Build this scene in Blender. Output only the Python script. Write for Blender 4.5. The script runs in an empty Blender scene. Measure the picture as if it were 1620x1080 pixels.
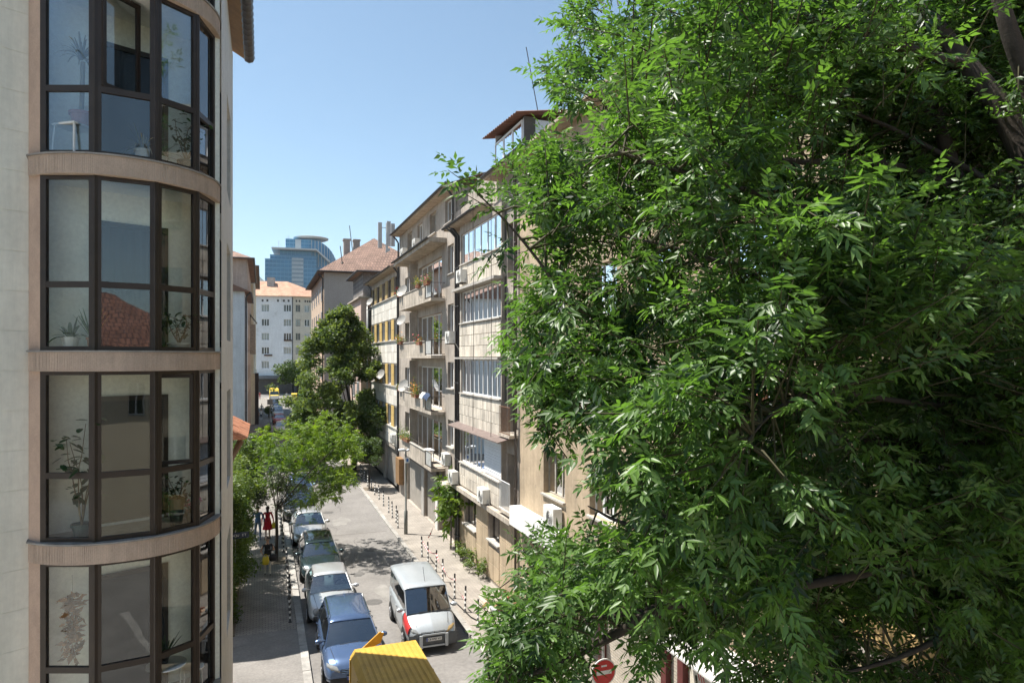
import bpy, bmesh, math, random
import numpy as np
from mathutils import Vector, Matrix
HAZE = 9e-5
random.seed(7); rng = np.random.default_rng(7)
SC = bpy.context.scene
COL = SC.collection
R = math.radians
# ------------------------------------------------------------------ camera
CAM_H = 9.8
YAW = math.atan((810 - 415) / 1080)          # the street runs along +Y, the camera looks a bit to its right
cam = bpy.data.cameras.new('camera'); cam_o = bpy.data.objects.new('camera', cam); COL.objects.link(cam_o)
cam_o.location = (0, 0, CAM_H); cam_o.rotation_euler = (math.pi / 2, 0, -YAW)
cam.lens = 24; cam.sensor_width = 36; cam.shift_y = 25 / 1620
cam.clip_start = 0.1; cam.clip_end = 40000
SC.camera = cam_o
# ------------------------------------------------------------------ sky and sun
SUN_EL, SUN_BEAR = R(64), R(-58)             # bearing measured from +Y towards +X
W = bpy.data.worlds.new('World'); SC.world = W; W.use_nodes = True
nt = W.node_tree; nt.nodes.clear()
sky = nt.nodes.new('ShaderNodeTexSky'); sky.sky_type = 'NISHITA'; sky.sun_disc = False
sky.sun_elevation = SUN_EL; sky.sun_rotation = SUN_BEAR
sky.altitude = 550; sky.air_density = 0.9; sky.dust_density = 0.5; sky.ozone_density = 0.8
bg = nt.nodes.new('ShaderNodeBackground'); bg.inputs[1].default_value = 0.086
wo = nt.nodes.new('ShaderNodeOutputWorld')
tint = nt.nodes.new('ShaderNodeMixRGB'); tint.blend_type = 'MULTIPLY'; tint.inputs[0].default_value = 1; tint.inputs[2].default_value = (.95, 1.0, .90, 1)   # tints the whole sky: a little less blue and red
nt.links.new(sky.outputs[0], tint.inputs[1]); nt.links.new(tint.outputs[0], bg.inputs[0]); nt.links.new(bg.outputs[0], wo.inputs[0])
sl = bpy.data.lights.new('sun', 'SUN'); sl.energy = 4.5; sl.angle = R(0.53); sl.color = (1.0, 0.95, 0.87)
so = bpy.data.objects.new('sun', sl); COL.objects.link(so)
SUN_DIR = Vector((math.sin(SUN_BEAR) * math.cos(SUN_EL), math.cos(SUN_BEAR) * math.cos(SUN_EL), math.sin(SUN_EL)))
so.rotation_euler = SUN_DIR.to_track_quat('Z', 'Y').to_euler(); so.location = (-30, 30, 60)
vs = SC.view_settings; vs.view_transform = 'Standard'; vs.look = 'None'; vs.gamma = 1; vs.exposure = 1.27
SC.display_settings.display_device = 'sRGB'
SC.render.engine = 'CYCLES'
cy = SC.cycles; cy.max_bounces = 8; cy.diffuse_bounces = 4; cy.glossy_bounces = 4; cy.transmission_bounces = 5
cy.transparent_max_bounces = 12; cy.volume_bounces = 0; cy.use_denoising = True
cy.use_adaptive_sampling = True; cy.adaptive_threshold = 0.02; cy.caustics_reflective = False; cy.caustics_refractive = False
cy.sample_clamp_indirect = 6

# ------------------------------------------------------------------ helpers: geometry
class MB:
    """collects verts and faces of ONE mesh"""
    def __init__(s): s.v = []; s.f = []; s.m = []
    def add(s, vs, fs, mi=0):
        o = len(s.v); s.v += [tuple(p) for p in vs]; s.f += [tuple(i + o for i in f) for f in fs]; s.m += [mi] * len(fs); return s
    def box(s, a, b, mi=0):
        x0, y0, z0 = a; x1, y1, z1 = b
        return s.add([(x0,y0,z0),(x1,y0,z0),(x1,y1,z0),(x0,y1,z0),(x0,y0,z1),(x1,y0,z1),(x1,y1,z1),(x0,y1,z1)],
              [(0,3,2,1),(4,5,6,7),(0,1,5,4),(1,2,6,5),(2,3,7,6),(3,0,4,7)], mi)
    def obox(s, O, U, V, N, mi=0):
        O, U, V, N = map(Vector, (O, U, V, N))
        p = [O, O+U, O+U+V, O+V, O+N, O+U+N, O+U+V+N, O+V+N]
        return s.add(p, [(0,3,2,1),(4,5,6,7),(0,1,5,4),(1,2,6,5),(2,3,7,6),(3,0,4,7)], mi)
    def quad(s, *p, mi=0): return s.add(p, [tuple(range(len(p)))], mi)
    def tube(s, pts, rad, n=6, mi=0, cap=True):
        pts = [Vector(p) for p in pts]
        if not hasattr(rad, '__len__'): rad = [rad] * len(pts)
        o = len(s.v); ref = None
        for i, p in enumerate(pts):
            d = (pts[min(i+1, len(pts)-1)] - pts[max(i-1, 0)]); d = d.normalized() if d.length > 1e-9 else Vector((0,0,1))
            if ref is None: ref = Vector((0,0,1)) if abs(d.z) < .9 else Vector((1,0,0))
            a = d.cross(ref); a = a.normalized() if a.length > 1e-6 else d.orthogonal().normalized(); b = d.cross(a); ref = b if False else ref
            for k in range(n):
                t = 2 * math.pi * k / n; s.v.append(tuple(p + (a * math.cos(t) + b * math.sin(t)) * rad[i]))
        for i in range(len(pts) - 1):
            for k in range(n):
                k2 = (k + 1) % n; s.f.append((o+i*n+k, o+i*n+k2, o+(i+1)*n+k2, o+(i+1)*n+k)); s.m.append(mi)
        if cap:
            s.f.append(tuple(o + k for k in range(n))); s.m.append(mi)
            e = o + (len(pts)-1)*n; s.f.append(tuple(e + n-1-k for k in range(n))); s.m.append(mi)
        return s
    def lathe(s, prof, n=16, c=(0,0,0), axis='z', mi=0):
        o = len(s.v)
        for r, h in prof:
            for k in range(n):
                t = 2*math.pi*k/n; x, y = r*math.cos(t), r*math.sin(t)
                p = (x, y, h) if axis == 'z' else ((h, x, y) if axis == 'x' else (x, h, y))
                s.v.append((p[0]+c[0], p[1]+c[1], p[2]+c[2]))
        for i in range(len(prof)-1):
            for k in range(n):
                k2 = (k+1) % n; s.f.append((o+i*n+k, o+i*n+k2, o+(i+1)*n+k2, o+(i+1)*n+k)); s.m.append(mi)
        s.f.append(tuple(o+k for k in range(n))); s.m.append(mi)
        e = o+(len(prof)-1)*n; s.f.append(tuple(e+k for k in range(n))); s.m.append(mi)
        return s
    def prism(s, poly, z0, z1, mi=0):
        n = len(poly)
        vs = [(p[0], p[1], z0) for p in poly] + [(p[0], p[1], z1) for p in poly]
        fs = [tuple(range(n-1, -1, -1)), tuple(range(n, 2*n))] + [(i, (i+1) % n, n+(i+1) % n, n+i) for i in range(n)]
        return s.add(vs, fs, mi)
    def extr(s, poly3, d, mi=0):
        n = len(poly3); d = Vector(d); P = [Vector(p) for p in poly3]
        return s.add(P + [p + d for p in P], [tuple(range(n-1,-1,-1)), tuple(range(n, 2*n))] + [(i,(i+1)%n,n+(i+1)%n,n+i) for i in range(n)], mi)
    def grid(s, rows, mi=0, wrap=False):
        o = len(s.v); nr, nc = len(rows), len(rows[0])
        for r in rows: s.v += [tuple(p) for p in r]
        for i in range(nr-1):
            for j in range(nc-1): s.f.append((o+i*nc+j, o+i*nc+j+1, o+(i+1)*nc+j+1, o+(i+1)*nc+j)); s.m.append(mi)
        return s
    def mesh(s, name, off=(0,0,0), smooth=False):
        me = bpy.data.meshes.new(name)
        ox, oy, oz = off
        me.from_pydata([(x-ox, y-oy, z-oz) for x, y, z in s.v], [], s.f)
        if smooth: me.polygons.foreach_set('use_smooth', [True]*len(me.polygons))
        if any(s.m): me.polygons.foreach_set('material_index', s.m)
        me.update(); return me
    def build(s, name, mat, parent=None, smooth=False, fix=True, local=False, loc=None):
        off = (0,0,0)
        if parent is not None and not local: off = world_loc(parent)
        elif loc is not None: off = loc
        me = s.mesh(name, off, smooth)
        if fix:
            bm = bmesh.new(); bm.from_mesh(me); bmesh.ops.recalc_face_normals(bm, faces=bm.faces); bm.to_mesh(me); bm.free()
        for m in (mat if isinstance(mat, (list, tuple)) else [mat]): me.materials.append(m)
        o = bpy.data.objects.new(name, me); COL.objects.link(o)
        if parent is not None: o.parent = parent
        elif loc is not None: o.location = loc
        return o
def world_loc(o):
    x, y, z = 0, 0, 0
    while o is not None: x += o.location.x; y += o.location.y; z += o.location.z; o = o.parent
    return (x, y, z)
def link_mesh(name, me, parent, loc=(0,0,0), rot=(0,0,0), scale=None):
    o = bpy.data.objects.new(name, me); COL.objects.link(o); o.parent = parent; o.location = loc; o.rotation_euler = rot
    if scale: o.scale = scale
    return o
def tag(o, label=None, cat=None, group=None, kind=None):
    if label: o['label'] = label
    if cat: o['category'] = cat
    if group: o['group'] = group
    if kind: o['kind'] = kind
    return o
def thing(name, label, cat, loc=(0,0,0), rz=0, group=None):
    o = bpy.data.objects.new(name, None); COL.objects.link(o); o.empty_display_size = .2
    o.location = loc; o.rotation_euler = (0,0,rz); return tag(o, label, cat, group)
def copy_tree(o, parent=None):
    c = o.copy(); COL.objects.link(c); c.parent = parent
    for ch in [x for x in bpy.data.objects if x.parent == o]: copy_tree(ch, c)
    return c
def struct(o): o['kind'] = 'structure'; return o
ORD = ['first','second','third','fourth','fifth','sixth','seventh','eighth','ninth','tenth','eleventh','twelfth','thirteenth','fourteenth','fifteenth','sixteenth']
def text_mesh(txt, size, depth=0.002, bold=0.0):
    cu = bpy.data.curves.new('lettering', 'FONT'); cu.body = txt; cu.size = size; cu.extrude = depth; cu.align_x = 'CENTER'; cu.align_y = 'CENTER'; cu.offset = bold
    cu.resolution_u = 3
    o = bpy.data.objects.new('lettering', cu); COL.objects.link(o)
    bpy.context.view_layer.update()
    me = bpy.data.meshes.new_from_object(o.evaluated_get(bpy.context.evaluated_depsgraph_get()))
    bpy.data.objects.remove(o); return me
def letters(txt, size, mat, parent, origin, along, rot, adv=.62):
    """raised lettering, one object per letter"""
    n = len(txt)
    for i, c in enumerate(txt):
        if c == ' ': continue
        me = text_mesh(c, size); me.materials.append(mat)
        link_mesh('letter', me, parent, Vector(origin)+Vector(along)*((i-(n-1)/2)*size*adv), rot)
def pix(px, py, s):
    """a point s metres in front of the lens plane"""
    dx = (px - 810) / 1080
    return Vector(((math.sin(YAW) + math.cos(YAW) * dx) * s, (math.cos(YAW) - math.sin(YAW) * dx) * s, CAM_H + (565 - py) / 1080 * s))

# ------------------------------------------------------------------ helpers: materials
MATS = {}
def lin(c): return tuple(((x/12.92) if x <= .04045 else ((x+.055)/1.055)**2.4) for x in c)
def M(name, col, rough=.75, var=.18, scale=2.0, bump=0.0, bscale=25, metal=0, spec=.4, streak=0.0, spots=0.0, rand=0.0, fine=.08, coat=0, spotcol=None):
    """procedural surface: large blotches, fine grain, optional vertical streaks and worn patches, per-object tone"""
    if name in MATS: return MATS[name]
    m = bpy.data.materials.new(name); m.use_nodes = True; MATS[name] = m
    n = m.node_tree.nodes; l = m.node_tree.links; b = n['Principled BSDF']
    geo = n.new('ShaderNodeNewGeometry')
    def noise(sc, det=4, vec=None, rgh=.6):
        t = n.new('ShaderNodeTexNoise'); t.inputs['Scale'].default_value = sc; t.inputs['Detail'].default_value = det; t.inputs['Roughness'].default_value = rgh
        l.new(vec if vec else geo.outputs['Position'], t.inputs['Vector']); return t.outputs['Fac']
    def ramp(src, a, b_, lo=0., hi=1.):
        mr = n.new('ShaderNodeMapRange'); mr.inputs[1].default_value = lo; mr.inputs[2].default_value = hi; mr.inputs[3].default_value = a; mr.inputs[4].default_value = b_
        l.new(src, mr.inputs[0]); return mr.outputs[0]
    def mul(x, y):
        q = n.new('ShaderNodeMath'); q.operation = 'MULTIPLY'
        for i, t in enumerate((x, y)):
            if isinstance(t, (int, float)): q.inputs[i].default_value = t
            else: l.new(t, q.inputs[i])
        return q.outputs[0]
    k = ramp(noise(scale), 1-var, 1+var, .3, .7)
    if fine: k = mul(k, ramp(noise(scale*14, 3), 1-fine, 1+fine, .3, .7))
    if streak:
        vm = n.new('ShaderNodeVectorMath'); vm.operation = 'MULTIPLY'; vm.inputs[1].default_value = (4.3, 4.3, .30)
        l.new(geo.outputs['Position'], vm.inputs[0])
        k = mul(k, ramp(noise(1.1, 6, vm.outputs[0], .75), 1-streak*.75, 1+streak*.3, .30, .66))
    if rand:
        oi = n.new('ShaderNodeObjectInfo'); k = mul(k, ramp(oi.outputs['Random'], 1-rand, 1+rand))
    mix = n.new('ShaderNodeVectorMath'); mix.operation = 'SCALE'; mix.inputs[0].default_value = col[:3]; l.new(k, mix.inputs['Scale'])
    out = mix.outputs[0]
    if spots:
        f = ramp(noise(scale*1.7, 6, None, .72), 0, 1, .60, .66)
        mm = n.new('ShaderNodeMixRGB'); l.new(mul(f, spots), mm.inputs[0]); l.new(out, mm.inputs[1]); mm.inputs[2].default_value = (*(spotcol or tuple(c*.5 for c in col[:3])), 1); out = mm.outputs[0]
    l.new(out, b.inputs['Base Color'])
    b.inputs['Roughness'].default_value = rough; b.inputs['Metallic'].default_value = metal; b.inputs['Specular IOR Level'].default_value = spec
    if coat: b.inputs['Coat Weight'].default_value = coat; b.inputs['Coat Roughness'].default_value = .04
    if bump:
        bp = n.new('ShaderNodeBump'); bp.inputs['Strength'].default_value = bump; bp.inputs['Distance'].default_value = .01
        l.new(noise(bscale, 4), bp.inputs['Height']); l.new(bp.outputs[0], b.inputs['Normal'])
    return m
def glass(name, tint=(.9,.95,.95), ior=1.6, wobble=.0, base=.0, rough=.0):
    """window pane: clear sheet with mirror reflection growing towards grazing view"""
    if name in MATS: return MATS[name]
    m = bpy.data.materials.new(name); m.use_nodes = True; MATS[name] = m
    n = m.node_tree.nodes; l = m.node_tree.links; n.clear()
    out = n.new('ShaderNodeOutputMaterial'); tr = n.new('ShaderNodeBsdfTransparent'); tr.inputs[0].default_value = (*tint, 1)
    gl = n.new('ShaderNodeBsdfGlossy'); gl.inputs['Roughness'].default_value = rough; gl.inputs[0].default_value = (.95,.97,1,1)
    fr = n.new('ShaderNodeFresnel'); fr.inputs[0].default_value = ior
    ad = n.new('ShaderNodeMath'); ad.operation = 'ADD'; ad.use_clamp = True; ad.inputs[1].default_value = base; l.new(fr.outputs[0], ad.inputs[0])
    mx = n.new('ShaderNodeMixShader'); l.new(ad.outputs[0], mx.inputs[0]); l.new(tr.outputs[0], mx.inputs[1]); l.new(gl.outputs[0], mx.inputs[2]); l.new(mx.outputs[0], out.inputs[0])
    if wobble:
        geo = n.new('ShaderNodeNewGeometry'); t = n.new('ShaderNodeTexNoise'); t.inputs['Scale'].default_value = 1.6; t.inputs['Detail'].default_value = 1
        l.new(geo.outputs['Position'], t.inputs['Vector']); bp = n.new('ShaderNodeBump'); bp.inputs['Strength'].default_value = wobble; bp.inputs['Distance'].default_value = .05
        l.new(t.outputs['Fac'], bp.inputs['Height']); l.new(bp.outputs[0], gl.inputs['Normal'])
    return m
def brickmat(name, c1, c2, mortar, bw, bh, msize=.02, rough=.85, rot=0.0, bump=.5, var=.2, plane='xy'):
    if name in MATS: return MATS[name]
    m = bpy.data.materials.new(name); m.use_nodes = True; MATS[name] = m
    n = m.node_tree.nodes; l = m.node_tree.links; b = n['Principled BSDF']; b.inputs['Roughness'].default_value = rough
    geo = n.new('ShaderNodeNewGeometry'); vec = geo.outputs['Position']
    if plane != 'xy':
        sx = n.new('ShaderNodeSeparateXYZ'); cx = n.new('ShaderNodeCombineXYZ'); l.new(vec, sx.inputs[0])
        l.new(sx.outputs['Y' if plane == 'yz' else 'X'], cx.inputs[0]); l.new(sx.outputs['Z'], cx.inputs[1]); vec = cx.outputs[0]
    mp = n.new('ShaderNodeMapping'); mp.inputs['Rotation'].default_value = (0,0,rot); l.new(vec, mp.inputs['Vector'])
    br = n.new('ShaderNodeTexBrick'); br.inputs['Scale'].default_value = 1; br.inputs['Brick Width'].default_value = bw; br.inputs['Row Height'].default_value = bh
    br.inputs['Mortar Size'].default_value = msize; br.inputs['Color1'].default_value = (*c1,1); br.inputs['Color2'].default_value = (*c2,1); br.inputs['Mortar'].default_value = (*mortar,1); br.inputs['Bias'].default_value = 0
    l.new(mp.outputs[0], br.inputs['Vector'])
    t = n.new('ShaderNodeTexNoise'); t.inputs['Scale'].default_value = .9; t.inputs['Detail'].default_value = 6; t.inputs['Roughness'].default_value = .65; l.new(geo.outputs['Position'], t.inputs['Vector'])
    mr = n.new('ShaderNodeMapRange'); mr.inputs[1].default_value = .3; mr.inputs[2].default_value = .7; mr.inputs[3].default_value = 1-var; mr.inputs[4].default_value = 1+var; l.new(t.outputs['Fac'], mr.inputs[0])
    sc = n.new('ShaderNodeVectorMath'); sc.operation = 'SCALE'; l.new(br.outputs['Color'], sc.inputs[0]); l.new(mr.outputs[0], sc.inputs['Scale']); l.new(sc.outputs[0], b.inputs['Base Color'])
    bp = n.new('ShaderNodeBump'); bp.inputs['Strength'].default_value = bump; bp.inputs['Distance'].default_value = .01; bp.invert = True; l.new(br.outputs['Fac'], bp.inputs['Height']); l.new(bp.outputs[0], b.inputs['Normal'])
    return m
def leafmat(name, dark, bright, transl=.35, rough=.4, spec=.5, tcol=None):
    """leaf blade: tone per leaf from the mesh attribute, gloss on top, light shining through"""
    if name in MATS: return MATS[name]
    m = bpy.data.materials.new(name); m.use_nodes = True; MATS[name] = m
    n = m.node_tree.nodes; l = m.node_tree.links; b = n['Principled BSDF']; out = n['Material Output']
    at = n.new('ShaderNodeAttribute'); at.attribute_name = 'tone'
    mx = n.new('ShaderNodeMixRGB'); l.new(at.outputs['Fac'], mx.inputs[0]); mx.inputs[1].default_value = (*dark,1); mx.inputs[2].default_value = (*bright,1)
    l.new(mx.outputs[0], b.inputs['Base Color']); b.inputs['Roughness'].default_value = rough; b.inputs['Specular IOR Level'].default_value = spec
    tr = n.new('ShaderNodeBsdfTranslucent')
    tm = n.new('ShaderNodeMixRGB'); tm.blend_type = 'MULTIPLY'; tm.inputs[0].default_value = 1; l.new(mx.outputs[0], tm.inputs[1]); tm.inputs[2].default_value = (*(tcol or (2.6,2.3,.9)),1)
    l.new(tm.outputs[0], tr.inputs[0])
    ms = n.new('ShaderNodeMixShader'); ms.inputs[0].default_value = transl; l.new(b.outputs[0], ms.inputs[1]); l.new(tr.outputs[0], ms.inputs[2]); l.new(ms.outputs[0], out.inputs[0])
    return m

class Facade:
    """a wall plane: u along it, v up, d outwards"""
    def __init__(s, O, U, N):
        s.O = Vector(O); s.U = Vector(U).normalized(); s.N = Vector(N).normalized()
    def P(s, u, v, d=0): return s.O + s.U*u + Vector((0,0,v)) + s.N*d
    def box(s, mb, u0, u1, v0, v1, d0, d1, mi=0):
        return mb.obox(s.P(u0,v0,d0), s.U*(u1-u0), Vector((0,0,v1-v0)), s.N*(d1-d0), mi)
    def wall(s, mb, u0, u1, v0, v1, holes, depth=.22, d=0, mi=0):
        us = sorted({u0,u1,*[h[0] for h in holes],*[h[1] for h in holes]}); vv = sorted({v0,v1,*[h[2] for h in holes],*[h[3] for h in holes]})
        us = [u for u in us if u0-1e-6 <= u <= u1+1e-6]; vv = [v for v in vv if v0-1e-6 <= v <= v1+1e-6]
        for i in range(len(us)-1):
            for j in range(len(vv)-1):
                cu, cv = (us[i]+us[i+1])/2, (vv[j]+vv[j+1])/2
                if any(h[0] < cu < h[1] and h[2] < cv < h[3] for h in holes): continue
                mb.quad(s.P(us[i],vv[j],d), s.P(us[i+1],vv[j],d), s.P(us[i+1],vv[j+1],d), s.P(us[i],vv[j+1],d), mi=mi)
        for a,b,c,e in holes:
            mb.quad(s.P(a,c,d), s.P(b,c,d), s.P(b,c,d-depth), s.P(a,c,d-depth), mi=mi); mb.quad(s.P(a,e,d), s.P(b,e,d), s.P(b,e,d-depth), s.P(a,e,d-depth), mi=mi)
            mb.quad(s.P(a,c,d), s.P(a,e,d), s.P(a,e,d-depth), s.P(a,c,d-depth), mi=mi); mb.quad(s.P(b,c,d), s.P(b,e,d), s.P(b,e,d-depth), s.P(b,c,d-depth), mi=mi)
        return mb
    def window(s, parent, u0, u1, v0, v1, d, frame, n=2, glassm=None, curtain=None, sill=None, fw=.05, transom=None, room=.5, depth=.05, name='window', cur_rng=None, blind=None):
        """frame with n lights; panes, curtain and the dark room behind are sub-parts"""
        mb = MB()
        s.box(mb,u0,u1,v0,v0+fw,d,d+depth); s.box(mb,u0,u1,v1-fw,v1,d,d+depth)
        w = (u1-u0)/n
        for i in range(n+1):
            c = u0+i*w; a = max(u0, c-fw*.7); b = min(u1, c+fw*.7)
            s.box(mb,a,b,v0+fw,v1-fw,d+.001,d+depth-.001)
        if transom: s.box(mb,u0+.01,u1-.01,transom-fw*.5,transom+fw*.5,d+.002,d+depth-.002)
        wo = mb.build(name, frame, parent)
        for i in range(n):
            g = MB(); s.box(g, u0+i*w+fw*.5, u0+(i+1)*w-fw*.5, v0+fw*.6, v1-fw*.6, d+.018, d+.024); g.build('pane', glassm or GL, wo, fix=False)
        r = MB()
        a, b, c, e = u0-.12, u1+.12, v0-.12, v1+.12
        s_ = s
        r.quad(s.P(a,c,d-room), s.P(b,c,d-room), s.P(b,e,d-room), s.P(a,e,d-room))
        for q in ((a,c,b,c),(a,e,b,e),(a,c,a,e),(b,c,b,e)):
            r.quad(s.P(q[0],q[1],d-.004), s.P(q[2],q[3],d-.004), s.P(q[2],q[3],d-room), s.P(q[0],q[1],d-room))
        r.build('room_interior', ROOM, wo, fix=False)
        if curtain:
            cm, frac = curtain; lo, hi = (cur_rng or (0, 1)); cb = MB(); nn = max(6, int((u1-u0)*(hi-lo)*9)); rows = []
            for vz in (v1-.03, v0+ (v1-v0)*(1-frac)+.03):
                rows.append([s.P(u0+(u1-u0)*(lo+(hi-lo)*k/nn), vz, d-.10+.03*math.sin(k*1.9)+.015*math.sin(k*.7)) for k in range(nn+1)])
            cb.grid(rows); cb.build('curtain', cm, wo, fix=False, smooth=True)
        if blind:
            bb = MB(); s.box(bb, u0+.03, u1-.03, v1-(v1-v0)*blind, v1-.03, d-.03, d-.015); bb.build('blind', BLIND, wo, fix=False)
        if sill:
            sb = MB(); s.box(sb,u0-.06,u1+.06,v0-.06,v0-.002,d,sill); sb.build('sill', SILL, wo)
        return wo
# ------------------------------------------------------------------ shared materials
GL = glass('window_glass', (.97,.985,.975), 1.38, .0)
GLW = glass('old_window_glass', (.96,.975,.96), 1.48, .05, .02)
CARGL = glass('car_glass', (.50,.62,.62), 1.7, .0, .16)
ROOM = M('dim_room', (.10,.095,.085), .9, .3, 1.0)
SILL = M('sill_concrete', (.42,.39,.35), .85, .2, 3, .3, 40, streak=.25)
BLIND = M('roller_blind', (.72,.71,.67), .7, .06, 3)
PVC = M('white_pvc', (.74,.75,.75), .35, .06, 4, fine=.03)
OLDWOOD = M('weathered_wood_frame', (.36,.33,.28), .7, .25, 6, .2, 60)
BROWNAL = M('brown_aluminium', (.032,.021,.015), .42, .2, 5, fine=.05)
CURT = M('net_curtain', (.62,.63,.60), .9, .1, 5)
CURT2 = M('grey_curtain', (.34,.35,.36), .9, .15, 5)
CURTP = M('plum_curtain', (.10,.055,.085), .9, .15, 5)
CURTD = M('dark_curtain', (.035,.037,.045), .9, .2, 5)
ASPH = M('asphalt', (.180,.170,.160), .92, .16, .55, .35, 90, spots=.45, spotcol=(.135,.127,.120), fine=.14)
ASPH2 = M('pavement_asphalt', (.19,.178,.165), .92, .16, .9, .35, 80, spots=.3, fine=.14)
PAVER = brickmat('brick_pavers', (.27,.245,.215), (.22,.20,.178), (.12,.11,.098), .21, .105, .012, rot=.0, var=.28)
PAVER2 = brickmat('pale_pavers', (.30,.268,.232), (.26,.232,.20), (.185,.165,.145), .21, .105, .009, rot=.78, var=.22)  # right pavement: slightly paler pavers, laid diagonally
KERB = M('kerb_concrete', (.30,.285,.262), .9, .25, 2.5, .3, 50, rand=.14, spots=.3)
EARTH = M('earth', (.14,.115,.085), .95, .3, .5, .4, 20)
CONC = M('stained_concrete', (.45,.39,.32), .9, .28, 1.1, .35, 40, streak=.55, spots=.45, spotcol=(.27,.22,.175))
GREYPL = M('grey_render', (.38,.33,.28), .92, .26, .8, .5, 60, streak=.50, spots=.5, spotcol=(.25,.215,.185))
STONE = M('stone_panel', (.58,.52,.435), .8, .18, 1.4, .2, 50, streak=.5, rand=.16, spots=.35, spotcol=(.36,.31,.25))
STONEW = M('pale_panel', (.66,.62,.55), .8, .10, 2.2, .2, 50, streak=.42, rand=.13, spots=.25, spotcol=(.42,.38,.32))
YELP = M('yellow_panel', (.52,.36,.13), .7, .12, 3, streak=.2, rand=.08)
OCHRE = M('ochre_render', (.41,.32,.22), .93, .28, .7, .6, 45, streak=.30, spots=.9, spotcol=(.29,.235,.18))
GUTT = M('dark_gutter', (.055,.055,.058), .5, .25, 4, metal=.3)
PIPE = M('rusty_pipe', (.085,.07,.062), .6, .3, 5)
SOFF = M('old_soffit_boards', (.40,.33,.26), .9, .2, 3, .3, 40, rand=.1)
TILE = M('clay_roof_tile', (.36,.155,.085), .85, .25, 2.5, .4, 30, rand=.18, spots=.3, spotcol=(.24,.13,.09))
IRON = M('painted_iron', (.06,.055,.05), .5, .2, 6)
RUST = M('rusty_iron', (.16,.085,.05), .8, .3, 9)
ACW = M('ac_casing', (.66,.65,.61), .5, .1, 4, streak=.15, rand=.08)
ACD = M('ac_grille', (.06,.06,.06), .6, .1, 9)
DISHM = M('dish_grey', (.33,.315,.29), .5, .15, 4)
STEELG = M('galvanised_steel', (.42,.42,.41), .42, .14, 5, metal=.5)
BLACKR = M('black_rubber', (.018,.018,.018), .7, .2, 8)
BLACKP = M('black_plastic', (.028,.028,.030), .5, .15, 6)
CHROME = M('chrome', (.65,.66,.67), .12, .03, 5, metal=1)

# ------------------------------------------------------------------ ground, road, pavements
g = MB(); S_ = 4500
g.quad((-S_,-S_,-.35),(S_,-S_,-.35),(S_,S_,-.35),(-S_,S_,-.35)); struct(g.build('ground', EARTH))
XL, XR, XF = 1.42, 6.8, 9.3           # left kerb, right kerb, right facade line
def sheet(name, mat, x0, x1, y0, y1, z, zb=-.35, n=1):
    mb = MB(); mb.box((x0,y0,zb),(x1,y1,z)); return struct(mb.build(name, mat))
road = sheet('road', ASPH, XL, XR, -14, 176, 0)
sheet('cross_road', ASPH, -60, 80, 176, 186, 0)
sheet('cross_road', ASPH, -60, XL-.002, -14, -6, 0)
# asphalt repair patches and the tar seam across the lane
for i,(x0,x1,y0,y1,z) in enumerate([(3.3,6.6,38.6,38.72,.004),(5.4,6.75,24,31,.004),(1.5,3.1,17.5,20,.004),(3.4,5.0,52,58,.004)]):
    mb = MB(); mb.box((x0,y0,.0),(x1,y1,z)); struct(mb.build('asphalt_patch', M('tar_patch',(.150,.138,.128),.9,.2,1.5,.3,70), fix=True))
def blot(x, y, r, el, mat, z, name):
    n = 18; ph = random.uniform(0,6); P = []
    for k in range(n):
        a = 2*math.pi*k/n; q = r*(1+.22*math.sin(a*2+ph)+.16*math.sin(a*5+ph*2)); P.append((x+q*math.cos(a), y+q*el*math.sin(a)))
    mb = MB(); mb.prism(P, -.01, z); return struct(mb.build(name, mat))
OIL = M('oil_stain', (.105,.10,.095), .8, .25, 3, .3, 70); PALEP = M('worn_pale_patch', (.215,.205,.19), .92, .2, 1.2, .3, 80)
for k,(x,y,r,el,m_,z,nm) in enumerate(((4.6,20.6,.35,1.6,OIL,.0045,'oil_stain'),(4.1,31.4,.22,1.9,OIL,.0052,'oil_stain'),(5.9,36.4,.3,1.4,OIL,.0047,'oil_stain'),(4.4,41.8,.5,2.2,PALEP,.0042,'worn_patch'),(4.9,28.4,.45,2.4,PALEP,.0049,'worn_patch'),(5.9,19.2,.5,1.6,PALEP,.0044,'worn_patch'))): blot(x,y,r,el,m_,z,nm)
for k in range(7):                       # cracks in the old asphalt
    x = random.uniform(3.7,6.5); y = random.uniform(18.5,48); pts = [(x,y)]
    for i in range(7): pts.append((pts[-1][0]+random.uniform(-.16,.16), pts[-1][1]+random.uniform(.15,.45)))
    mb = MB()
    for i in range(7):
        (a,b),(c,e) = pts[i],pts[i+1]; w_ = .011*(1-abs(i-3)/5); mb.quad((a-w_,b,.0062+.0001*k),(a+w_,b,.0062+.0001*k),(c+w_,e,.0062+.0001*k),(c-w_,e,.0062+.0001*k))
    struct(mb.build('asphalt_crack', M('crack_dark',(.05,.048,.045),.95,.2,5), fix=False))
pl = sheet('pavement', PAVER, -2.2, XL-.25, 25.6, 176, .10)
pl2 = sheet('pavement', ASPH2, -2.2, XL-.25, -5.9, 25.6, .10)
sheet('bounce_paving', M('bounce_paving_concrete',(.50,.47,.42),.9,.15,.8,.2,40), -30, -2.2, -5.9, 9.0, .10)  # unseen pale paving, added to bounce sunlight onto the bay and left wall
pr = sheet('pavement', PAVER2, XR+.2, XF+.6, -14, 176, .10)
sheet('plaza', M('plaza_paving',(.36,.33,.29),.9,.2,.6,spots=.2), -60, 80, 186, 230, .1)
kl = MB(); kl.box((XL-.25,-5.9,-.35),(XL,176,.085)); kl = struct(kl.build('kerb', KERB))
kr = MB(); kr.box((XR,-14,-.35),(XR+.2,176,.085)); kr = struct(kr.build('kerb', KERB))
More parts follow.
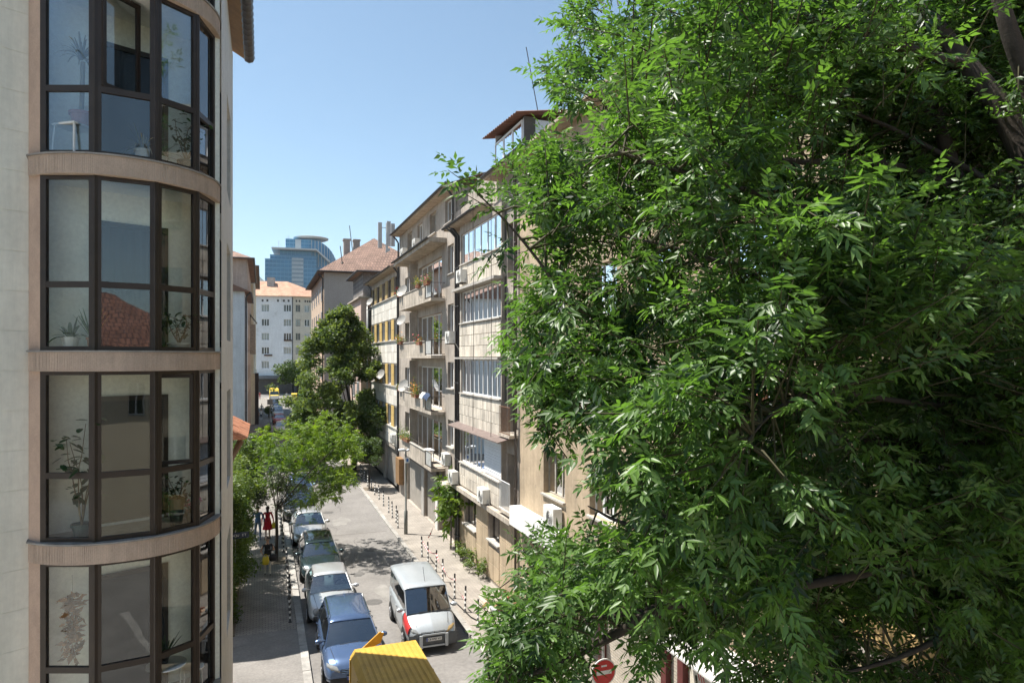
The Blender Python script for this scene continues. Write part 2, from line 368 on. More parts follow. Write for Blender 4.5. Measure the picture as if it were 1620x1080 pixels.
km = MB(); km.box((0,.008,0),(.246,.992,.045)); kme = km.mesh('kerb_stone'); kme.materials.append(KERB)
km2 = MB(); km2.box((0,.008,0),(.196,.992,.045)); kme2 = km2.mesh('kerb_stone'); kme2.materials.append(KERB)
for i in range(14, 64):
    link_mesh('kerb_stone', kme, kl, (XL-.248+random.uniform(-.006,.006), i, .083+random.uniform(-.008,.01)))
for i in range(14, 64):
    link_mesh('kerb_stone', kme2, kr, (XR+.002+random.uniform(-.006,.006), i, .083+random.uniform(-.008,.01)))
for (x,y) in ((4.2,27.6),(3.9,44.5),(5.2,35.2)):
    mb = MB(); mb.lathe([(.34,-.01),(.34,.006),(.30,.009),(.01,.009)], 22, (x,y,0)); mo = struct(mb.build('manhole_cover', M('cast_iron',(.10,.095,.09),.7,.25,8,.5,60)))
# bare soil squares round street trees
for (x,y) in ((.62,34.45),(7.41,51.0),(7.57,59.8)):
    mb = MB(); mb.box((x-.45,y-.6,.09),(x+.45,y+.6,.106)); struct(mb.build('tree_pit', EARTH))
mb = MB(); mb.box((-2.0,25.62,.09),(-.9,43,.14)); struct(mb.build('planting_bed', EARTH))

# ------------------------------------------------------------------ mountains far behind the town
HILL = M('forested_mountain', (.05,.065,.045), .95, .3, .0006, fine=.2)
def ridge(name, d, px0, px1, prof):
    rows = []
    n = 90
    pts = []
    for i in range(n+1):
        px = px0 + (px1-px0)*i/n
        h = 0
        for c, w, a in prof: h = max(h, a*math.exp(-((px-c)/w)**2))
        h *= 1 + .05*math.sin(i*1.3) + .04*math.sin(i*2.9+1)
        p = pix(px, 565, d); pts.append((p.x, p.y, h*d/1080 + CAM_H))
    rows = [[(x, y, -.36) for x,y,z in pts], [(x*1.0, y*1.0, z*.55) for x,y,z in pts], [(x*1.08, y*1.08, z*1.08) for x,y,z in pts], [(x*1.3, y*1.3, -.36) for x,y,z in pts]]
    mb = MB(); mb.grid(rows); return struct(mb.build(name, HILL, smooth=True))
ridge('mountain', 3200, -900, 1900, [(300,230,122),(405,60,140),(470,80,120),(580,55,166),(640,90,140),(760,160,110),(1100,500,120),(-400,500,90)])

# ------------------------------------------------------------------ LEFT BUILDING: rounded corner with glazed bay
LB = thing('apartment_building', 'grey apartment block at far left with rounded corner bay of brown-framed glass', 'building', (-2.2,13.1,0))
WALLG = M('grey_green_render', (.76,.74,.65), .9, .07, .7, .35, 120, streak=.16, fine=.05, spots=.10, spotcol=(.60,.57,.49))
SLABR = M('ribbed_brown_concrete', (.54,.42,.335), .9, .10, 3, .3, 60, streak=.25, fine=.1)
INT = M('sunroom_wall', (.86,.87,.80), .9, .06, 1.2)
CEIL = M('sunroom_ceiling', (.80,.80,.76), .9, .06, 1.2)
BV = [Vector(p) for p in ((-3.113,12.0,0),(-2.351,11.722,0),(-1.55,11.863,0),(-.995,12.312,0),(-.79,13.05,0))]
BC = Vector((-2.209,13.136,0))
SLABZ = [4.13, 7.03, 9.89, 12.82, 15.72, 18.62]
wd = Vector((math.sin(R(60.8)), math.cos(R(60.8)), 0)); wn = Vector((wd.y, -wd.x, 0))
w1 = pix(49, 565, 10.42); w1.z = 0
w0 = w1 - wd*3.6
# chamfer wall left of the bay (faces the viewer), coursed like large smooth blocks
mb = MB(); F = Facade(w0, wd, wn)
mb.obox(F.P(0,0,-.35), F.U*3.6, Vector((0,0,18.6)), F.N*.35)
lw = mb.build('wall', WALLG, LB)
z = .6
while z < 18.5:                       # shallow coursing: real joints between block courses
    jb = MB(); F.box(jb, 0, 3.6, z+.006, z+.592, .0, .006); jb.build('block_course', WALLG, LB, fix=False); z += .6
# brown pilaster beside the bay
chp = (BV[4]-BV[0]).normalized(); cnp = Vector((-chp.y, chp.x, 0)); q1 = pix(47,565,10.33)
mb = MB(); mb.prism([(p.x,p.y) for p in (q1, BV[0]+Vector((.004,-.01,0)), BV[0]+cnp*.40-chp*.02, q1+cnp*.40)], 0, 18.6); mb.build('pilaster', M('brown_render',(.50,.36,.28),.9,.12,3,.4,90), LB)
# ribbed balcony slabs with the rounded edge
def arc(r, a0, a1, n): return [(BC.x + r*math.cos(a0+(a1-a0)*k/n), BC.y + r*math.sin(a0+(a1-a0)*k/n)) for k in range(n+1)]
for zt in SLABZ:
    poly = arc(1.50, R(-136), R(12), 40)
    poly += [(-.85,13.9),(-2.6,14.4),(-3.5,13.2)]
    mb = MB(); mb.prism(poly, zt-.30, zt-.012); sb = mb.build('balcony_slab', SLABR, LB)
    rib = MB()                        # fluted face: narrow upright ribs
    A = arc(1.50, R(-136), R(12), 300); B = arc(1.508, R(-136), R(12), 300)
    for k in range(0,300,2):
        j = random.uniform(-.002,.002)
        rib.add([(A[k][0],A[k][1],zt-.298),(A[k+1][0],A[k+1][1],zt-.298),(B[k+1][0]+j,B[k+1][1],zt-.298),(B[k][0]+j,B[k][1],zt-.298),
                 (A[k][0],A[k][1],zt-.02),(A[k+1][0],A[k+1][1],zt-.02),(B[k+1][0]+j,B[k+1][1],zt-.02),(B[k][0]+j,B[k][1],zt-.02)],
                [(0,3,2,1),(4,5,6,7),(0,1,5,4),(1,2,6,5),(2,3,7,6),(3,0,4,7)])
    tag(rib.build('flutes', SLABR, sb, fix=False), kind='stuff')
    mb = MB(); mb.prism(arc(1.53, R(-136.5), R(12), 40) + [(-.85,13.9),(-3.5,13.2)], zt-.012, zt+.012); mb.build('slab_capping', M('capping_screed',(.28,.26,.24),.9,.25,4,.3,60,spots=.4), sb)
# sunroom shells: back wall on the chord, ceiling, floor
ch = (BV[4]-BV[0]).normalized(); cn = Vector((-ch.y, ch.x, 0))
for k in range(5):
    zf, zc = SLABZ[k]+.012, SLABZ[k+1]-.30
    mb = MB(); a = BV[0]-ch*.06+cn*.42; b = BV[4]+ch*.1+cn*.42
    mb.obox(a+Vector((0,0,zf)), b-a, Vector((0,0,zc-zf)), cn*.12)
    mb.obox(BV[4]+ch*.02+cn*.02+Vector((0,0,zf)), ch*.08, Vector((0,0,zc-zf)), cn*.40)
    bw_ = mb.build('sunroom_wall', INT, LB)
    dm = MB(); q0 = a+ch*.86; dm.obox(q0-cn*.02+Vector((0,0,zf+.05)), ch*1.05, Vector((0,0,2.05)), cn*.015); dr = dm.build('balcony_door', M('dark_door_glass',(.02,.021,.024),.25,.2,3), LB)
    fm = MB()
    for (uu,ww,v0_,v1_) in ((-.06,.07,.0,2.12),(1.04,.07,.0,2.12),(.0,1.05,2.04,2.12)):
        fm.obox(q0+ch*uu-cn*.045+Vector((0,0,zf+v0_)), ch*ww, Vector((0,0,v1_-v0_)), cn*.025)
    fm.build('door_frame', BROWNAL, dr)
    if k in (2,):
        cb = MB(); rows = [[q0+ch*(1.05*i/24)-cn*(.07+.02*math.sin(i*1.7))+Vector((0,0,zz)) for i in range(25)] for zz in (zf+2.02, zf+.1)]
        cb.grid(rows); cb.build('curtain', CURTD, LB, smooth=True, fix=False)
    cm = MB(); cm.prism([(p.x,p.y) for p in BV]+[(-1.0,13.5),(-3.2,12.6)], zc-.012, zc-.004); cm.build('ceiling', CEIL, LB)
# glazing: four facets per storey, corner posts, transoms and panes
def bay_pane(p0, p1, z0, z1, parent, glassm, inset=.0):
    d = (p1-p0).normalized(); n_ = Vector((d.y,-d.x,0)); g_ = MB()
    g_.obox(p0+d*inset-n_*.03+Vector((0,0,z0)), (p1-p0)-d*2*inset, Vector((0,0,z1-z0)), n_*.006); return g_.build('pane', glassm, parent, fix=False)
for k in range(5):
    zf, zc = SLABZ[k]+.014, SLABZ[k+1]-.302
    zt = SLABZ[k]+1.0
    for i in range(4):
        p0, p1 = BV[i], BV[i+1]; d = (p1-p0).normalized(); n_ = Vector((d.y,-d.x,0)); Lf = (p1-p0).length
        fr = MB(); pw = .085 if i < 3 else .06
        for uu in (.0, Lf-pw): fr.obox(p0+d*uu-n_*.06+Vector((0,0,zf)), d*pw, Vector((0,0,zc-zf)), n_*.07)
        for (v0_,v1_) in ((zf,zf+.06),(zt-.045,zt+.045),(zc-.055,zc)): fr.obox(p0+d*pw-n_*.058+Vector((0,0,v0_)), d*(Lf-2*pw), Vector((0,0,v1_-v0_)), n_*.066)
        fo = fr.build('bay_window', BROWNAL, LB)
        a, b = p0+d*(pw-.01), p1-d*(pw-.01)
        gm = GL if k != 3 else glass('bluish_window_glass', (.90,.95,.97), 1.5, .0, .03)
        if i == 1: gm = GLW
        bay_pane(a, b, zf+.055, zt-.04, fo, gm)
        if (k == 3 and i == 1) or (k == 1 and i == 2):
            sash = MB(); hinge = a if k == 3 else b; ang = R(38) if k == 3 else R(150)
            sd = Matrix.Rotation(ang, 3, 'Z') @ (d if k == 3 else d); wv = (b-a).length-.02
            if k == 1: sd = Matrix.Rotation(R(-28), 3, 'Z') @ (-d); sn = Vector((sd.y,-sd.x,0))
            sn = Vector((sd.y,-sd.x,0)); z0_, z1_ = zt+.05, zc-.06
            for (u0_,u1_,v0_,v1_) in ((0,.06,z0_,z1_),(wv-.06,wv,z0_,z1_),(.06,wv-.06,z0_,z0_+.06),(.06,wv-.06,z1_-.06,z1_)):
                sash.obox(hinge+sd*u0_+Vector((0,0,v0_)), sd*(u1_-u0_), Vector((0,0,v1_-v0_)), sn*.05)
            sh = sash.build('open_sash', BROWNAL, fo)
            g_ = MB(); g_.obox(hinge+sd*.05+sn*.02+Vector((0,0,z0_+.05)), sd*(wv-.1), Vector((0,0,z1_-z0_-.1)), sn*.006); g_.build('pane', GL, fo, fix=False)
        else:
            bay_pane(a, b, zt+.04, zc-.05, fo, gm)
    for p in BV[1:4]:
        po = MB(); po.tube([p+Vector((0,0,zf))+ (p-BC).normalized()*-.02, p+Vector((0,0,zc))+(p-BC).normalized()*-.02], .045, 6); po.build('corner_post', BROWNAL, LB)
# street side of the block beyond the bay
FS = Facade((-.68,13.1,0), (0,1,0), (1,0,0))
holes = [(2.0,3.7,zb,zb+2.0) for zb in (4.05,7.1,10.15,13.2)]
WALLW = M('pale_render', (.58,.57,.54), .9, .08, .7, .3, 100, streak=.12)
mb = MB(); FS.wall(mb, 0, 5.0, 0, 17.2, holes, .2); mb.build('wall', WALLW, LB)
for h in holes: FS.window(LB, *h, -.15, PVC, 2, GL, (CURT,.9) if random.random()<.5 else None, fw=.06)
mb = MB(); mb.box((-9,17.85,0),(-.683,18.1,17.2)); mb.build('wall', WALLW, LB)
mb = MB(); mb.box((-9,12.6,0),(-8.7,17.8,17.2)); mb.box((-8.9,12.6,17.0),(-3.6,17.8,17.15)); mb.box((-3.6,14.0,17.0),(-.72,17.8,17.15)); mb.build('wall', WALLW, LB)
rf = MB(); rf.add([(-.36,14.2,17.18),(-.36,18.25,17.18),(-4.5,18.25,19.6),(-4.5,14.2,19.6),(-.36,14.2,17.3),(-.36,18.25,17.3),(-4.5,18.25,19.75),(-4.5,14.2,19.75)],[(0,1,2,3),(7,6,5,4),(0,4,5,1),(1,5,6,2),(2,6,7,3),(3,7,4,0)])
ro = rf.build('roof', M('soffit_timber',(.27,.15,.07),.7,.2,3), LB)
DKT = M('dark_glazed_tile', (.05,.042,.040), .45, .2, 5, rand=.2)
tb = MB(); tb.lathe([(.11,0),(.135,.20),(.135,.31)], 8, axis='y'); tme = tb.mesh('roof_tile', smooth=True); tme.materials.append(DKT)
for i in range(14): link_mesh('roof_tile', tme, ro, Vector((-.31,14.2+i*.288,17.26)) - Vector(world_loc(LB)), (0,0,0))
# lower overhang: brown post under the bay
mb = MB(); mb.box((-1.0,13.5,.1),(-.86,13.64,4.1)); mb.build('support_post', BROWNAL, LB)
mb = MB(); mb.prism([(-8.6,10.5),(-3.3,12.6),(-1.1,13.4),(-1.1,18.1),(-8.6,18.1)], .1, 3.82); mb.build('ground_storey', M('shopfront_dark',(.08,.075,.07),.6,.2,1), LB)
# ------------------------------------------------------------------ RIGHT SIDE: row of old apartment houses
FR = Facade((XF,0,0), (0,1,0), (-1,0,0))      # u = metres along the street, v = height, d = towards the road
_pm = {}
def panels(parent, F_, u0, u1, v0, v1, pw, ph, d, mat, gap=.012, th=.035, name='panel', stagger=True):
    """cladding slabs one by one, with open joints, a little uneven"""
    nv = max(1, round((v1-v0)/ph)); nu = max(1, round((u1-u0)/pw)); ph = (v1-v0)/nv; pw = (u1-u0)/nu
    for j in range(nv):
        off = (pw*.5 if (stagger and j % 2) else 0)
        cuts = [u0] + [u0+off+i*pw for i in range(0 if off else 1, nu+1) if u0 < u0+off+i*pw < u1-.02] + [u1]
        for a, b in zip(cuts[:-1], cuts[1:]):
            key = (round(b-a,3), round(ph,3), th, mat.name, tuple(F_.U), tuple(F_.N))
            if key not in _pm:
                q = MB(); e = .008; U, N = F_.U, F_.N
                w_, h_ = b-a-gap, ph-gap
                P = lambda u,v,dd: U*u+Vector((0,0,v))+N*dd
                q.add([P(0,0,0),P(w_,0,0),P(w_,h_,0),P(0,h_,0),P(e,e,th),P(w_-e,e,th),P(w_-e,h_-e,th),P(e,h_-e,th)],[(4,5,6,7),(0,1,5,4),(1,2,6,5),(2,3,7,6),(3,0,4,7)])
                me = q.mesh(name); me.materials.append(mat); _pm[key] = me
            p = F_.P(a+gap/2, v0+j*ph+gap/2, d+random.uniform(-.004,.006)) - Vector(world_loc(parent))
            link_mesh(name, _pm[key], parent, p)
def bar_rail(parent, F_, u0, u1, v0, v1, d, mat, step=.13, name='railing', r=.012):
    mb = MB()
    for v in (v0, v1): mb.tube([F_.P(u0,v,d), F_.P(u1,v,d)], r*1.3, 5)
    u = u0
    while u <= u1+1e-6: mb.tube([F_.P(u,v0,d), F_.P(u,v1,d)], r, 4); u += step
    return mb.build(name, mat, parent)
def downpipe(parent, F_, u, v0, v1, d=.1, r=.06, mat=PIPE, gooseneck=None):
    mb = MB(); pts = [F_.P(u,v0,d), F_.P(u,v1,d)]
    if gooseneck: pts += [F_.P(u,v1+.25,d+gooseneck*.4), F_.P(u,v1+.5,d+gooseneck)]
    mb.tube(pts, r, 8)
    v = v0+.8
    while v < v1: mb.tube([F_.P(u,v,d), F_.P(u,v+.05,d)], r*1.25, 8); v += 1.9
    return mb.build('downpipe', mat, parent, smooth=True)
def gutter(parent, F_, u0, u1, v, d, mat=GUTT):
    mb = MB(); n = 8; rows = []
    for u in np.linspace(u0,u1,2):
        rows.append([F_.P(u, v+.0-.075*math.sin(math.pi*k/n), d-.075*math.cos(math.pi*k/n)) for k in range(n+1)])
    mb.grid(rows); mb.grid([[p+Vector((0,0,.004)) for p in r] for r in rows]); return mb.build('gutter', mat, parent, fix=False)
def soffit(parent, F_, u0, u1, v, d0, d1, th=.1, boards=True):
    mb = MB(); F_.box(mb, u0, u1, v, v+th, d0, d1); so_ = mb.build('eave', SOFF, parent)
    if boards:
        n = int((u1-u0)/.22); q = MB(); q.obox((0,0,0), F_.U*.205, Vector((0,0,-.018)), F_.N*(d1-d0-.06)); me = q.mesh('soffit_board'); me.materials.append(SOFF)
        for i in range(n): link_mesh('soffit_board', me, so_, F_.P(u0+i*.22+.005, v-.002+random.uniform(-.005,.002), d0+.02)-Vector(world_loc(parent)))
    return so_
ROOFD = M('old_dark_tile', (.19,.115,.085), .9, .25, 2, .4, 20, rand=.1)

# ---- house with glazed bays (nearest of the two grey houses)
B3 = thing('apartment_building', 'grey apartment house with stacked glazed bays clad in stone panels', 'building', (XF,29,0))
s3_holes = [(24.8,25.95,zb,zb+2.2) for zb in (3.75,6.8,9.9,12.95)] + [(30.2,32.2,1.72,3.2),(26.9,28.35,1.9,3.25),(33.0,33.5,.1,2.3)]
mb = MB(); FR.wall(mb, 24.58, 33.7, .0, 17.2, s3_holes, .35); mb.build('wall', GREYPL, B3)
mb = MB(); mb.box((XF+.02,24.6,0),(XF+9,24.8,17.2)); mb.box((XF+.4,33.4,0),(XF+9,33.68,17.2)); mb.build('wall', GREYPL, B3)
for h in s3_holes[:4]:
    FR.window(B3, h[0],h[1],h[2],h[3],-.33, OLDWOOD, 1, GLW, (CURT,.8) if h[2]>7 else None, fw=.07)
bay_d = .2
rows3 = [(4.76,6.42),(8.1,9.7),(11.45,12.95),(14.28,15.75)]
bay_holes = [(26.2,32.1,a,b) for a,b in rows3]
mb = MB(); FR.wall(mb, 26.1, 32.3, 3.55, 16.2, bay_holes, .15, bay_d)
for q in (26.1,32.3): mb.quad(FR.P(q,3.55,0),FR.P(q,3.55,bay_d),FR.P(q,16.2,bay_d),FR.P(q,16.2,0))
mb.quad(FR.P(26.1,3.55,0),FR.P(32.3,3.55,0),FR.P(32.3,3.55,bay_d),FR.P(26.1,3.55,bay_d)); mb.build('bay', GREYPL, B3)
cur = [(CURT2,.95),(CURT,.95),(CURT2,1.0),(CURT2,.9)]
for i,(a,b) in enumerate(rows3):
    if i == 0:
        FR.window(B3, 28.55,32.1,a,b,bay_d-.12, PVC, 6, GL, cur[i], sill=bay_d+.12, fw=.055)
        sb = MB(); v = a+.03
        while v < b-.04: FR.box(sb, 26.25, 28.5, v, v+.052, bay_d-.06, bay_d-.03+.012*(int(v*18)%2)); v += .058
        FR.box(sb, 26.2,28.54,b-.16,b,bay_d-.1,bay_d+.10); sh_ = sb.build('roller_shutter', M('white_slats',(.72,.74,.77),.5,.05,3), B3)
        sb = MB(); FR.box(sb,26.1,28.6,a-.06,a-.002,bay_d-.1,bay_d+.14); sb.build('sill', SILL, B3)
    else:
        w_ = FR.window(B3, 26.2,32.1,a,b,bay_d-.12, PVC, 9 if i < 3 else 6, GL, cur[i], sill=bay_d+.10, fw=.055)
        if i == 2:
            for lo,hi in ((.10,.22),(.42,.54)):
                cb = MB(); cb.grid([[FR.P(26.2+5.9*(lo+(hi-lo)*k/8), vz, bay_d-.17+.02*math.sin(k*2.)) for k in range(9)] for vz in (b-.03,a+.05)]); cb.build('curtain', CURTP, w_, fix=False, smooth=True)
for (a,b) in ((3.62,4.62),(6.55,8.0),(9.82,11.35),(13.12,14.2)): panels(B3, FR, 26.12, 32.28, a, b, .62, .52, bay_d+.002, STONE)
for (a,b,d1) in ((12.98,13.10,.48),(9.72,9.80,.32)):
    mb = MB(); FR.box(mb, 26.0, 32.6, a, b, bay_d, d1+.1); mb.build('ledge', SILL, B3)
mb = MB(); mb.add([FR.P(25.0,6.62,.05),FR.P(32.7,6.62,.05),FR.P(32.7,6.46,.75),FR.P(25.0,6.46,.75),FR.P(25.0,6.66,.05),FR.P(32.7,6.66,.05),FR.P(32.7,6.50,.75),FR.P(25.0,6.50,.75)],[(0,1,2,3),(4,7,6,5),(0,4,5,1),(1,5,6,2),(2,6,7,3),(3,7,4,0)])
mb.build('tin_awning', M('brown_tin',(.17,.13,.115),.6,.2,4,metal=.2), B3)
for (a,b,m_) in ((6.8,7.85,RUST),(3.8,4.9,PVC)):
    bar_rail(B3, FR, 24.75, 26.0, a, b, .34, m_, .12)
    mb = MB(); FR.box(mb, 24.7, 26.05, a-.14, a-.02, 0, .38); mb.build('balcony_slab', CONC, B3)
# ground floor of that house: beige stone, ledge, windows
mb = MB(); FR.box(mb, 24.6, 33.68, 3.34, 3.54, .0, .42); mb.build('ledge', CONC, B3)
BEIGE = M('beige_stone', (.44,.345,.235), .85, .15, 1.5, .2, 50, streak=.25, rand=.08)
for (a,b) in ((24.62,26.85),(28.4,30.15),(32.25,32.95)): panels(B3, FR, a, b, .25, 3.3, .75, .98, .0, BEIGE, stagger=False)
for (a,b) in ((26.9,28.35),(30.2,32.2)):
    panels(B3, FR, a, b, .25, 1.65, .75, .7, .0, BEIGE, stagger=False)
for h in ((30.2,32.2,1.75,3.2),(26.9,28.35,1.93,3.25)): FR.window(B3, *h, -.25, BROWNAL, 2, GLW, (CURT2,.6), sill=.14, fw=.07)
mb = MB(); FR.box(mb, 33.0,33.5,.1,2.3,-.3,-.25); mb.build('door', BROWNAL, B3)
# eaves, upper roof storey
soffit(B3, FR, 27.4, 33.9, 16.2, -.05, .62); gutter(B3, FR, 27.4, 33.9, 16.32, .68)
mb = MB(); FR.wall(mb, 27.4, 33.7, 17.2, 18.2, [], .1, -.5); mb.build('wall', GREYPL, B3)
soffit(B3, FR, 22.6, 27.35, 17.22, -.05, .58); gutter(B3, FR, 22.6, 27.35, 17.36, .64)
mb = MB(); mb.add([(XF-.55,24.6,17.34),(XF-.55,27.35,17.34),(XF+5,27.35,20.0),(XF+5,24.6,20.0)],[(0,1,2,3)]); mb.add([(XF+.45,27.36,18.2),(XF+.45,33.7,18.2),(XF+5,33.7,20.2),(XF+5,27.36,20.2)],[(0,1,2,3)]); mb.build('roof', ROOFD, B3)
# glazed attic box with corrugated roof
mb = MB(); mb.box((9.95,25.85,17.3),(12.5,25.9,19.5)); mb.box((9.95,29.35,17.3),(12.5,29.4,19.9)); mb.build('attic_box', M('attic_sky_sheen',(.74,.80,.86),.5,.05,2), B3)  # pale blue base colour stands in for sky mirrored in the glazing
FD = Facade((9.95,0,0),(0,1,0),(-1,0,0)); FD.window(B3, 25.92, 29.33, 17.35, 19.45, .0, PVC, 3, GL, (CURT,1.0), fw=.09)
q = MB(); rows = []
for k in range(61):
    y = 25.3+ (29.9-25.3)*k/60; zz = .04*math.sin(k*1.7)
    rows.append([(9.45,y,19.52+zz+(y-25.3)*.06),(12.8,y,20.05+zz+(y-25.3)*.06)])
q.grid(rows); q.build('corrugated_roof', M('rusty_corrugated',(.20,.115,.085),.7,.25,3), B3, fix=False)
for u, r_ in ((33.15,.085),(32.75,.075)): downpipe(B3, FR, u, .1, 15.8, .16, r_, GUTT, .5)
downpipe(B3, FR, 24.72, .1, 16.9, .12, .05, PIPE, .4); downpipe(B3, FR, 24.95, 6.9, 16.9, .1, .03, PIPE)
for u in (28.6, 26.1):
    mb = MB(); mb.tube([FR.P(u,17.2,.66),FR.P(u+.02,12,.62),FR.P(u,6.6,.66)], .012, 4); mb.build('cable', PIPE, B3)

# ---- house with balconies
B2 = thing('apartment_building', 'grey apartment house with four concrete balconies above rolling shutters', 'building', (XF,41,0))
LV = [3.65, 6.7, 9.75, 12.85]                 # balcony slab undersides
nw = [(34.2,35.4,5.1,6.5),(34.2,35.4,8.17,9.55),(34.2,35.4,11.07,12.6),(34.2,35.4,14.2,15.72)]
dh = [(36.7,42.6,z+.15,z+2.55) for z in LV]
lh = [(45.0,47.0,z+1.0,z+2.4) for z in LV]
th_ = [(34.4,36.0,16.95,18.2),(38.0,39.6,16.95,18.2),(41.6,43.0,16.95,18.2),(44.6,46.2,16.95,18.2)]
sh_holes = [(41.7,46.3,.12,3.05),(38.0,40.95,.12,3.05),(34.1,37.4,.12,2.9)]
mb = MB(); FR.wall(mb, 33.7, 49.1, 0, 18.6, nw+dh+lh+th_+sh_holes, .28); mb.build('wall', GREYPL, B2)
mb = MB(); mb.box((XF+.05,33.72,16),(XF+9,33.9,18.6)); mb.box((XF+.05,48.9,0),(XF+9,49.08,18.6)); mb.build('wall', GREYPL, B2)
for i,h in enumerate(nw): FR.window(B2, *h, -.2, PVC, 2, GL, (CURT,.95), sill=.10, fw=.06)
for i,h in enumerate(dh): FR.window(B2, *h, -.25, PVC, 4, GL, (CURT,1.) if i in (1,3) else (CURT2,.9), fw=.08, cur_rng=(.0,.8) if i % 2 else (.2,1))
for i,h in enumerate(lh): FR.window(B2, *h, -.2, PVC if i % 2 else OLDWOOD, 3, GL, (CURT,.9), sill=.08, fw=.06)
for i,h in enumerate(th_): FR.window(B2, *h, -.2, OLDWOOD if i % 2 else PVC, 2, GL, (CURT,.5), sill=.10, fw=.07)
for i,z in enumerate(LV):
    mb = MB(); FR.box(mb, 35.9, 44.95, z, z+.16, .0, .8); sl_ = mb.build('balcony', CONC, B2)
    mb = MB(); FR.box(mb, 37.4, 44.95, z+.165, z+.93, .70, .80); FR.box(mb, 44.85, 44.95, z+.165, z+.93, .0, .695); mb.build('parapet', CONC, sl_)
    mb = MB(); FR.box(mb, 37.3, 44.98, z+.935, z+.975, .66, .84); mb.build('parapet_coping', SILL, sl_)
    mb = MB()
    for a in (35.95, 37.28): mb.tube([FR.P(a,z+.16,.77),FR.P(a,z+1.0,.77)], .02, 5)
    for v in (z+.22, z+.98): mb.tube([FR.P(35.95,v,.77),FR.P(37.28,v,.77)], .018, 5); mb.tube([FR.P(35.95,v,.77),FR.P(35.95,v,.02)], .018, 5)
    mb.build('rail_frame', IRON, sl_)
    mb = MB(); FR.box(mb, 36.0, 37.24, z+.25, z+.95, .755, .768); FR_ = mb.build('infill_sheet', M('wired_glass_sheet',(.42,.42,.40),.6,.2,3,streak=.3) if i != 1 else M('rust_sheet',(.40,.36,.30),.7,.3,5,spots=.5), sl_)
    if i < 3:
        bar_rail(sl_, FR, 38.2, 44.0, z+1.05, z+1.2, .75, IRON, 1.4, 'top_rail', .012)
    # partition between the two halves of a balcony
    mb = MB(); FR.box(mb, 43.0, 43.1, z+.17, z+2.9, .0, .5); mb.build('partition', GREYPL, sl_)
mb = MB(); FR.box(mb, 35.6, 46.2, 15.95, 16.2, -.05, .95); mb.build('canopy_slab', CONC, B2)
gutter(B2, FR, 35.6, 46.4, 16.22, 1.02)
soffit(B2, FR, 33.5, 49.3, 18.5, -.05, .55); gutter(B2, FR, 33.2, 49.3, 18.62, .62)
mb = MB(); mb.add([(XF-.5,33.5,18.6),(XF-.5,49.3,18.6),(XF+6,49.3,21.0),(XF+6,33.5,21.0)],[(0,1,2,3)]); mb.build('roof', ROOFD, B2)
downpipe(B2, FR, 48.9, .2, 18.0, .12, .06, GUTT, .4); downpipe(B2, FR, 33.95, 16.3, 18.0, .12, .06, GUTT, .4)
SLAT = M('shutter_slats', (.36,.33,.29), .5, .15, 2, metal=.4, streak=.25)
for (a,b,c,e) in sh_holes[:2]:
    mb = MB(); v = c; 
    while v < e-.02:
        mb.add([FR.P(a,v,-.20),FR.P(b,v,-.20),FR.P(b,v+.02,-.165),FR.P(a,v+.02,-.165),FR.P(b,v+.055,-.165),FR.P(a,v+.055,-.165),FR.P(b,v+.075,-.20),FR.P(a,v+.075,-.20)],[(0,1,2,3),(3,2,4,5),(5,4,6,7)]); v += .078
    mb.build('rolling_shutter', SLAT, B2)
for u in (41.33,):
    mb = MB(); FR.box(mb, 41.0, 41.66, .1, 3.0, .0, .05); mb.build('pier', M('pale_pier',(.38,.36,.33),.85,.15,2,streak=.3), B2)
mb = MB(); FR.box(mb, 37.42, 37.97, .1, 3.05, .0, .07); mb.build('pier', M('white_pier',(.62,.61,.58),.85,.1,2,streak=.2), B2)
mb = MB(); FR.box(mb, 37.4, 46.5, 3.06, 3.4, .0, .14); mb.build('lintel', M('dark_lintel',(.12,.10,.09),.7,.2,2), B2)
mb = MB(); FR.box(mb, 34.12, 37.38, .12, 2.88, -.3, -.27); mb.build('entrance_recess', M('dark_entrance',(.07,.055,.045),.7,.3,2), B2)
mb = MB(); FR.box(mb, 33.72, 37.38, 2.98, 3.18, .0, .5); mb.build('ledge', CONC, B2)
# yellow letters board beside the shutters and brown showcase further on
lb = MB(); FR.box(lb, 46.35, 46.75, 1.3, 2.7, .01, .06); lb.build('sign_panel', M('yellow_sign',(.62,.40,.05),.6,.1,3), B2)
mb = MB(); FR.box(mb, 47.4, 48.7, .9, 2.7, .01, .35); mb.build('showcase', M('varnished_wood',(.24,.14,.065),.6,.2,3), B2)

# ---- house with yellow panels
B1 = thing('apartment_building', 'pale panelled apartment house with yellow strips between its windows', 'building', (XF,55,0))
rows1 = [(4.6,6.1),(7.72,9.25),(11.12,12.6),(14.4,15.8)]
cols1 = [(49.6+i*2.75,51.15+i*2.75) for i in range(5)]
h1 = [(a,b,c,e) for (c,e) in rows1 for (a,b) in cols1] + [(50,55,.1,2.9),(56,61,.1,2.9)]
mb = MB(); FR.wall(mb, 49.1, 62.4, 0, 16.3, h1, .2); mb.build('wall', GREYPL, B1)
mb = MB(); mb.box((XF+.05,62.2,0),(XF+9,62.38,16.3)); mb.build('wall', GREYPL, B1)
for k,(a,b,c,e) in enumerate(h1[:20]):
    w_ = FR.window(B1, a,b,c,e, -.16, BROWNAL if c > 14 else PVC, 2, GL, (CURT,.95) if k % 3 else None, fw=.07, blind=.18 if (c>14 and k%2) else None)
for (c,e) in rows1:
    m_ = YELP if c < 14 else M('tan_panel',(.37,.26,.115),.8,.15,3,rand=.1)
    for i in range(5):
        a = cols1[i][1]; b = cols1[i+1][0] if i < 4 else 62.35
        panels(B1, FR, a, b, c-.05, e+.05, 1.2, (e-c+.1)/2, .0, m_, stagger=False)
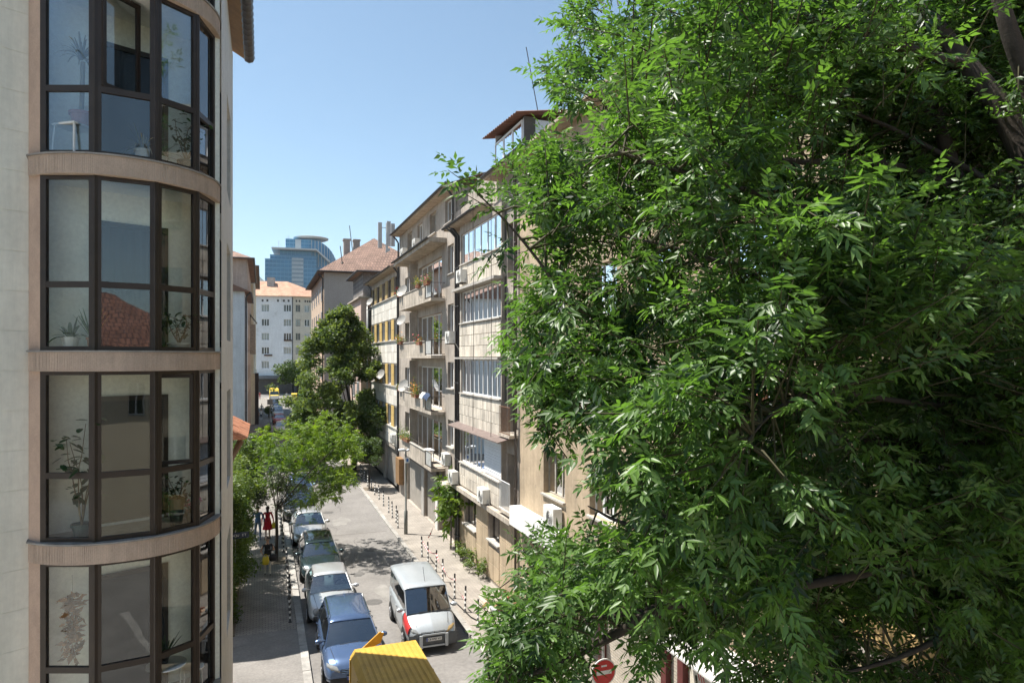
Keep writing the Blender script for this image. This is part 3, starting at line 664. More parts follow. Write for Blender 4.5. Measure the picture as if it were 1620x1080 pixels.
for (a,b) in ((6.2,7.6),(9.35,11.0),(12.7,14.3),(3.2,4.5)): panels(B1, FR, 49.15, 62.35, a, b, 1.05, .75, .0, STONEW, stagger=False)
for v in (4.5,7.6,11.0,14.3):
    mb = MB(); FR.box(mb, 49.12, 62.38, v, v+.07, .0, .13); mb.build('sill_course', SILL, B1)
soffit(B1, FR, 49.1, 62.8, 16.3, -.05, .6); gutter(B1, FR, 49.1, 62.8, 16.42, .66)
mb = MB(); mb.add([(XF-.55,49.1,16.42),(XF-.55,62.8,16.42),(XF+6,62.8,19.3),(XF+6,49.1,19.3)],[(0,1,2,3)]); mb.build('roof', ROOFD, B1)
downpipe(B1, FR, 62.2, .2, 15.9, .1, .05, GUTT, .4); downpipe(B1, FR, 49.3, .2, 15.9, .1, .06, GUTT, .4)
for (a,b) in ((50,55),(56,61)):
    mb = MB(); FR.box(mb, a,b,.1,2.9,-.2,-.18); mb.build('shop_shutter', SLAT, B1)

# ---- ochre house behind the tree
B4 = thing('apartment_building', 'ochre rendered apartment house with peeling plaster behind the big tree', 'building', (XF,14,0))
c4 = [(20.4,22.2),(16.9,18.6),(14.2,16.0),(10.4,12.2),(7.0,8.8),(3.6,5.4)]
h4 = [(a,b,c,c+1.55) for c in (5.05,8.1,11.0,14.0) for (a,b) in c4] + [(15.0,18.0,.3,2.7),(5,9.4,.3,3.0),(20.5,23.5,.3,3.0)]
mb = MB(); FR.wall(mb, 0.0, 24.55, 0, 17.3, h4, .3); mb.build('wall', OCHRE, B4)
mb = MB(); mb.box((XF+.05,0,0),(XF+9,.2,17.3)); mb.build('wall', OCHRE, B4)
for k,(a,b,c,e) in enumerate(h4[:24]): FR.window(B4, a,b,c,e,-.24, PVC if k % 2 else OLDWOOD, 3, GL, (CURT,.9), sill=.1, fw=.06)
mb = MB(); FR.box(mb, 20.1, 24.5, 3.45, 4.15, .0, .45); mb.build('whitewashed_plinth', M('whitewash',(.70,.69,.66),.9,.08,1.5,.3,30,streak=.12), B4)
mb = MB(); FR.box(mb, 17.6, 20.6, 3.05, 3.15, .0, 1.0); mb.build('tin_canopy', M('grey_tin',(.30,.31,.32),.6,.2,2,metal=.3), B4)
soffit(B4, FR, 0, 24.5, 17.3, -.05, .5, boards=False)
# brickwork shop with dark red posts
MAROON = M('maroon_paint', (.10,.022,.02), .5, .15, 4)
mb = MB(); FR.box(mb, 13.0, 19.3, .12, 3.1, .002, .06); mb.build('brick_facing', brickmat('cream_bricks',(.45,.40,.33),(.40,.35,.28),(.28,.25,.21),.25,.08,.01,plane='yz'), B4)
for u in (18.9,17.4,14.1,13.4):
    mb = MB(); FR.box(mb, u, u+.22, .12, 3.3, .06, .22); mb.build('post', MAROON, B4)
mb = MB(); FR.box(mb, 17.62,18.88,.9,2.7,.065,.09); mb.build('shop_window', M('shop_glass',(.02,.022,.022),.1,.1,2), B4)
gp = MB(); FR.box(gp, 10.3, 13.2, .15, 3.35, .07, .16); gpo = gp.build('shop_panel', M('cream_panel',(.58,.53,.44),.8,.08,2), B4)
sq = MB(); SPR = M('red_spray', (.45,.03,.025), .6, .1, 6)
def stroke(pts, w):
    for (a,b),(c,e) in zip(pts[:-1], pts[1:]):
        L_ = math.hypot(c-a,e-b); nx, ny = -(e-b)/L_*w/2, (c-a)/L_*w/2
        sq.quad(FR.P(a+nx,b+ny,.164),FR.P(c+nx,e+ny,.164),FR.P(c-nx,e-ny,.164),FR.P(a-nx,b-ny,.164))
for k in range(3): stroke([(13.0-k*.14,3.0-k*.10),(12.83-k*.14,2.62-k*.14)], .035)
stroke([(12.85,3.3),(12.7,3.2)], .035)
stroke([(11.9,3.05),(11.95,2.8),(12.02,2.62),(12.12,2.5),(12.2,2.48)], .09)
wv = [(11.9-.02*i, 2.78+.10*math.sin(i*1.25)) for i in range(26)]; stroke(wv, .05)
sq.build('graffiti', SPR, gpo, fix=False)
mb = MB(); mb.add([FR.P(10.2,3.65,.1),FR.P(13.3,3.65,.1),FR.P(13.3,3.40,1.0),FR.P(10.2,3.40,1.0),FR.P(10.2,3.69,.1),FR.P(13.3,3.69,.1),FR.P(13.3,3.44,1.0),FR.P(10.2,3.44,1.0)],[(0,1,2,3),(4,7,6,5),(0,4,5,1),(1,5,6,2),(2,6,7,3),(3,7,4,0)]); mb.build('awning', M('pale_tin',(.50,.49,.47),.5,.15,3), B4)
sg = thing('shop_sign', 'long tan shop sign with dark lettering in the shade under the tree', 'sign', (XF-.2,8,5.2))
mb = MB(); FR.box(mb, 6.2, 8.9, 5.15, 5.6, .02, .1); mb.build('board', M('tan_sign',(.48,.33,.15),.7,.1,3), sg)
letters('ula sa', .42, M('sign_letters',(.05,.03,.02),.6,.1,3), sg, Vector(FR.P(7.75,5.36,.104))-sg.location, (0,-1,0), (math.pi/2,0,-math.pi/2), .55)

# ------------------------------------------------------------------ fittings on the right-hand houses
def ac_unit(u, v, d, label, w=.82, h=.6, dep=.32, F_=FR):
    t = thing('air_conditioner', label, 'air conditioner', F_.P(u,v,d), group='air conditioners on the house fronts')
    mb = MB(); F_.box(mb, u-w/2,u+w/2,v,v+h,d,d+dep); mb.build('casing', ACW, t)
    g2 = MB(); c = F_.P(u-.12,v+h/2,d+dep+.006)
    n = 20; ring = []
    for k in range(n): ring.append(c + F_.U*(.235*math.cos(2*math.pi*k/n)) + Vector((0,0,.235*math.sin(2*math.pi*k/n))))
    g2.extr(ring, F_.N*.008); go = g2.build('fan_grille', ACD, t)
    g3 = MB()
    for r_ in (.06,.11,.16,.21,.238):
        for k in range(16):
            a0, a1 = 2*math.pi*k/16, 2*math.pi*(k+1)/16; p0 = c+F_.N*.012+F_.U*(r_*math.cos(a0))+Vector((0,0,r_*math.sin(a0))); p1 = c+F_.N*.012+F_.U*(r_*math.cos(a1))+Vector((0,0,r_*math.sin(a1)))
            g3.tube([p0,p1], .006, 3, cap=False)
    g3.build('guard', ACW, go, fix=False)
    b = MB()
    for q in (-.25,.25): F_.box(b, u+q-.02,u+q+.02,v-.05,v-.004,d-.12,d+dep)
    b.build('bracket', IRON, t)
    p = MB(); p.tube([F_.P(u-w/2-.005,v+.15,d+.1),F_.P(u-w/2-.12,v+.02,d+.06),F_.P(u-w/2-.16,v-.5,.02)], .02, 5); p.build('hose', M('pale_hose',(.5,.48,.44),.7,.15,5), t)
    return t
ac_unit(31.4,13.35,.22,'air conditioner on stone panels left of the topmost glazed bay')
ac_unit(33.2,10.5,.3,'air conditioner beside the dark downpipes at mid height')
ac_unit(35.0,4.15,.05,'air conditioner under the lowest narrow window beside the balcony')
ac_unit(32.7,3.6,.28,'air conditioner standing on the ledge beside the dark downpipes')
ac_unit(27.9,3.6,.25,'air conditioner on the ledge below the white roller shutter')
ac_unit(20.9,4.18,.06,'white air conditioner on the whitewashed plinth of the ochre house', .85,.65)
ac_unit(50.6,3.5,.05,'air conditioner at the foot of the yellow panelled house')
ac_unit(44.4,16.3,.45,'air conditioner on the top canopy, the farther of two')
ac_unit(40.6,16.3,.45,'air conditioner on the top canopy, the nearer of two')
def dish(u, v, d, r, label, az=-.5):
    t = thing('satellite_dish', label, 'satellite dish', FR.P(u,v,d), group='satellite dishes on the house fronts')
    ax = Vector((-.75, az, .42)).normalized(); a = ax.orthogonal().normalized(); b = ax.cross(a); c = FR.P(u,v,d); rows = []
    for i in range(5):
        rr = r*i/4; rows.append([c + (a*math.cos(2*math.pi*k/20)+b*math.sin(2*math.pi*k/20))*rr + ax*(.28*r*(i/4)**2) for k in range(21)])
    mb = MB(); mb.grid(rows); mb.grid([[p-ax*.012 for p in q] for q in rows]); mb.build('reflector', DISHM, t, fix=False, smooth=True)
    m2 = MB(); m2.tube([c-b*r*.9, c-b*r*.55+ax*r*1.0], .012, 4); m2.tube([c-b*r*.55+ax*r*1.0, c-b*r*.42+ax*r*1.02], .03, 6); m2.build('feed_arm', IRON, t)
    m3 = MB(); m3.tube([c-ax*.012, c-ax*.12+Vector((.05,0,-.05)), FR.P(u,v-.35,.0)], .02, 5); m3.build('mount', IRON, t); return t
dish(43.9,14.05,.75,.42,'satellite dish standing above the highest concrete balcony')
dish(43.5,7.95,.75,.42,'satellite dish on the second balcony beside orange flowers')
dish(46.3,12.3,.35,.38,'satellite dish under the highest balcony by the panelled house')
dish(55.2,8.4,.3,.42,'satellite dish on the yellow panelled house near the tall tree')
dish(61.2,14.7,.3,.36,'satellite dish at the far top corner of the panelled house')
GREENS = leafmat('planter_leaf', (.045,.085,.02), (.13,.20,.05), .3, .5)
FLO = {'red':M('red_petals',(.55,.04,.03),.6,.2,9),'orange':M('orange_petals',(.62,.25,.05),.6,.2,9),'pink':M('pink_petals',(.60,.18,.24),.6,.2,9),'yellow':M('yellow_petals',(.62,.48,.07),.6,.2,9)}
TERRA = M('terracotta_pot', (.30,.12,.07), .8, .2, 4)
def quads_cloud(name, pts, size, mat, parent, tone=None, aspect=.5, kind=None, up=.4):
    """small leaf-shaped faces round the given points"""
    n = len(pts); pts = np.asarray(pts, float)
    d = rng.normal(size=(n,3)); d[:,2] = d[:,2]*.5 - .1; d /= np.linalg.norm(d,axis=1,keepdims=True)
    nn = rng.normal(size=(n,3)); nn[:,2] = np.abs(nn[:,2]) + up; s_ = np.cross(d,nn); s_ /= np.linalg.norm(s_,axis=1,keepdims=True)+1e-9
    sz = size*rng.uniform(.6,1.3,size=(n,1)); up_ = np.cross(s_, d)
    v = np.stack([pts, pts+d*sz*.45+s_*sz*aspect*.5+up_*sz*.08, pts+d*sz, pts+d*sz*.45-s_*sz*aspect*.5+up_*sz*.08], 1).reshape(-1,3)
    off = np.array(world_loc(parent)) if parent is not None else 0
    f = np.arange(n*4).reshape(n,4); f = np.concatenate([f[:,[0,1,2]], f[:,[0,2,3]]])
    return np_mesh(name, v-off, f, mat, parent, np.repeat(tone if tone is not None else rng.uniform(0,1,n), 4), kind)
def np_mesh(name, v, f, mat, parent, tone=None, kind=None, smooth=False):
    me = bpy.data.meshes.new(name); me.vertices.add(len(v)); me.vertices.foreach_set('co', np.ascontiguousarray(v, dtype=np.float32).ravel())
    k = f.shape[1]; me.loops.add(f.size); me.loops.foreach_set('vertex_index', np.ascontiguousarray(f, dtype=np.int32).ravel())
    me.polygons.add(len(f)); me.polygons.foreach_set('loop_start', np.arange(0, f.size, k, dtype=np.int32)); me.polygons.foreach_set('loop_total', np.full(len(f), k, dtype=np.int32))
    if tone is not None:
        a = me.attributes.new('tone', 'FLOAT', 'POINT'); a.data.foreach_set('value', np.ascontiguousarray(tone, dtype=np.float32))
    me.update(calc_edges=True); me.materials.append(mat)
    if smooth: me.polygons.foreach_set('use_smooth', np.ones(len(f), dtype=bool))
    o = bpy.data.objects.new(name, me); COL.objects.link(o)
    if parent is not None: o.parent = parent
    if kind: o['kind'] = kind
    return o
def planter(u, v, d, w, label, flower, n=160, h=.35, F_=FR):
    t = thing('flower_box', label, 'flower box', F_.P(u,v,d), group='flower boxes on the balconies')
    mb = MB(); c = [F_.P(u-w/2,v,d-.09),F_.P(u+w/2,v,d-.09),F_.P(u+w/2,v,d+.09),F_.P(u-w/2,v,d+.09)]; e = [F_.P(u-w/2-.02,v+.2,d-.11),F_.P(u+w/2+.02,v+.2,d-.11),F_.P(u+w/2+.02,v+.2,d+.11),F_.P(u-w/2-.02,v+.2,d+.11)]
    mb.add(c+e, [(0,3,2,1),(4,5,6,7),(0,1,5,4),(1,2,6,5),(2,3,7,6),(3,0,4,7)]); mb.build('trough', TERRA, t)
    P = [F_.P(u+rng.uniform(-w*.58,w*.58), v+.15+h*abs(rng.normal())*.6 - .1*(rng.random()<.3), d+rng.normal()*.13) for _ in range(n)]
    quads_cloud('foliage', P, .11, GREENS, t, kind='stuff')
    if flower:
        P = [F_.P(u+rng.uniform(-w*.55,w*.55), v+.22+h*abs(rng.normal())*.6, d+.04+rng.normal()*.12) for _ in range(n//3)]
        quads_cloud('blossoms', P, .08, FLO[flower], t, aspect=1, kind='stuff')
    return t
planter(44.6,13.75,.86,.7,'flower box with red geraniums on the highest concrete balcony','red')
planter(38.6,13.78,.9,.8,'flower box of green plants on the highest balcony near its rail frame','yellow')
planter(36.6,13.75,.86,.9,'flower box with pink flowers on the rail frame of the highest balcony','pink')
planter(44.2,10.65,.86,1.1,'flower box with orange flowers at the far end of the third balcony','orange',200)
planter(38.4,10.5,.9,.8,'flower box with dark red flowers on the third balcony','red',90)
planter(44.4,7.6,.86,.8,'small green flower box at the far end of the second balcony','yellow',90)
planter(39.4,7.45,.92,1.2,'large flower box overflowing with orange blooms on the second balcony','orange',360,.6)
planter(42.8,4.55,.86,2.4,'long leafy planter on the lowest balcony',None,420,.5)
# lowest balcony: table and chairs, washing on the second
t = thing('balcony_table', 'small pale table on the lowest balcony', 'table', FR.P(38.2,3.82,.4))
mb = MB(); FR.box(mb, 37.7,38.7,4.52,4.56,.15,.62); mb.build('table_top', PVC, t)
for (a,b) in ((37.78,.2),(38.6,.2),(37.78,.56),(38.6,.56)):
    mb = MB(); mb.tube([FR.P(a,3.82,b),FR.P(a,4.52,b)], .018, 5); mb.build('leg', STEELG, t)
t = thing('laundry', 'dark blue and white washing heaped on the second balcony corner', 'laundry', FR.P(37,7.7,.8))
for nm, (a,b,m_) in (('cloth',(36.1,37.3,M('navy_cloth',(.03,.05,.10),.9,.2,5))),('cloth',(37.2,38.0,CURT))):
    q = MB(); rows = []
    for i in range(7): rows.append([FR.P(a+(b-a)*k/8, 7.72+.12*math.sin(math.pi*k/8)+.05*math.sin(k*2+i)- (i-3)**2*.03, .6+.07*i) for k in range(9)])
    q.grid(rows); q.build(nm, m_, t, fix=False, smooth=True)
# ------------------------------------------------------------------ LEFT SIDE beyond the corner block
def hip_roof(parent, x0,x1,y0,y1,z,h,over=.5,mat=TILE,name='roof',ridge='y',inset=None):
    x0-=over; x1+=over; y0-=over; y1+=over; i_ = inset if inset is not None else min(x1-x0,y1-y0)/2
    if ridge == 'y': a,b = ((x0+x1)/2,y0+i_,z+h),((x0+x1)/2,y1-i_,z+h)
    else: a,b = (x0+i_,(y0+y1)/2,z+h),(x1-i_,(y0+y1)/2,z+h)
    mb = MB(); c = [(x0,y0,z),(x1,y0,z),(x1,y1,z),(x0,y1,z)]
    fs = [(0,1,4),(1,2,5,4),(2,3,5),(3,0,4,5)] if ridge == 'y' else [(0,1,5,4),(1,2,5),(2,3,4,5),(3,0,4)]
    mb.add(c+[a,b], fs+[(3,2,1,0)]); r = mb.build(name, mat, parent)
    e = MB()
    for p,q in zip(c, c[1:]+c[:1]): e.tube([p,q], .09, 6)
    e.build('gutter', GUTT, r); return r
def tilemat(name, c1, c2, mortar):
    m = brickmat(name, c1, c2, mortar, .28, .34, .03, bump=1.0, var=.3); return m
FTILE = tilemat('far_roof_tiles', (.30,.185,.135), (.24,.145,.108), (.14,.09,.07))
FTILE2 = tilemat('orange_roof_tiles', (.52,.30,.20), (.46,.265,.175), (.34,.19,.125))
SHADEW = M('shade_tinted_render', (.56,.60,.63), .9, .08, .8, streak=.2, spots=.2)  # the blue of skylit shade is put into this base colour
# house with terracotta eave by the hedge
t = thing('house', 'low house with terracotta tiled eave peeping from behind the corner block', 'house', (-3,29.5,0))
mb = MB(); mb.box((-5,25.7,0),(-1.15,30.6,7.0)); mb.build('wall', M('cream_render',(.55,.50,.41),.9,.12,.8,streak=.2), t)
mb = MB(); mb.add([(-.55,25.4,6.95),(-.55,30.8,6.95),(-3.2,30.8,8.35),(-3.2,25.4,8.35),(-5.6,25.4,6.95),(-5.6,30.8,6.95)],[(0,1,2,3),(3,2,5,4),(0,3,4),(1,5,2),(0,4,5,1)]); ro = mb.build('roof', TILE, t)
q = MB(); n = 6; rows = []
for yy in (0,.40): rows.append([(.095*math.cos(math.pi*k/n)*(1-.12*(yy>0)), yy, .075*math.sin(math.pi*k/n)) for k in range(n+1)])
q.grid(rows); q.grid([[(x*.86,y,z*.8-.005) for x,y,z in r] for r in rows]); q.add([*rows[0],*[(x*.86,y,z*.8-.005) for x,y,z in rows[0]]],[(i,i+1,i+n+2,i+n+1) for i in range(n)])
tme = q.mesh('roof_tile', smooth=True); tme.materials.append(TILE)
sl_ang = math.atan2(1.4,2.65)
for i in range(8):
    for j in range(23):
        x = -.50 - i*.33*math.cos(sl_ang); zz = 6.97 + i*.33*math.sin(sl_ang)
        o = link_mesh('roof_tile', tme, ro, Vector((x, 25.5+j*.225, zz+random.uniform(-.01,.015)))-Vector(world_loc(t)))
        o.rotation_euler = (-sl_ang+random.uniform(-.04,.04), 0, math.pi/2+random.uniform(-.05,.05)); o.rotation_mode = 'ZYX'
        o.rotation_mode = 'XYZ'; m_ = Matrix.Rotation(math.pi/2,4,'Z') @ Matrix.Rotation(sl_ang+random.uniform(-.04,.04),4,'X'); o.rotation_euler = m_.to_euler()
for yy in (25.9,28,30.2):
    mb = MB(); mb.tube([(-1.12,yy,5.9),(-.95,yy,6.3),(-.65,yy,6.85)], .06, 6); mb.build('eave_bracket', M('brown_timber',(.19,.12,.075),.8,.2,4), t)
# pale end wall with bluish shade painted in, taller tiled house, cream shop: farther down the left pavement
t = thing('house', 'pale rendered house tinted bluish for shade, with bare end wall down the left pavement', 'house', (-1.5,72,0))
FL = Facade((-1.5,0,0),(0,-1,0),(1,0,0))
hl = [(-y-1.2,-y,z,z+1.6) for z in (4.2,7.3,10.3,13.2) for y in (68,71,74,77)]
mb = MB(); FL.wall(mb,-80,-66,0,15.9,hl,.2); mb.box((-14,66,0),(-1.51,66.2,15.9)); mb.build('wall', SHADEW, t)
for h in hl: FL.window(t,*h,-.15,PVC,2,GL,None,fw=.07)
mb = MB(); mb.add([(-1.0,65.6,15.7),(-1.0,80,15.7),(-7,80,18.2),(-7,65.6,18.2),(-14,65.6,15.9),(-14,80,15.9)],[(0,1,2,3),(3,2,5,4),(0,3,4),(1,5,2),(0,4,5,1)]); ro = mb.build('roof', ROOFD, t)
gutter(t, FL, -80, -65.6, 15.72, .56); downpipe(t, FL, -66.3, .2, 15.2, .12, .07, GUTT, .4)
t = thing('apartment_building', 'brownish house with tiled roof rising behind the pale rendered house', 'building', (-1.6,92,0))
FL2 = Facade((-1.55,0,0),(0,-1,0),(1,0,0)); hl = [(-y-1.4,-y,z,z+1.7) for z in (4,7.2,10.4,13.6,17.0) for y in (82,86,90,94,98)]
mb = MB(); FL2.wall(mb,-105,-80.4,0,20.6,hl,.2); mb.box((-16,80.4,0),(-1.56,80.6,20.6)); mb.build('wall', M('greybrown_render',(.42,.35,.29),.9,.15,.5,streak=.25), t)
for h in hl: FL2.window(t,*h,-.15,PVC,2,GL,None,fw=.07)
hip_roof(t,-15,-1.55,80.4,105,20.6,3.4,.7,FTILE)
mb = MB(); FL2.box(mb,-100,-97.5,10.2,14.2,.0,.7); mb.build('enclosed_balcony', OLDWOOD, t)
mb = MB(); mb.add([FL2.P(-104,15.6,0),FL2.P(-97,15.6,0),FL2.P(-97,14.4,.9),FL2.P(-104,14.4,.9)],[(0,1,2,3)]); mb.build('canvas_awning', M('pale_canvas',(.6,.62,.64),.8,.1,1), t, fix=False)
t = thing('apartment_building', 'cream house with low cream shop storey near the far end of left pavement', 'building', (-1,118,0))
FL3 = Facade((-1.2,0,0),(0,-1,0),(1,0,0)); hl = [(-y-1.5,-y,z,z+1.8) for z in (9,12.6,16.2,19.6) for y in (110,116,122,128,134)]
mb = MB(); FL3.wall(mb,-140,-106,7.5,23.0,hl,.2); mb.box((-16,106,7.5),(-1.21,106.2,23)); mb.box((-16,139.8,0),(-1.21,140,23)); mb.build('wall', M('cream_wall',(.60,.53,.40),.9,.1,.5,streak=.2), t)
for h in hl: FL3.window(t,*h,-.15,PVC,2,GL,None,fw=.07)
mb = MB(); mb.box((-12,105.5,0),(-1.0,139,7.45)); mb.build('shop_storey', M('cream_shop',(.64,.56,.40),.9,.1,.5,streak=.15), t)
mb = MB(); mb.box((-.99,105.45,0),(-.5,107.5,7.5)); mb.build('dark_shutter', M('dark_bronze',(.04,.033,.03),.5,.2,2), t)
hip_roof(t,-15,-1.2,106,140,23,3.2,.7,FTILE)

# ------------------------------------------------------------------ far building closing the street
t = thing('apartment_building', 'cream and white apartment house with orange roof closing the far end of the street', 'building', (4,192,0))
WHITEP = M('patched_white_render', (.74,.76,.77), .9, .06, .25, streak=.12, spots=.45, spotcol=(.50,.50,.48), fine=.05)
CREAMP = M('patched_cream_render', (.62,.57,.47), .9, .08, .25, streak=.12, spots=.4, spotcol=(.45,.41,.35))
YELW = M('pale_yellow_render', (.60,.50,.30), .9, .08, .3, streak=.12)
p0, p1, p2 = Vector((-8,192.6,0)), Vector((7.6,189.2,0)), Vector((16,190.5,0))
FA = Facade(p0, p1-p0, Vector(((p1-p0).y,-(p1-p0).x,0))); FB = Facade(p1, p2-p1, Vector(((p2-p1).y,-(p2-p1).x,0)))
LA, LB_ = (p1-p0).length, (p2-p1).length
zr = [6.9, 10.6, 14.3, 18.0, 21.8]
ha = [(a,a+1.9,z,z+1.9) for z in zr for a in (2.2, 8.0, 13.6)] ; ha2 = [(a,a+.5,24.4,25.0) for a in (8.0,9.2,11.9,13.4,14.6)]
hb = [(a,a+w_,z,z+1.9) for z in zr for a,w_ in ((.7,1.2),(3.0,1.3),(5.6,1.2))]; hb2 = [(a,a+.4,24.4,25.0) for a in (.7,1.5,3.0,3.6,4.2)]
mb = MB(); FA.wall(mb, 6.6, LA, 5.0, 25.9, [h for h in ha if h[0] > 6.6]+ha2, .25); mb.build('wall', WHITEP, t)
mb = MB(); FA.wall(mb, 0, 6.595, 5.0, 25.9, [h for h in ha if h[0] < 6.6], .25); mb.build('wall', YELW, t)
mb = MB(); FB.wall(mb, 0.005, LB_, 5.0, 25.9, hb+hb2, .25); mb.build('wall', CREAMP, t)
mb = MB(); FA.box(mb,0,LA-.3,0,4.95,-4,-.6); FB.box(mb,.3,LB_,0,4.95,-4,-.6); mb.build('shopfront', M('dark_shopfront',(.05,.05,.05),.4,.4,.4), t)
for k,h in enumerate(ha):
    FA.window(t,*h,-.18,PVC,3,GL,(CURT,.9) if k%2 else None,fw=.12, blind=.95 if k == 5 else None)
for k,h in enumerate(hb): FB.window(t,*h,-.18,PVC if k%3 else OLDWOOD,2,GL,(CURT,.9) if k%2 else None,fw=.12)
for h in ha2: q = MB(); FA.box(q,*h,-.25,-.2); q.build('attic_vent', ROOM, t)
for h in hb2: q = MB(); FB.box(q,*h,-.25,-.2); q.build('attic_vent', ROOM, t)
mb = MB(); FA.box(mb, 6, LA, 4.2, 5.0, -.3, 1.6); FB.box(mb,.0,LB_,4.21,5.01,-.3,1.3); mb.build('shop_awning', M('grey_awning',(.12,.13,.14),.7,.2,.5), t)
mb = MB(); c = [FA.P(-1,25.9,.8), FA.P(LA,25.9,.8)+Vector((0,-.2,0)), FB.P(LB_+1,25.9,.8), FB.P(LB_+1,25.9,-14), FA.P(-1,25.9,-14)]; r1, r2 = FA.P(5,30.4,-6), FA.P(LA-2.5,30.4,-6)
mb.add(c+[r1,r2], [(0,1,6,5),(1,2,6),(2,3,6),(3,4,5,6),(4,0,5),(4,3,2,1,0)]); ro = mb.build('roof', FTILE2, t)
mb = MB(); FA.box(mb, 8.6,10.4,27.2,31.2,-5.2,-3.6); mb.build('chimney', M('grey_chimney',(.42,.39,.36),.9,.2,1), ro)
mb = MB(); mb.tube([FA.P(LA-.1,5,.12),FA.P(LA-.1,25.7,.12)], .12, 6); mb.build('downpipe', GUTT, t)
for (u,v) in ((8.9,12.2-.2),(13.9,15.9)):
    q = MB(); FA.box(q,u-.2,u+1.8,v+2.25 if False else v-1.85,v-1.45,.02,.3); q.build('window_planter', M('planter_dark',(.10,.06,.04),.8,.4,2), t)

# ------------------------------------------------------------------ hip-roofed houses beyond the panelled house
t = thing('apartment_building', 'tall house with blank grey gable and brown hipped roof', 'building', (9,85,0))
mb = MB(); mb.box((6.75,82,0),(20,104,19.7)); mb.build('wall', M('grey_gable',(.37,.335,.30),.92,.06,.5,streak=.1), t)
FG = Facade((6.74,0,0),(0,1,0),(-1,0,0)); mb = MB(); hg = [(a,a+1.2,z,z+1.7) for z in (4,7.2,10.4,13.6,16.6) for a in (85,89,93,97,101)]
FG.wall(mb,82.01,104,0,19.6,hg,.2); mb.build('wall', M('pinkish_render',(.56,.44,.34),.9,.08,.6,streak=.15), t)
for h in hg: FG.window(t,*h,.0,PVC,2,GL,None,fw=.07,room=.006)
r_ = hip_roof(t,6.75,20,82,104,19.75,5.2,.75,FTILE,inset=6.5)
for (x,y) in ((9.5,83.6),(10.7,83.6)):
    mb = MB(); mb.box((x,y+3,20.5),(x+.75,y+3.9,24.3)); mb.box((x-.08,y+2.92,24.3),(x+.83,y+3.98,24.5)); mb.build('chimney', M('chimney_render',(.33,.29,.26),.9,.2,1.5), r_)
downpipe(t, FG, 82.6, .1, 19, .1, .08, GUTT, .5)
t = thing('house', 'narrow house with dark grey stone top storey over pink walls', 'house', (9.5,67,0))
mb = MB(); mb.box((8.45,63.2,0),(15,71.5,15.2)); mb.build('wall', M('pink_render',(.56,.42,.35),.9,.08,.6,streak=.2), t)
mb = MB(); mb.box((8.75,64.0,15.3),(15,71.3,17.7)); mb.build('stone_storey', brickmat('dark_rubble',(.24,.22,.21),(.18,.165,.155),(.13,.12,.11),.35,.2,.02,plane='xz'), t)
mb = MB(); mb.box((8.2,63.0,15.2),(15.2,71.7,15.33)); mb.build('cornice', CONC, t)
FP = Facade((8.44,0,0),(0,1,0),(-1,0,0))
for z in (6,9,12):
    for a in (64.5,67.6): FP.window(t,a,a+1.2,z,z+1.5,.0,PVC,2,GL,None,fw=.07,room=.006)
hip_roof(t,8.75,15,64,71.3,17.7,2.6,.6,FTILE,inset=3)
FQ = Facade((0,63.19,0),(1,0,0),(0,-1,0)); FQ.window(t,9.1,9.9,11.5,14.2,.0,PVC,1,GL,None,fw=.08,room=.006); downpipe(t, FQ, 9.0, 0, 15, .1,.06,STEELG)
# mobile phone mast on the roof
t = thing('antenna_mast', 'grey mobile phone mast with upright panels on a roof', 'antenna', (12.4,72.5,19.2))
mb = MB(); mb.tube([(12.4,72.5,19.2),(12.4,72.5,24.0)], .12, 8); mb.build('mast', STEELG, t)
for k,(dx,dy,z0,z1) in enumerate(((-.75,-.1,21.3,24.0),(.1,-.5,21.5,24.1),(.65,.1,21.6,24.0))):
    mb = MB(); mb.box((12.4+dx-.2,72.5+dy-.12,z0),(12.4+dx+.2,72.5+dy+.12,z1)); pn = mb.build('antenna_panel', M('mast_panel',(.40,.40,.39),.5,.1,2), t)
    mb = MB(); 
    for z in (z0+.4,z1-.5): mb.tube([(12.4,72.5,z),(12.4+dx,72.5+dy,z)], .04, 5)
    mb.build('bracket', STEELG, pn)
for (z,s_) in ((20.3,.3),(20.9,.28),(19.7,.35)):
    mb = MB(); mb.box((12.25,72.1,z),(12.25+s_*1.5,72.4,z+s_*1.3)); mb.build('radio_unit', STEELG, t)
for (x,y,z0,z1,lbl) in ((11.0,90,23.2,26.8,'thin whip aerial leaning above the brown hipped roof'),(14.0,92,23.5,25.6,'short whip aerial right of the leaning one'),(8.6,80,20.5,22.5,'short aerial left of the chimneys')):
    mb = MB(); mb.tube([(x,y,z0),(x-.12*(z1-z0),y,z1)], .05, 5); mb.tube([(x-.1,y,z0),(x+.1,y,z0+.15)], .12, 5); tag(mb.build('aerial', IRON, loc=(x,y,z0)), lbl, 'antenna', 'whip aerials on the roofs')
mb = MB(); p = Vector((10.9,26.4,19.6)); mb.tube([p, p+Vector((-.5,.3,3.2))], .02, 5); mb.tube([p+Vector((0,0,-.3)), p], .05, 6); tag(mb.build('aerial', IRON, loc=tuple(p)), 'thin whip aerial at the edge of the big tree above the attic box', 'antenna', 'whip aerials on the roofs')

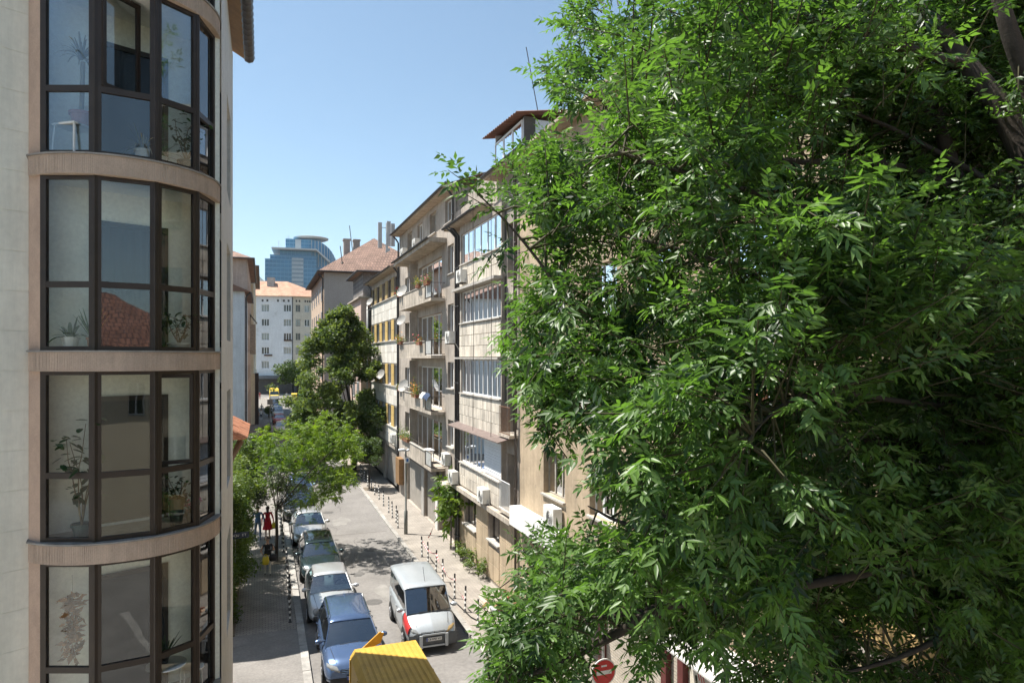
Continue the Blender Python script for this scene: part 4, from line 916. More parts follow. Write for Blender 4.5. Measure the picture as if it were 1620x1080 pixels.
# ------------------------------------------------------------------ blue glass tower
tc = pix(478, 565, 450); tc.z = 0
t = thing('office_tower', 'blue glass high-rise with round canopy on top, far behind the roofs', 'tower', tuple(tc))
tr = Vector((math.cos(YAW-.28), -math.sin(YAW-.28), 0)); tf = Vector((tr.y, -tr.x, 0)); tf = -tf if tf.dot(-tc) < 0 else tf
FT = Facade(tc, tr, tf)
TG = M('blue_curtain_glass', (.05,.19,.34), .22, .25, .06, spec=.8, fine=.1); TGD = M('blue_spandrel', (.12,.30,.45), .3, .15, .1, spec=.6); TGR = M('grey_glass_strip', (.42,.47,.50), .4, .1, .1)
def tower_block(u0,u1,v0,v1,d0,d1,name,fl=2.75,vs=2.4):
    mb = MB(); FT.box(mb,u0,u1,v0,v1,d0,d1); o = mb.build(name, TG, t)
    b = MB(); v = v0+fl*.7
    while v < v1-.3: FT.box(b,u0-.08,u1+.08,v,v+.55,d0,d1+.12); v += fl
    tag(b.build('floor_bands', TGD, o), kind='stuff')
    c = MB(); u = u0
    while u <= u1+.01: FT.box(c,u-.1,u+.1,v0,v1,d1-.1,d1+.2); u += vs
    tag(c.build('mullions', TGD, o), kind='stuff'); return o
m0 = tower_block(-23,9,0,74,-26,0,'main_block'); tower_block(8.9,22,0,70,-30,-4,'side_block'); tower_block(-20,9,74,77,-24,-2,'upper_block')
mb = MB(); FT.box(mb,-6.5,.8,0,75,0.05,.55); g_ = mb.build('window_strip', TGR, t)
mb = MB(); v = 1
while v < 74: FT.box(mb,-6.4,.7,v,v+1.1,.56,.7); v += 2.75
tag(mb.build('strip_panes', M('strip_pane',(.2,.27,.33),.2,.1,.1), g_), kind='stuff')
CAN = M('pale_canopy', (.52,.54,.54), .5, .1, .1)
mb = MB(); mb.add([FT.P(-19,80.4,1.5),FT.P(9,80.4,1.5),FT.P(17,73,1.5),FT.P(17,73,-26),FT.P(9,80.4,-26),FT.P(-19,80.4,-26),FT.P(-19,81.4,1.5),FT.P(9,81.4,1.5),FT.P(18,73.6,1.5),FT.P(18,73.6,-26),FT.P(9,81.4,-26),FT.P(-19,81.4,-26)],[(0,1,4,5),(1,2,3,4),(6,11,10,7),(7,10,9,8),(0,6,7,1),(1,7,8,2),(5,4,10,11),(0,5,11,6),(2,8,9,3),(4,3,9,10)]); mb.build('sloping_canopy', CAN, t)
tower_block(-14,6,77,80.4,-22,-4,'terrace_block')
tower_block(-10.5,6,81.4,88.5,-22,-6,'top_block',2.4)
mb = MB(); FT.box(mb,-4.5,-.8,81.4,88.3,-5.9,-5.3); mb.build('stair_strip', TGR, t)
rows = []
for k in range(13):                    # curved glass flank falling to the right
    a = k/12*math.pi/2; uu = 6+16.5*math.sin(a); vv = 69+19*math.cos(a); rows.append([FT.P(uu,vv,-5),FT.P(uu,vv,-24)])
mb = MB(); mb.grid(rows); cf = [FT.P(6,69,-5)]+[r[0] for r in rows]; mb.add(cf,[tuple(range(len(cf)))]); mb.build('curved_flank', TG, t, fix=False)
mb = MB()
for k in range(12):
    a = k/12*math.pi/2; uu = 6+16.6*math.sin(a); vv = 69+19.1*math.cos(a); mb.tube([FT.P(uu,69,-4.9),FT.P(uu,vv,-4.9)], .2, 4)
mb.build('flank_ribs', CAN, t)
mb = MB(); cc = FT.P(5.6,0,-14); mb.lathe([(.1,89.6),(10,89.4),(11.4,90.0),(11.6,90.6),(10,91),(.1,91.4)], 40, (cc.x,cc.y,0)); mb.build('round_canopy', CAN, t)
mb = MB(); mb.lathe([(6,86),(6.5,90)], 24, (cc.x,cc.y,0)); mb.build('drum', TG, t)
for (u,v0,v1) in ((-15,81.4,87),(14,80,86),(-9,88.5,91)):
    mb = MB(); mb.tube([FT.P(u,v0-3,-8),FT.P(u,v1,-8)], .15, 5); mb.build('aerial', CAN, t)

# ------------------------------------------------------------------ the side the window panes mirror: a house across the junction behind the camera
t = thing('house', 'cream house with red tiled roof behind the viewer, mirrored in the bay windows', 'house', (-2,-16,0))
FH = Facade((9,-15,0),(-1,0,0),(0,1,0)); hh = [(5.0,5.8,7.0,8.4),(9.5,10.4,4.2,5.8),(2.0,3.2,4.0,5.6),(13,14,7,8.4)]
mb = MB(); FH.wall(mb,0,22,0,9.2,hh,.2); mb.box((-13,-26,0),(-12.8,-15.01,9.2)); mb.box((8.8,-26,0),(9,-15.01,9.2)); mb.build('wall', M('cream_house',(.62,.54,.40),.9,.08,.6,streak=.1), t)
for h in hh: FH.window(t,*h,-.15,PVC,2,GL,None,sill=.1,fw=.06)
hip_roof(t,-13,9,-26,-15,9.2,4.2,.6,tilemat('red_roof_tiles',(.30,.14,.095),(.25,.12,.08),(.10,.05,.04)),ridge='x')
# ------------------------------------------------------------------ vehicles (front at local y = 0, facing -Y)
def paint(name, col, rough=.28, metal=.55): return M(name, col, rough, .06, 1.2, metal=metal, fine=.03, coat=.6)
LAMP = M('headlamp_glass', (.26,.27,.27), .08, .1, 12, spec=.9); AMBER = M('amber_lamp', (.55,.24,.07), .15, .15, 12)
PLATE = M('plate_white', (.72,.72,.70), .5, .05, 5); PLATEB = M('plate_blue', (.02,.06,.30), .5, .05, 5); INK = M('plate_ink', (.015,.015,.02), .5, .05, 5)
DASH = M('dashboard', (.035,.035,.037), .7, .2, 4); SEAT = M('car_seat', (.05,.05,.052), .9, .2, 6); ALLOY = M('alloy_wheel', (.42,.42,.43), .35, .1, 6, metal=.7)
SHADE = M('sun_shade_foil', (.60,.62,.64), .35, .3, 9, metal=.3)
def interp(x, xs, ys): return float(np.interp(x, xs, ys))
_wheel = {}
def wheel_meshes(r):
    if r not in _wheel:
        t = MB(); t.lathe([(r*.62,-.10),(r*.9,-.105),(r,-.07),(r,.07),(r*.9,.105),(r*.62,.10)], 22, axis='x'); a = t.mesh('tyre', smooth=True); a.materials.append(BLACKR)
        q = MB(); q.lathe([(.02,.085),(r*.18,.09),(r*.22,.07),(r*.55,.06),(r*.62,.09),(r*.64,.09)], 18, axis='x')
        for k in range(5):
            an = 2*math.pi*k/5; q.obox((.085, r*.1*math.cos(an)-.03*math.sin(an)*-1, r*.1*math.sin(an)), (.02,0,0), (0,r*.5*math.cos(an),r*.5*math.sin(an)), (0,-.05*math.sin(an),.05*math.cos(an)))
        b = q.mesh('rim'); b.materials.append(ALLOY); _wheel[r] = (a,b)
    return _wheel[r]
def car(label, cat, loc, body, L=4.4, Wd=1.78, H=1.5, kind='sedan', rz=0, plate=None, name='parked_car', group='cars parked along the left kerb', fender=None, shade=False, rails=False, ovals=False, small=False, sunroof=False):
    t = thing(name, label, cat, loc, rz, group)
    P = dict(sedan=dict(hood=[(0,.58),(.05,.70),(.28,.90)], belt=.92, ws0=.27, ws1=.44, r1=.72, r0=.86, deck=[(.86,.95),(.97,.92),(1.,.78)]),
             hatch=dict(hood=[(0,.60),(.05,.76),(.24,.97)], belt=.98, ws0=.235, ws1=.40, r1=.88, r0=.965, deck=[(.95,.98),(.985,.95),(1.,.8)]),
             suv=dict(hood=[(0,.68),(.04,.86),(.23,1.03)], belt=1.04, ws0=.225, ws1=.395, r1=.90, r0=.97, deck=[(.95,1.03),(.985,.98),(1.,.8)]),
             van=dict(hood=[(0,.66),(.035,.84),(.175,1.08)], belt=1.12, ws0=.165, ws1=.325, r1=.965, r0=.99, deck=[(.97,1.12),(.99,1.1),(1.,.9)]))[kind]
    hw = Wd/2
    ys = sorted({0,.015,.05,.10,.16,P['ws0'],.30,.36,.5,.64,.74,.82,.88,.93,.97,.99,1.0})
    tx = [a for a,_ in P['hood']]+[P['ws0']+.02]+[a for a,_ in P['deck']]; ty = [b for _,b in P['hood']]+[P['belt']]+[b for _,b in P['deck']]
    rows = []
    for f in ys:
        w = hw*interp(f,[0,.015,.05,.12,.3,.7,.9,.97,1.],[.80,.88,.945,.985,1,1,.975,.94,.84]); zt = interp(f,tx,ty); zl = interp(f,[0,.05,.15,.85,1.],[.30,.22,.20,.20,.30]); y = f*L + (.0 if f>0 else .0)
        cr = .045 if P['ws0']*1.05 > f else .02
        half = [(0,zl),(.80*w,zl),(.955*w,zl+.10),(.995*w,zl+.42*(zt-zl)),(w,zl+.62*(zt-zl)),(.985*w,zt-.13),(.94*w,zt-.045),(.84*w,zt),(.5*w,zt+cr*.75),(0,zt+cr)]
        bow = .10*L/4.4 if f < .06 else (.04 if f > .96 else 0)
        rows.append([(-x, y + (bow if f<.5 else -bow)*(abs(x)/hw)**2, z) for x,z in half[::-1]] + [(x, y + (bow if f<.5 else -bow)*(abs(x)/hw)**2, z) for x,z in half[1:]])
    mb = MB(); mb.grid(rows); mb.add(rows[0],[tuple(range(len(rows[0])))]); mb.add(rows[-1],[tuple(range(len(rows[-1])))])
    bo = mb.build('body', body, t, smooth=True, local=True)
    # greenhouse
    zb = P['belt']-.02; zr = H-.035; y0, y1, y2, y3 = [P[k]*L for k in ('ws0','ws1','r1','r0')]
    wb, wt = hw*.90, hw*(.84 if kind == 'van' else .70); tl = (wb-wt)
    def W_(a): return wb+(wt-wb)*a
    ym = y0+(y3-y0)*.47; yq = y0+(y3-y0)*.76
    def strip(nm, p, q, ip, iq, m_, th=.022):
        p, q, ip, iq = map(Vector, (p, q, ip, iq)); nrm = (q-p).cross(ip-p).normalized(); nrm = nrm if nrm.x*p.x > 0 else -nrm
        a = MB(); a.extr([p+nrm*.004, q+nrm*.004, iq+nrm*.004, ip+nrm*.004], nrm*-th); return a.build(nm, m_, t, local=True)
    for s in (-1,1):
        strip('windscreen_pillar', (s*wb,y0-.03,zb), (s*wt,y1-.05,zr), (s*(wb-.015),y0+.17,zb), (s*(wt-.005),y1+.10,zr), body)
        strip('door_pillar', (s*wb,ym-.05,zb), (s*wt,ym-.04,zr), (s*wb,ym+.05,zb), (s*wt,ym+.04,zr), BLACKP)
        if kind in ('van','suv'):
            strip('rear_pillar', (s*wb,yq-.06,zb), (s*wt,yq-.05,zr), (s*wb,yq+.06,zb), (s*wt,yq+.05,zr), body if kind == 'van' else BLACKP)
            strip('tail_pillar', (s*wb,y3-.16,zb), (s*wt,y2-.12,zr), (s*wb*.97,y3+.02,zb), (s*wt*.97,y2+.02,zr), body)
        else: strip('tail_pillar', (s*wb,y3-.40,zb), (s*wt,y2-.14,zr), (s*wb*.97,y3+.02,zb), (s*wt*.97,y2+.02,zr), body)
    rr = []
    for k in range(-1,9):
        f = k/7; yy = y1-.03+(y2-y1+.06)*f if k >= 0 else y1-.075
        if k == 8: yy = y2+.07
        cr = .012+.045*math.sin(math.pi*min(1,max(0,.10+f*.8))); dz = -.03 if k in (-1,8) else 0
        rr.append([(wt*a+ (math.copysign(.018,a) if abs(a) > 1 else 0), yy-.03*(1-a*a)*(1 if k < 4 else -1)*(k in (-1,0,8,7)), zr+dz+zo+(1-a*a)*cr*(1.4 if abs(a)<1 else 0)) for a,zo in ((-1.02,-.085),(-1.015,-.03),(-.985,.004),(-.93,.018),(-.75,.022),(-.4,.022),(0,.022),(.4,.022),(.75,.022),(.93,.018),(.985,.004),(1.015,-.03),(1.02,-.085))])
    mb = MB(); mb.grid(rr); mb.grid([[(x*.985,y,z-.025) for x,y,z in r] for r in rr]); ro = mb.build('roof', body, t, smooth=True, local=True, fix=False)
    if sunroof:
        mb = MB(); mb.grid([[(wt*.7*a, y1+.14+(y2-y1)*.36*b, zr+.022+(1-(.7*a)**2)*1.4*(.012+.045*math.sin(math.pi*(.10+.8*(.10+.36*b))))+.008) for a in (-1,-.5,0,.5,1)] for b in (0,.5,1)]); mb.build('sunroof', M('dark_roof_glass',(.012,.014,.015),.08,.1,3), ro, local=True, fix=False)
    def pane(nm, A, B, C_, D_, bul=.0, n=6, mat=CARGL):
        A,B,C_,D_ = map(Vector,(A,B,C_,D_)); nrm = (B-A).cross(D_-A).normalized(); rows=[]
        for i in range(n+1):
            v = i/n; rows.append([A.lerp(B,u/n).lerp(D_.lerp(C_,u/n),v)+nrm*bul*(1-(2*u/n-1)**2)*(.6+.4*math.sin(math.pi*v)) for u in range(n+1)])
        q = MB(); q.grid(rows); return q.build(nm, mat, t, smooth=True, local=True, fix=False)
    e = .03
    wsn = pane('windscreen', (-wb+.03,y0,zb+.01),(wb-.03,y0,zb+.01),(wt-.03,y1-.01,zr),(-wt+.03,y1-.01,zr), .05)
    pane('rear_window', (wb*.93,y3,zb+.04),(-wb*.93,y3,zb+.04),(-wt+.05,y2,zr-.01),(wt-.05,y2,zr-.01), .03)
    ym = y0+(y3-y0)*.47; yq = y0+(y3-y0)*.76
    segs = [(y0+.12,ym-.03,y1+.05,ym-.03)] + ([(ym+.03,yq-.04,ym+.03,yq-.04),(yq+.04,y3-.12,yq+.04,y2-.08)] if kind in ('van','suv') else [(ym+.03,y3-.28,ym+.03,y2-.12)])
    for s in (-1,1):
        for a,b,c,d in segs:
            A_,B_,C2,D2 = (s*(wb+.006),a,zb+.03),(s*(wb+.006),b,zb+.03),(s*(wt+.012),d,zr-.03),(s*(wt+.012),c,zr-.03)
            pane('side_window', *( (A_,B_,C2,D2) if s>0 else (B_,A_,D2,C2)), .0, 2)
    # cabin: floor tray, dash, seats, wheel
    mb = MB(); mb.box((-wb+.02,y0+.25,zb+.035),(wb-.02,y3-.12,zb+.045)); mb.build('cabin_tray', DASH, t, local=True)
    mb = MB(); mb.add([(-wb+.06,y0+.06,zb+.03),(wb-.06,y0+.06,zb+.03),(wb-.06,y0+.5,zb+.10),(-wb+.06,y0+.5,zb+.10),(-wb+.06,y0+.55,zb+.03),(wb-.06,y0+.55,zb+.03)],[(0,1,2,3),(3,2,5,4)]); mb.build('dashboard', SHADE if shade else DASH, t, local=True)
    if not small:
        for s in (-.5,.5):
            mb = MB(); mb.box((s*wb-.22,y1+.55,zb+.05),(s*wb+.22,y1+.68,zb+.22)); mb.box((s*wb-.13,y1+.58,zb+.24),(s*wb+.13,y1+.66,zb+.42)); mb.build('seat', SEAT, t, local=True)
        mb = MB(); c = Vector((.36,y0+.62,zb+.08)); mb.tube([c+Vector((.17*math.cos(k*math.pi/8),.06*math.sin(k*math.pi/8),.15*math.sin(k*math.pi/8))) for k in range(17)], .014, 5, cap=False); mb.build('steering_wheel', BLACKP, t, local=True)
        mb = MB(); mb.box((-.05,y1-.14,zr-.10),(.05,y1-.11,zr-.05)); mb.build('rear_view_mirror', BLACKP, t, local=True)
    # wipers, mirrors, lamps, grille, bumper, plate
        for s in (-.45,.30):
            mb = MB(); mb.tube([(s*wb,y0-.02,zb+.035),(s*wb+.55,y0+.02,zb+.055)], .012, 4); mb.build('wiper', BLACKP, t, local=True)
    for s in (-1,1):
        mb = MB(); rows = []
        for k in range(5):
            f = k/4; w_ = .13*(.30,.34,.95,1.0,.55)[k]; rows.append([(s*(wb-.03+.30*f), y0+.28+.09*math.cos(a)*(w_/.13)-.04*f, zb+.10+w_*.62*math.sin(a)) for a in np.linspace(0,2*math.pi,9)])
        mb.grid(rows); mb.add(rows[0][:-1],[tuple(range(8))]); mb.add(rows[-1][:-1],[tuple(range(8))]); mb.build('wing_mirror', body if not ovals else body, t, smooth=True, local=True)
    hz = interp(.03,tx,ty)
    ph = P['hood'][0][1]
    for s in (-1,1):
        mb = MB()
        if ovals:
            for (cx,r1) in ((.62,.125),(.43,.10)):
                c = (s*cx*hw*1.08,.03+.10*cx*cx,ph+.035)
                mb.lathe([(r1,.08),(r1,0),(r1*.92,-.035),(r1*.5,-.06),(.01,-.065)], 18, c, 'y')
        else:
            r_ = []
            for f,(zc,hh_) in ((.0,(ph-.01,.075)),(.35,(ph+.03,.085)),(.7,(ph+.07,.085)),(1.,(ph+.12,.05))):
                xx = s*hw*(.50+.40*f); yy = .10*(abs(xx)/hw)**2 + .012*L*f**2*2.2 + (.0 if f<1 else .06)
                r_.append([(xx,yy+.02,zc-hh_),(xx,yy-.02,zc-hh_*.3),(xx,yy+.005,zc+hh_*.3),(xx,yy+.07,zc+hh_)])
            mb.grid(r_)
        mb.build('headlamp', LAMP if not (kind == 'van' and s > 0) else M('yellowed_lamp',(.42,.30,.14),.12,.25,14), t, smooth=True, local=True, fix=False)
    mb = MB(); mb.grid([[(hw*.46*a, .10*(.46*a)**2-.012+ .004*abs(b), ph-.02+.07*b) for a in np.linspace(-1,1,9)] for b in (-1,0,1)]); gr = mb.build('grille', BLACKP, t, local=True, fix=False)
    mb = MB()
    for b in (-.7,0,.7): mb.tube([(hw*.45*a, .10*(.45*a)**2-.018, ph-.02+.07*b) for a in np.linspace(-1,1,9)], .009, 5)
    mb.build('grille_bar', CHROME if kind != 'van' else body, gr, local=True)
    mb = MB(); mb.grid([[(hw*.80*a, .10*(.8*a)**2+.004-.03*(1-abs(b)), .36+.10*b) for a in np.linspace(-1,1,11)] for b in (-1,-.5,0,.5,1)]); mb.build('lower_intake', BLACKP, t, local=True, fix=False)
    pl_ = MB(); pz = .47 if kind != 'van' else .50; pl_.box((-.26,-.055,pz-.055),(.26,-.045,pz+.055)); po = pl_.build('number_plate', PLATE, t, local=True)
    mb = MB(); mb.box((-.259,-.058,pz-.054),(-.215,-.0555,pz+.054)); mb.build('plate_band', PLATEB, po, local=True)
    if plate:
        tm = text_mesh(plate, .086, .001, .002); tm.materials.append(INK); tag(link_mesh('lettering', tm, po, (.02,-.0565,pz-.002), (math.pi/2,0,0)), kind='stuff')
    r = .315 if kind != 'suv' else .335; ty_, ri_ = wheel_meshes(r)
    for yy in (.185*L, .80*L):
        for s in (-1,1):
            ar = MB(); ar.lathe([(r*1.16,0),(r*1.16,.012),(.01,.014)], 22, (0,0,0), 'x'); 
            am = MB(); am.add([(s*(hw*1.0-.005+.0)+ (s*a), yy+b, c) for a,b,c in [(p[0],p[1],p[2]) for p in ar.v]], ar.f); 
            am.v = [(x, y_, max(.19, z_+r)) for x,y_,z_ in am.v]; am.build('wheel_arch', BLACKR, t, local=True, fix=False)
            w_ = bpy.data.objects.new('wheel', ty_); COL.objects.link(w_); w_.parent = t; w_.location = (s*(hw-.085),yy,r); w_.rotation_euler = (0,0,0 if s>0 else math.pi)
            link_mesh('rim', ri_, w_, (.015,0,0))
    # door seams and handles
    if not small:
        for s in (-1,1):
            for yy in (y0+.22, ym, ym+(y3-ym)*.62):
                mb = MB(); mb.tube([(s*(hw*.997),yy,.36),(s*(hw*1.001),yy,.66),(s*(hw*.965),yy,zb-.07)], .006, 4); mb.build('door_seam', BLACKP, t, local=True)
            for yy in (ym-.2, ym+(y3-ym)*.5):
                mb = MB(); mb.tube([(s*(hw*.985+.01),yy-.09,zb-.12),(s*(hw*.985+.03),yy,zb-.12),(s*(hw*.985+.01),yy+.09,zb-.12)], .014, 5); mb.build('door_handle', body, t, local=True)
        mb = MB(); mb.tube([(-hw*.62,.045*L,interp(.045,tx,ty)+.02),(-hw*.74,y0-.06,interp(y0/L-.02,tx,ty)+.02)], .008, 4); mb.tube([(hw*.62,.045*L,interp(.045,tx,ty)+.02),(hw*.74,y0-.06,interp(y0/L-.02,tx,ty)+.02)], .008, 4); mb.build('bonnet_seam', BLACKP, t, local=True)
    if rails:
        for s in (-1,1):
            mb = MB(); mb.tube([(s*wt*.97,y1+.15,zr+.03),(s*wt*.97,y1+.3,zr+.085),(s*wt*.97,y2-.25,zr+.085),(s*wt*.97,y2-.05,zr+.03)], .022, 6); mb.build('roof_rail', CHROME, ro, local=True)
    if kind in ('suv','hatch') and not small:
        mb = MB(); mb.add([(-.015,y2-.35,zr+.07),(.015,y2-.35,zr+.07),(.015,y2-.15,zr+.07),(-.015,y2-.15,zr+.07),(-.004,y2-.17,zr+.17),(.004,y2-.17,zr+.17)],[(0,1,5,4),(1,2,5),(2,3,4,5),(3,0,4)]); mb.build('fin_aerial', body, ro, local=True)
    return t, dict(y0=y0,y1=y1,zb=zb,zr=zr,hw=hw,L=L,bo=bo,P=P,tx=tx,ty=ty)
BLUEM = paint('steel_blue_metallic', (.085,.135,.245), .25); SILV = paint('silver_metallic', (.52,.53,.54), .32); DKTEAL = paint('dark_green_grey_metallic', (.035,.055,.062), .2)
SILV2 = paint('warm_silver_metallic', (.47,.47,.46), .32); VANS = paint('dull_silver', (.42,.45,.47), .4, .4); BLK = paint('black_paint', (.012,.013,.015), .2, .1); WHT = paint('white_paint', (.72,.72,.71), .35, 0); REDP = paint('red_paint', (.45,.035,.035), .35, 0)
car('steel blue crossover with silver roof rails, foremost of the cars parked at left', 'car', (2.58,20.35,0), BLUEM, 4.4, 1.82, 1.56, 'suv', R(-1.0), rails=True)
car('silver coupe with round twin headlamps parked behind the blue crossover', 'car', (2.42,25.45,0), SILV, 4.62, 1.76, 1.40, 'sedan', R(-1.5), ovals=True, shade=True)
car('dark green-grey hatchback with glass sunroof reflecting trees', 'car', (2.42,30.5,0), DKTEAL, 4.35, 1.76, 1.44, 'hatch', R(-.8), sunroof=True)
car('warm silver sedan parked under the bright green tree', 'car', (2.36,36.5,0), SILV2, 4.5, 1.75, 1.45, 'sedan', R(-.5))
car('black car parked half hidden behind the warm silver sedan', 'car', (2.1,41.9,0), BLK, 4.5, 1.85, 1.62, 'suv', R(1.5))
for (y,pt,kd,lb) in ((47.6,BLUEM,'hatch','blue hatchback mostly hidden by the bright green tree'),(66,WHT,'hatch','white hatchback glimpsed beyond the bright green tree'),(91.5,WHT,'sedan','white sedan parked beyond the bright green tree'),(104,REDP,'hatch','red car parked behind the far white sedan'),(116,SILV,'van','pale high-roofed car parked behind the red one'),(128,BLUEM,'sedan','bluish sedan far down the row behind the pale car'),(142,BLK,'sedan','dark sedan in the row just before the yellow van')):
    H_ = 1.46 if kd != 'van' else 1.75
    car(lb, 'car', (2.35 if y > 60 else 2.4, y, 0), pt, 4.4, 1.76, H_, kd, R(random.uniform(-1.2,1.2)), small=y>60)
# dark car mirrored in the lowest bay panes
car('black car behind the viewer, mirrored in the lowest bay panes', 'car', (-1.6,-7.5,0), BLK, 4.5, 1.85, 1.62, 'suv', R(120), group=None)
# silver leisure van with a red replacement wing
vt, vd = car('silver leisure van with one red front wing driving up the lane', 'van', (5.34,22.2,0), VANS, 4.15, 1.74, 1.83, 'van', R(-.6), 'CB 0707 KC', name='leisure_van', group=None)
mb = MB(); hw = vd['hw']; L_ = 4.15; rows = []
for f in (.045,.08,.12,.16,.195,.225):
    w = hw*interp(f,[0,.015,.05,.12,.3],[.80,.88,.945,.985,1]); zt = interp(f,vd['tx'],vd['ty']); zl = interp(f,[0,.05,.15],[.30,.22,.20])
    zm = .62 + .12*math.sin(math.pi*min(1,max(0,(f-.09)/.2)))
    rows.append([(-w*1.004, f*L_, zm),(-w*1.008, f*L_, zl+.62*(zt-zl)),(-w*.994-.004, f*L_, zt-.13),(-w*.95-.003, f*L_, zt-.04),(-w*.87, f*L_, zt+.006)])
mb.grid(rows); mb.build('front_wing', REDP, vt, smooth=True, local=True, fix=False)
mb = MB(); rows = []
for b in (-1,-.6,0,.6,1): rows.append([(hw*.94*a, .115*(.94*a)**2-.045-.035*(1-b*b), .42+.20*b) for a in np.linspace(-1,1,13)])
mb.grid(rows); mb.build('bumper', M('grey_bumper_plastic',(.10,.105,.11),.6,.15,5), vt, smooth=True, local=True, fix=False)
for s in (-1,1):
    mb = MB(); mb.box((s*.43-.05,-.12,.22),(s*.43+.05,-.06,.64)); mb.build('bumper_guard', VANS, vt, local=True)
for z in (.25,.62):
    mb = MB(); mb.box((-.378,-.105,z),(.378,-.075,z+.05)); mb.build('bumper_guard', VANS, vt, local=True)
po = [o for o in bpy.data.objects if o.parent == vt and o.name.startswith('number_plate')][0]; po.location.y = -.06
mb = MB()                                # chevron pair badge on the grille
for z in (.0,-.055): mb.tube([(-.085,-.05,.66+z),(0,-.052,.715+z),(.085,-.05,.66+z)], .014, 5)
mb.build('badge', CHROME, vt, local=True)
mb = MB(); mb.tube([(.05,vd['y1']+.25,vd['zr']+.08),(.05,vd['y1']+.55,vd['zr']+.50)], .007, 4); mb.build('roof_aerial', BLACKP, vt, local=True)
# yellow box truck in the lower edge of the picture
YEL = M('yellow_truck_paint', (.50,.31,.05), .55, .16, 1.4, streak=.15, spots=.35, spotcol=(.42,.28,.08))
tt = thing('box_truck', 'yellow box truck with ribbed roof cut off by the lower edge', 'truck', (2.8,16.6,0), R(1.2))
mb = MB(); mb.add([(-.84,-5,.95),(.84,-5,.95),(.84,0,.95),(-.84,0,.95),(-.84,-5,2.68),(.84,-5,2.68),(.84,0,2.68),(-.84,0,2.68),(-.74,-5,2.86),(.74,-5,2.86),(.74,-.04,2.86),(-.74,-.04,2.86)],[(0,3,2,1),(0,1,5,4),(1,2,6,5),(2,3,7,6),(3,0,4,7),(4,5,9,8),(5,6,10,9),(6,7,11,10),(7,4,8,11),(8,9,10,11)]); bx_ = mb.build('cargo_box', YEL, tt, local=True)
mb = MB()
for k in range(-5,6):
    for dx in (-.014,.014): mb.box((k*.13+dx-.006,-4.98,2.861),(k*.13+dx+.006,-.05,2.872))
tag(mb.build('roof_ribs', YEL, bx_, local=True), kind='stuff')
mb = MB()
for y in (-4.9,-3.7,-2.5,-1.3,-.1):
    for s in (-1,1): mb.box((s*.852-.012,y-.04,1.0),(s*.852+.012,y+.04,2.66))
tag(mb.build('side_ribs', YEL, bx_, local=True), kind='stuff')
for s in (-1,1):
    mb = MB(); mb.box((min(s*.02,s*.80),.003,1.0),(max(s*.02,s*.80),.035,2.62)); d_ = mb.build('rear_door', YEL, tt, local=True)
    mb = MB(); mb.tube([(s*.12,.05,1.05),(s*.12,.05,2.58)], .015, 6); mb.box((s*.12-.03,.04,1.6),(s*.12+.03,.08,1.75)); mb.build('door_bolt', STEELG, d_, local=True)
mb = MB(); mb.add([(-.55,.06,2.70),(-.10,.06,2.88),(-.02,.06,3.10),(-.12,.06,3.14),(-.55,.06,2.80),(-.55,.10,2.70),(-.10,.10,2.88),(-.02,.10,3.10),(-.12,.10,3.14),(-.55,.10,2.80)],[(0,1,2,3,4),(9,8,7,6,5),(0,5,6,1),(1,6,7,2),(2,7,8,3),(3,8,9,4),(4,9,5,0)]); mb.build('raised_flap', M('ochre_flap',(.50,.28,.04),.5,.15,4), tt, local=True)
mb = MB(); mb.box((-.8,-5,.55),(.8,-.1,.93)); mb.build('chassis', BLACKP, tt, local=True)
mb = MB(); rows = []
for (y,zt,zl) in ((-5.05,2.25,.5),(-5.5,2.25,.45),(-6.1,1.95,.4),(-6.6,1.25,.4),(-6.75,.8,.45)): rows.append([(-.82,y,zl),(-.85,y,(zl+zt)/2),(-.78,y,zt-.05),(-.6,y,zt),(.6,y,zt),(.78,y,zt-.05),(.85,y,(zl+zt)/2),(.82,y,zl)])
mb.grid(rows); mb.build('cab', YEL, tt, smooth=False, local=True)
a_,b_ = wheel_meshes(.36)
for y in (-1.2,-5.9):
    for s in (-1,1):
        w_ = bpy.data.objects.new('wheel', a_); COL.objects.link(w_); w_.parent = tt; w_.location = (s*.74,y,.36); w_.rotation_euler = (0,0,0 if s>0 else math.pi); link_mesh('rim', b_, w_, (.015,0,0))
# yellow delivery van at the far junction
ft = thing('delivery_van', 'yellow and white delivery van at the far junction', 'van', (2.6,166,0))
mb = MB(); rows = []
YW = M('van_yellow', (.66,.46,.04), .5, .05, 1); 
for (y,zt,w) in ((0,1.0,.9),(.25,1.15,1.0),(.75,1.9,1.0),(1.1,2.35,.98),(1.6,2.55,.97),(5.2,2.55,.97),(5.3,2.3,.97)): rows.append([(-w*1.05,y,.4),(-w*1.08,y,(zt+.4)/2),(-w*1.02,y,zt-.12),(-w*.85,y,zt),(w*.85,y,zt),(w*1.02,y,zt-.12),(w*1.08,y,(zt+.4)/2),(w*1.05,y,.4)])
mb.grid(rows); mb.add(rows[0],[tuple(range(8))]); mb.add(rows[-1],[tuple(range(8))]); mb.build('body', [YW], ft, local=True)
mb = MB(); mb.quad((-.95,.27,1.2),(.95,.27,1.2),(.88,.72,1.95),(-.88,.72,1.95)); mb.build('windscreen', M('dark_screen',(.03,.045,.055),.1,.1,2), ft, local=True, fix=False)
mb = MB(); mb.box((-1.0,-.06,.35),(1.0,.02,1.0)); mb.build('front_panel', WHT, ft, local=True)
for s in (-1,1):
    mb = MB(); mb.lathe([(.36,-.1),(.36,.1)], 14, (s*.95,1.0,.36), 'x'); mb.build('wheel', BLACKR, ft, local=True)
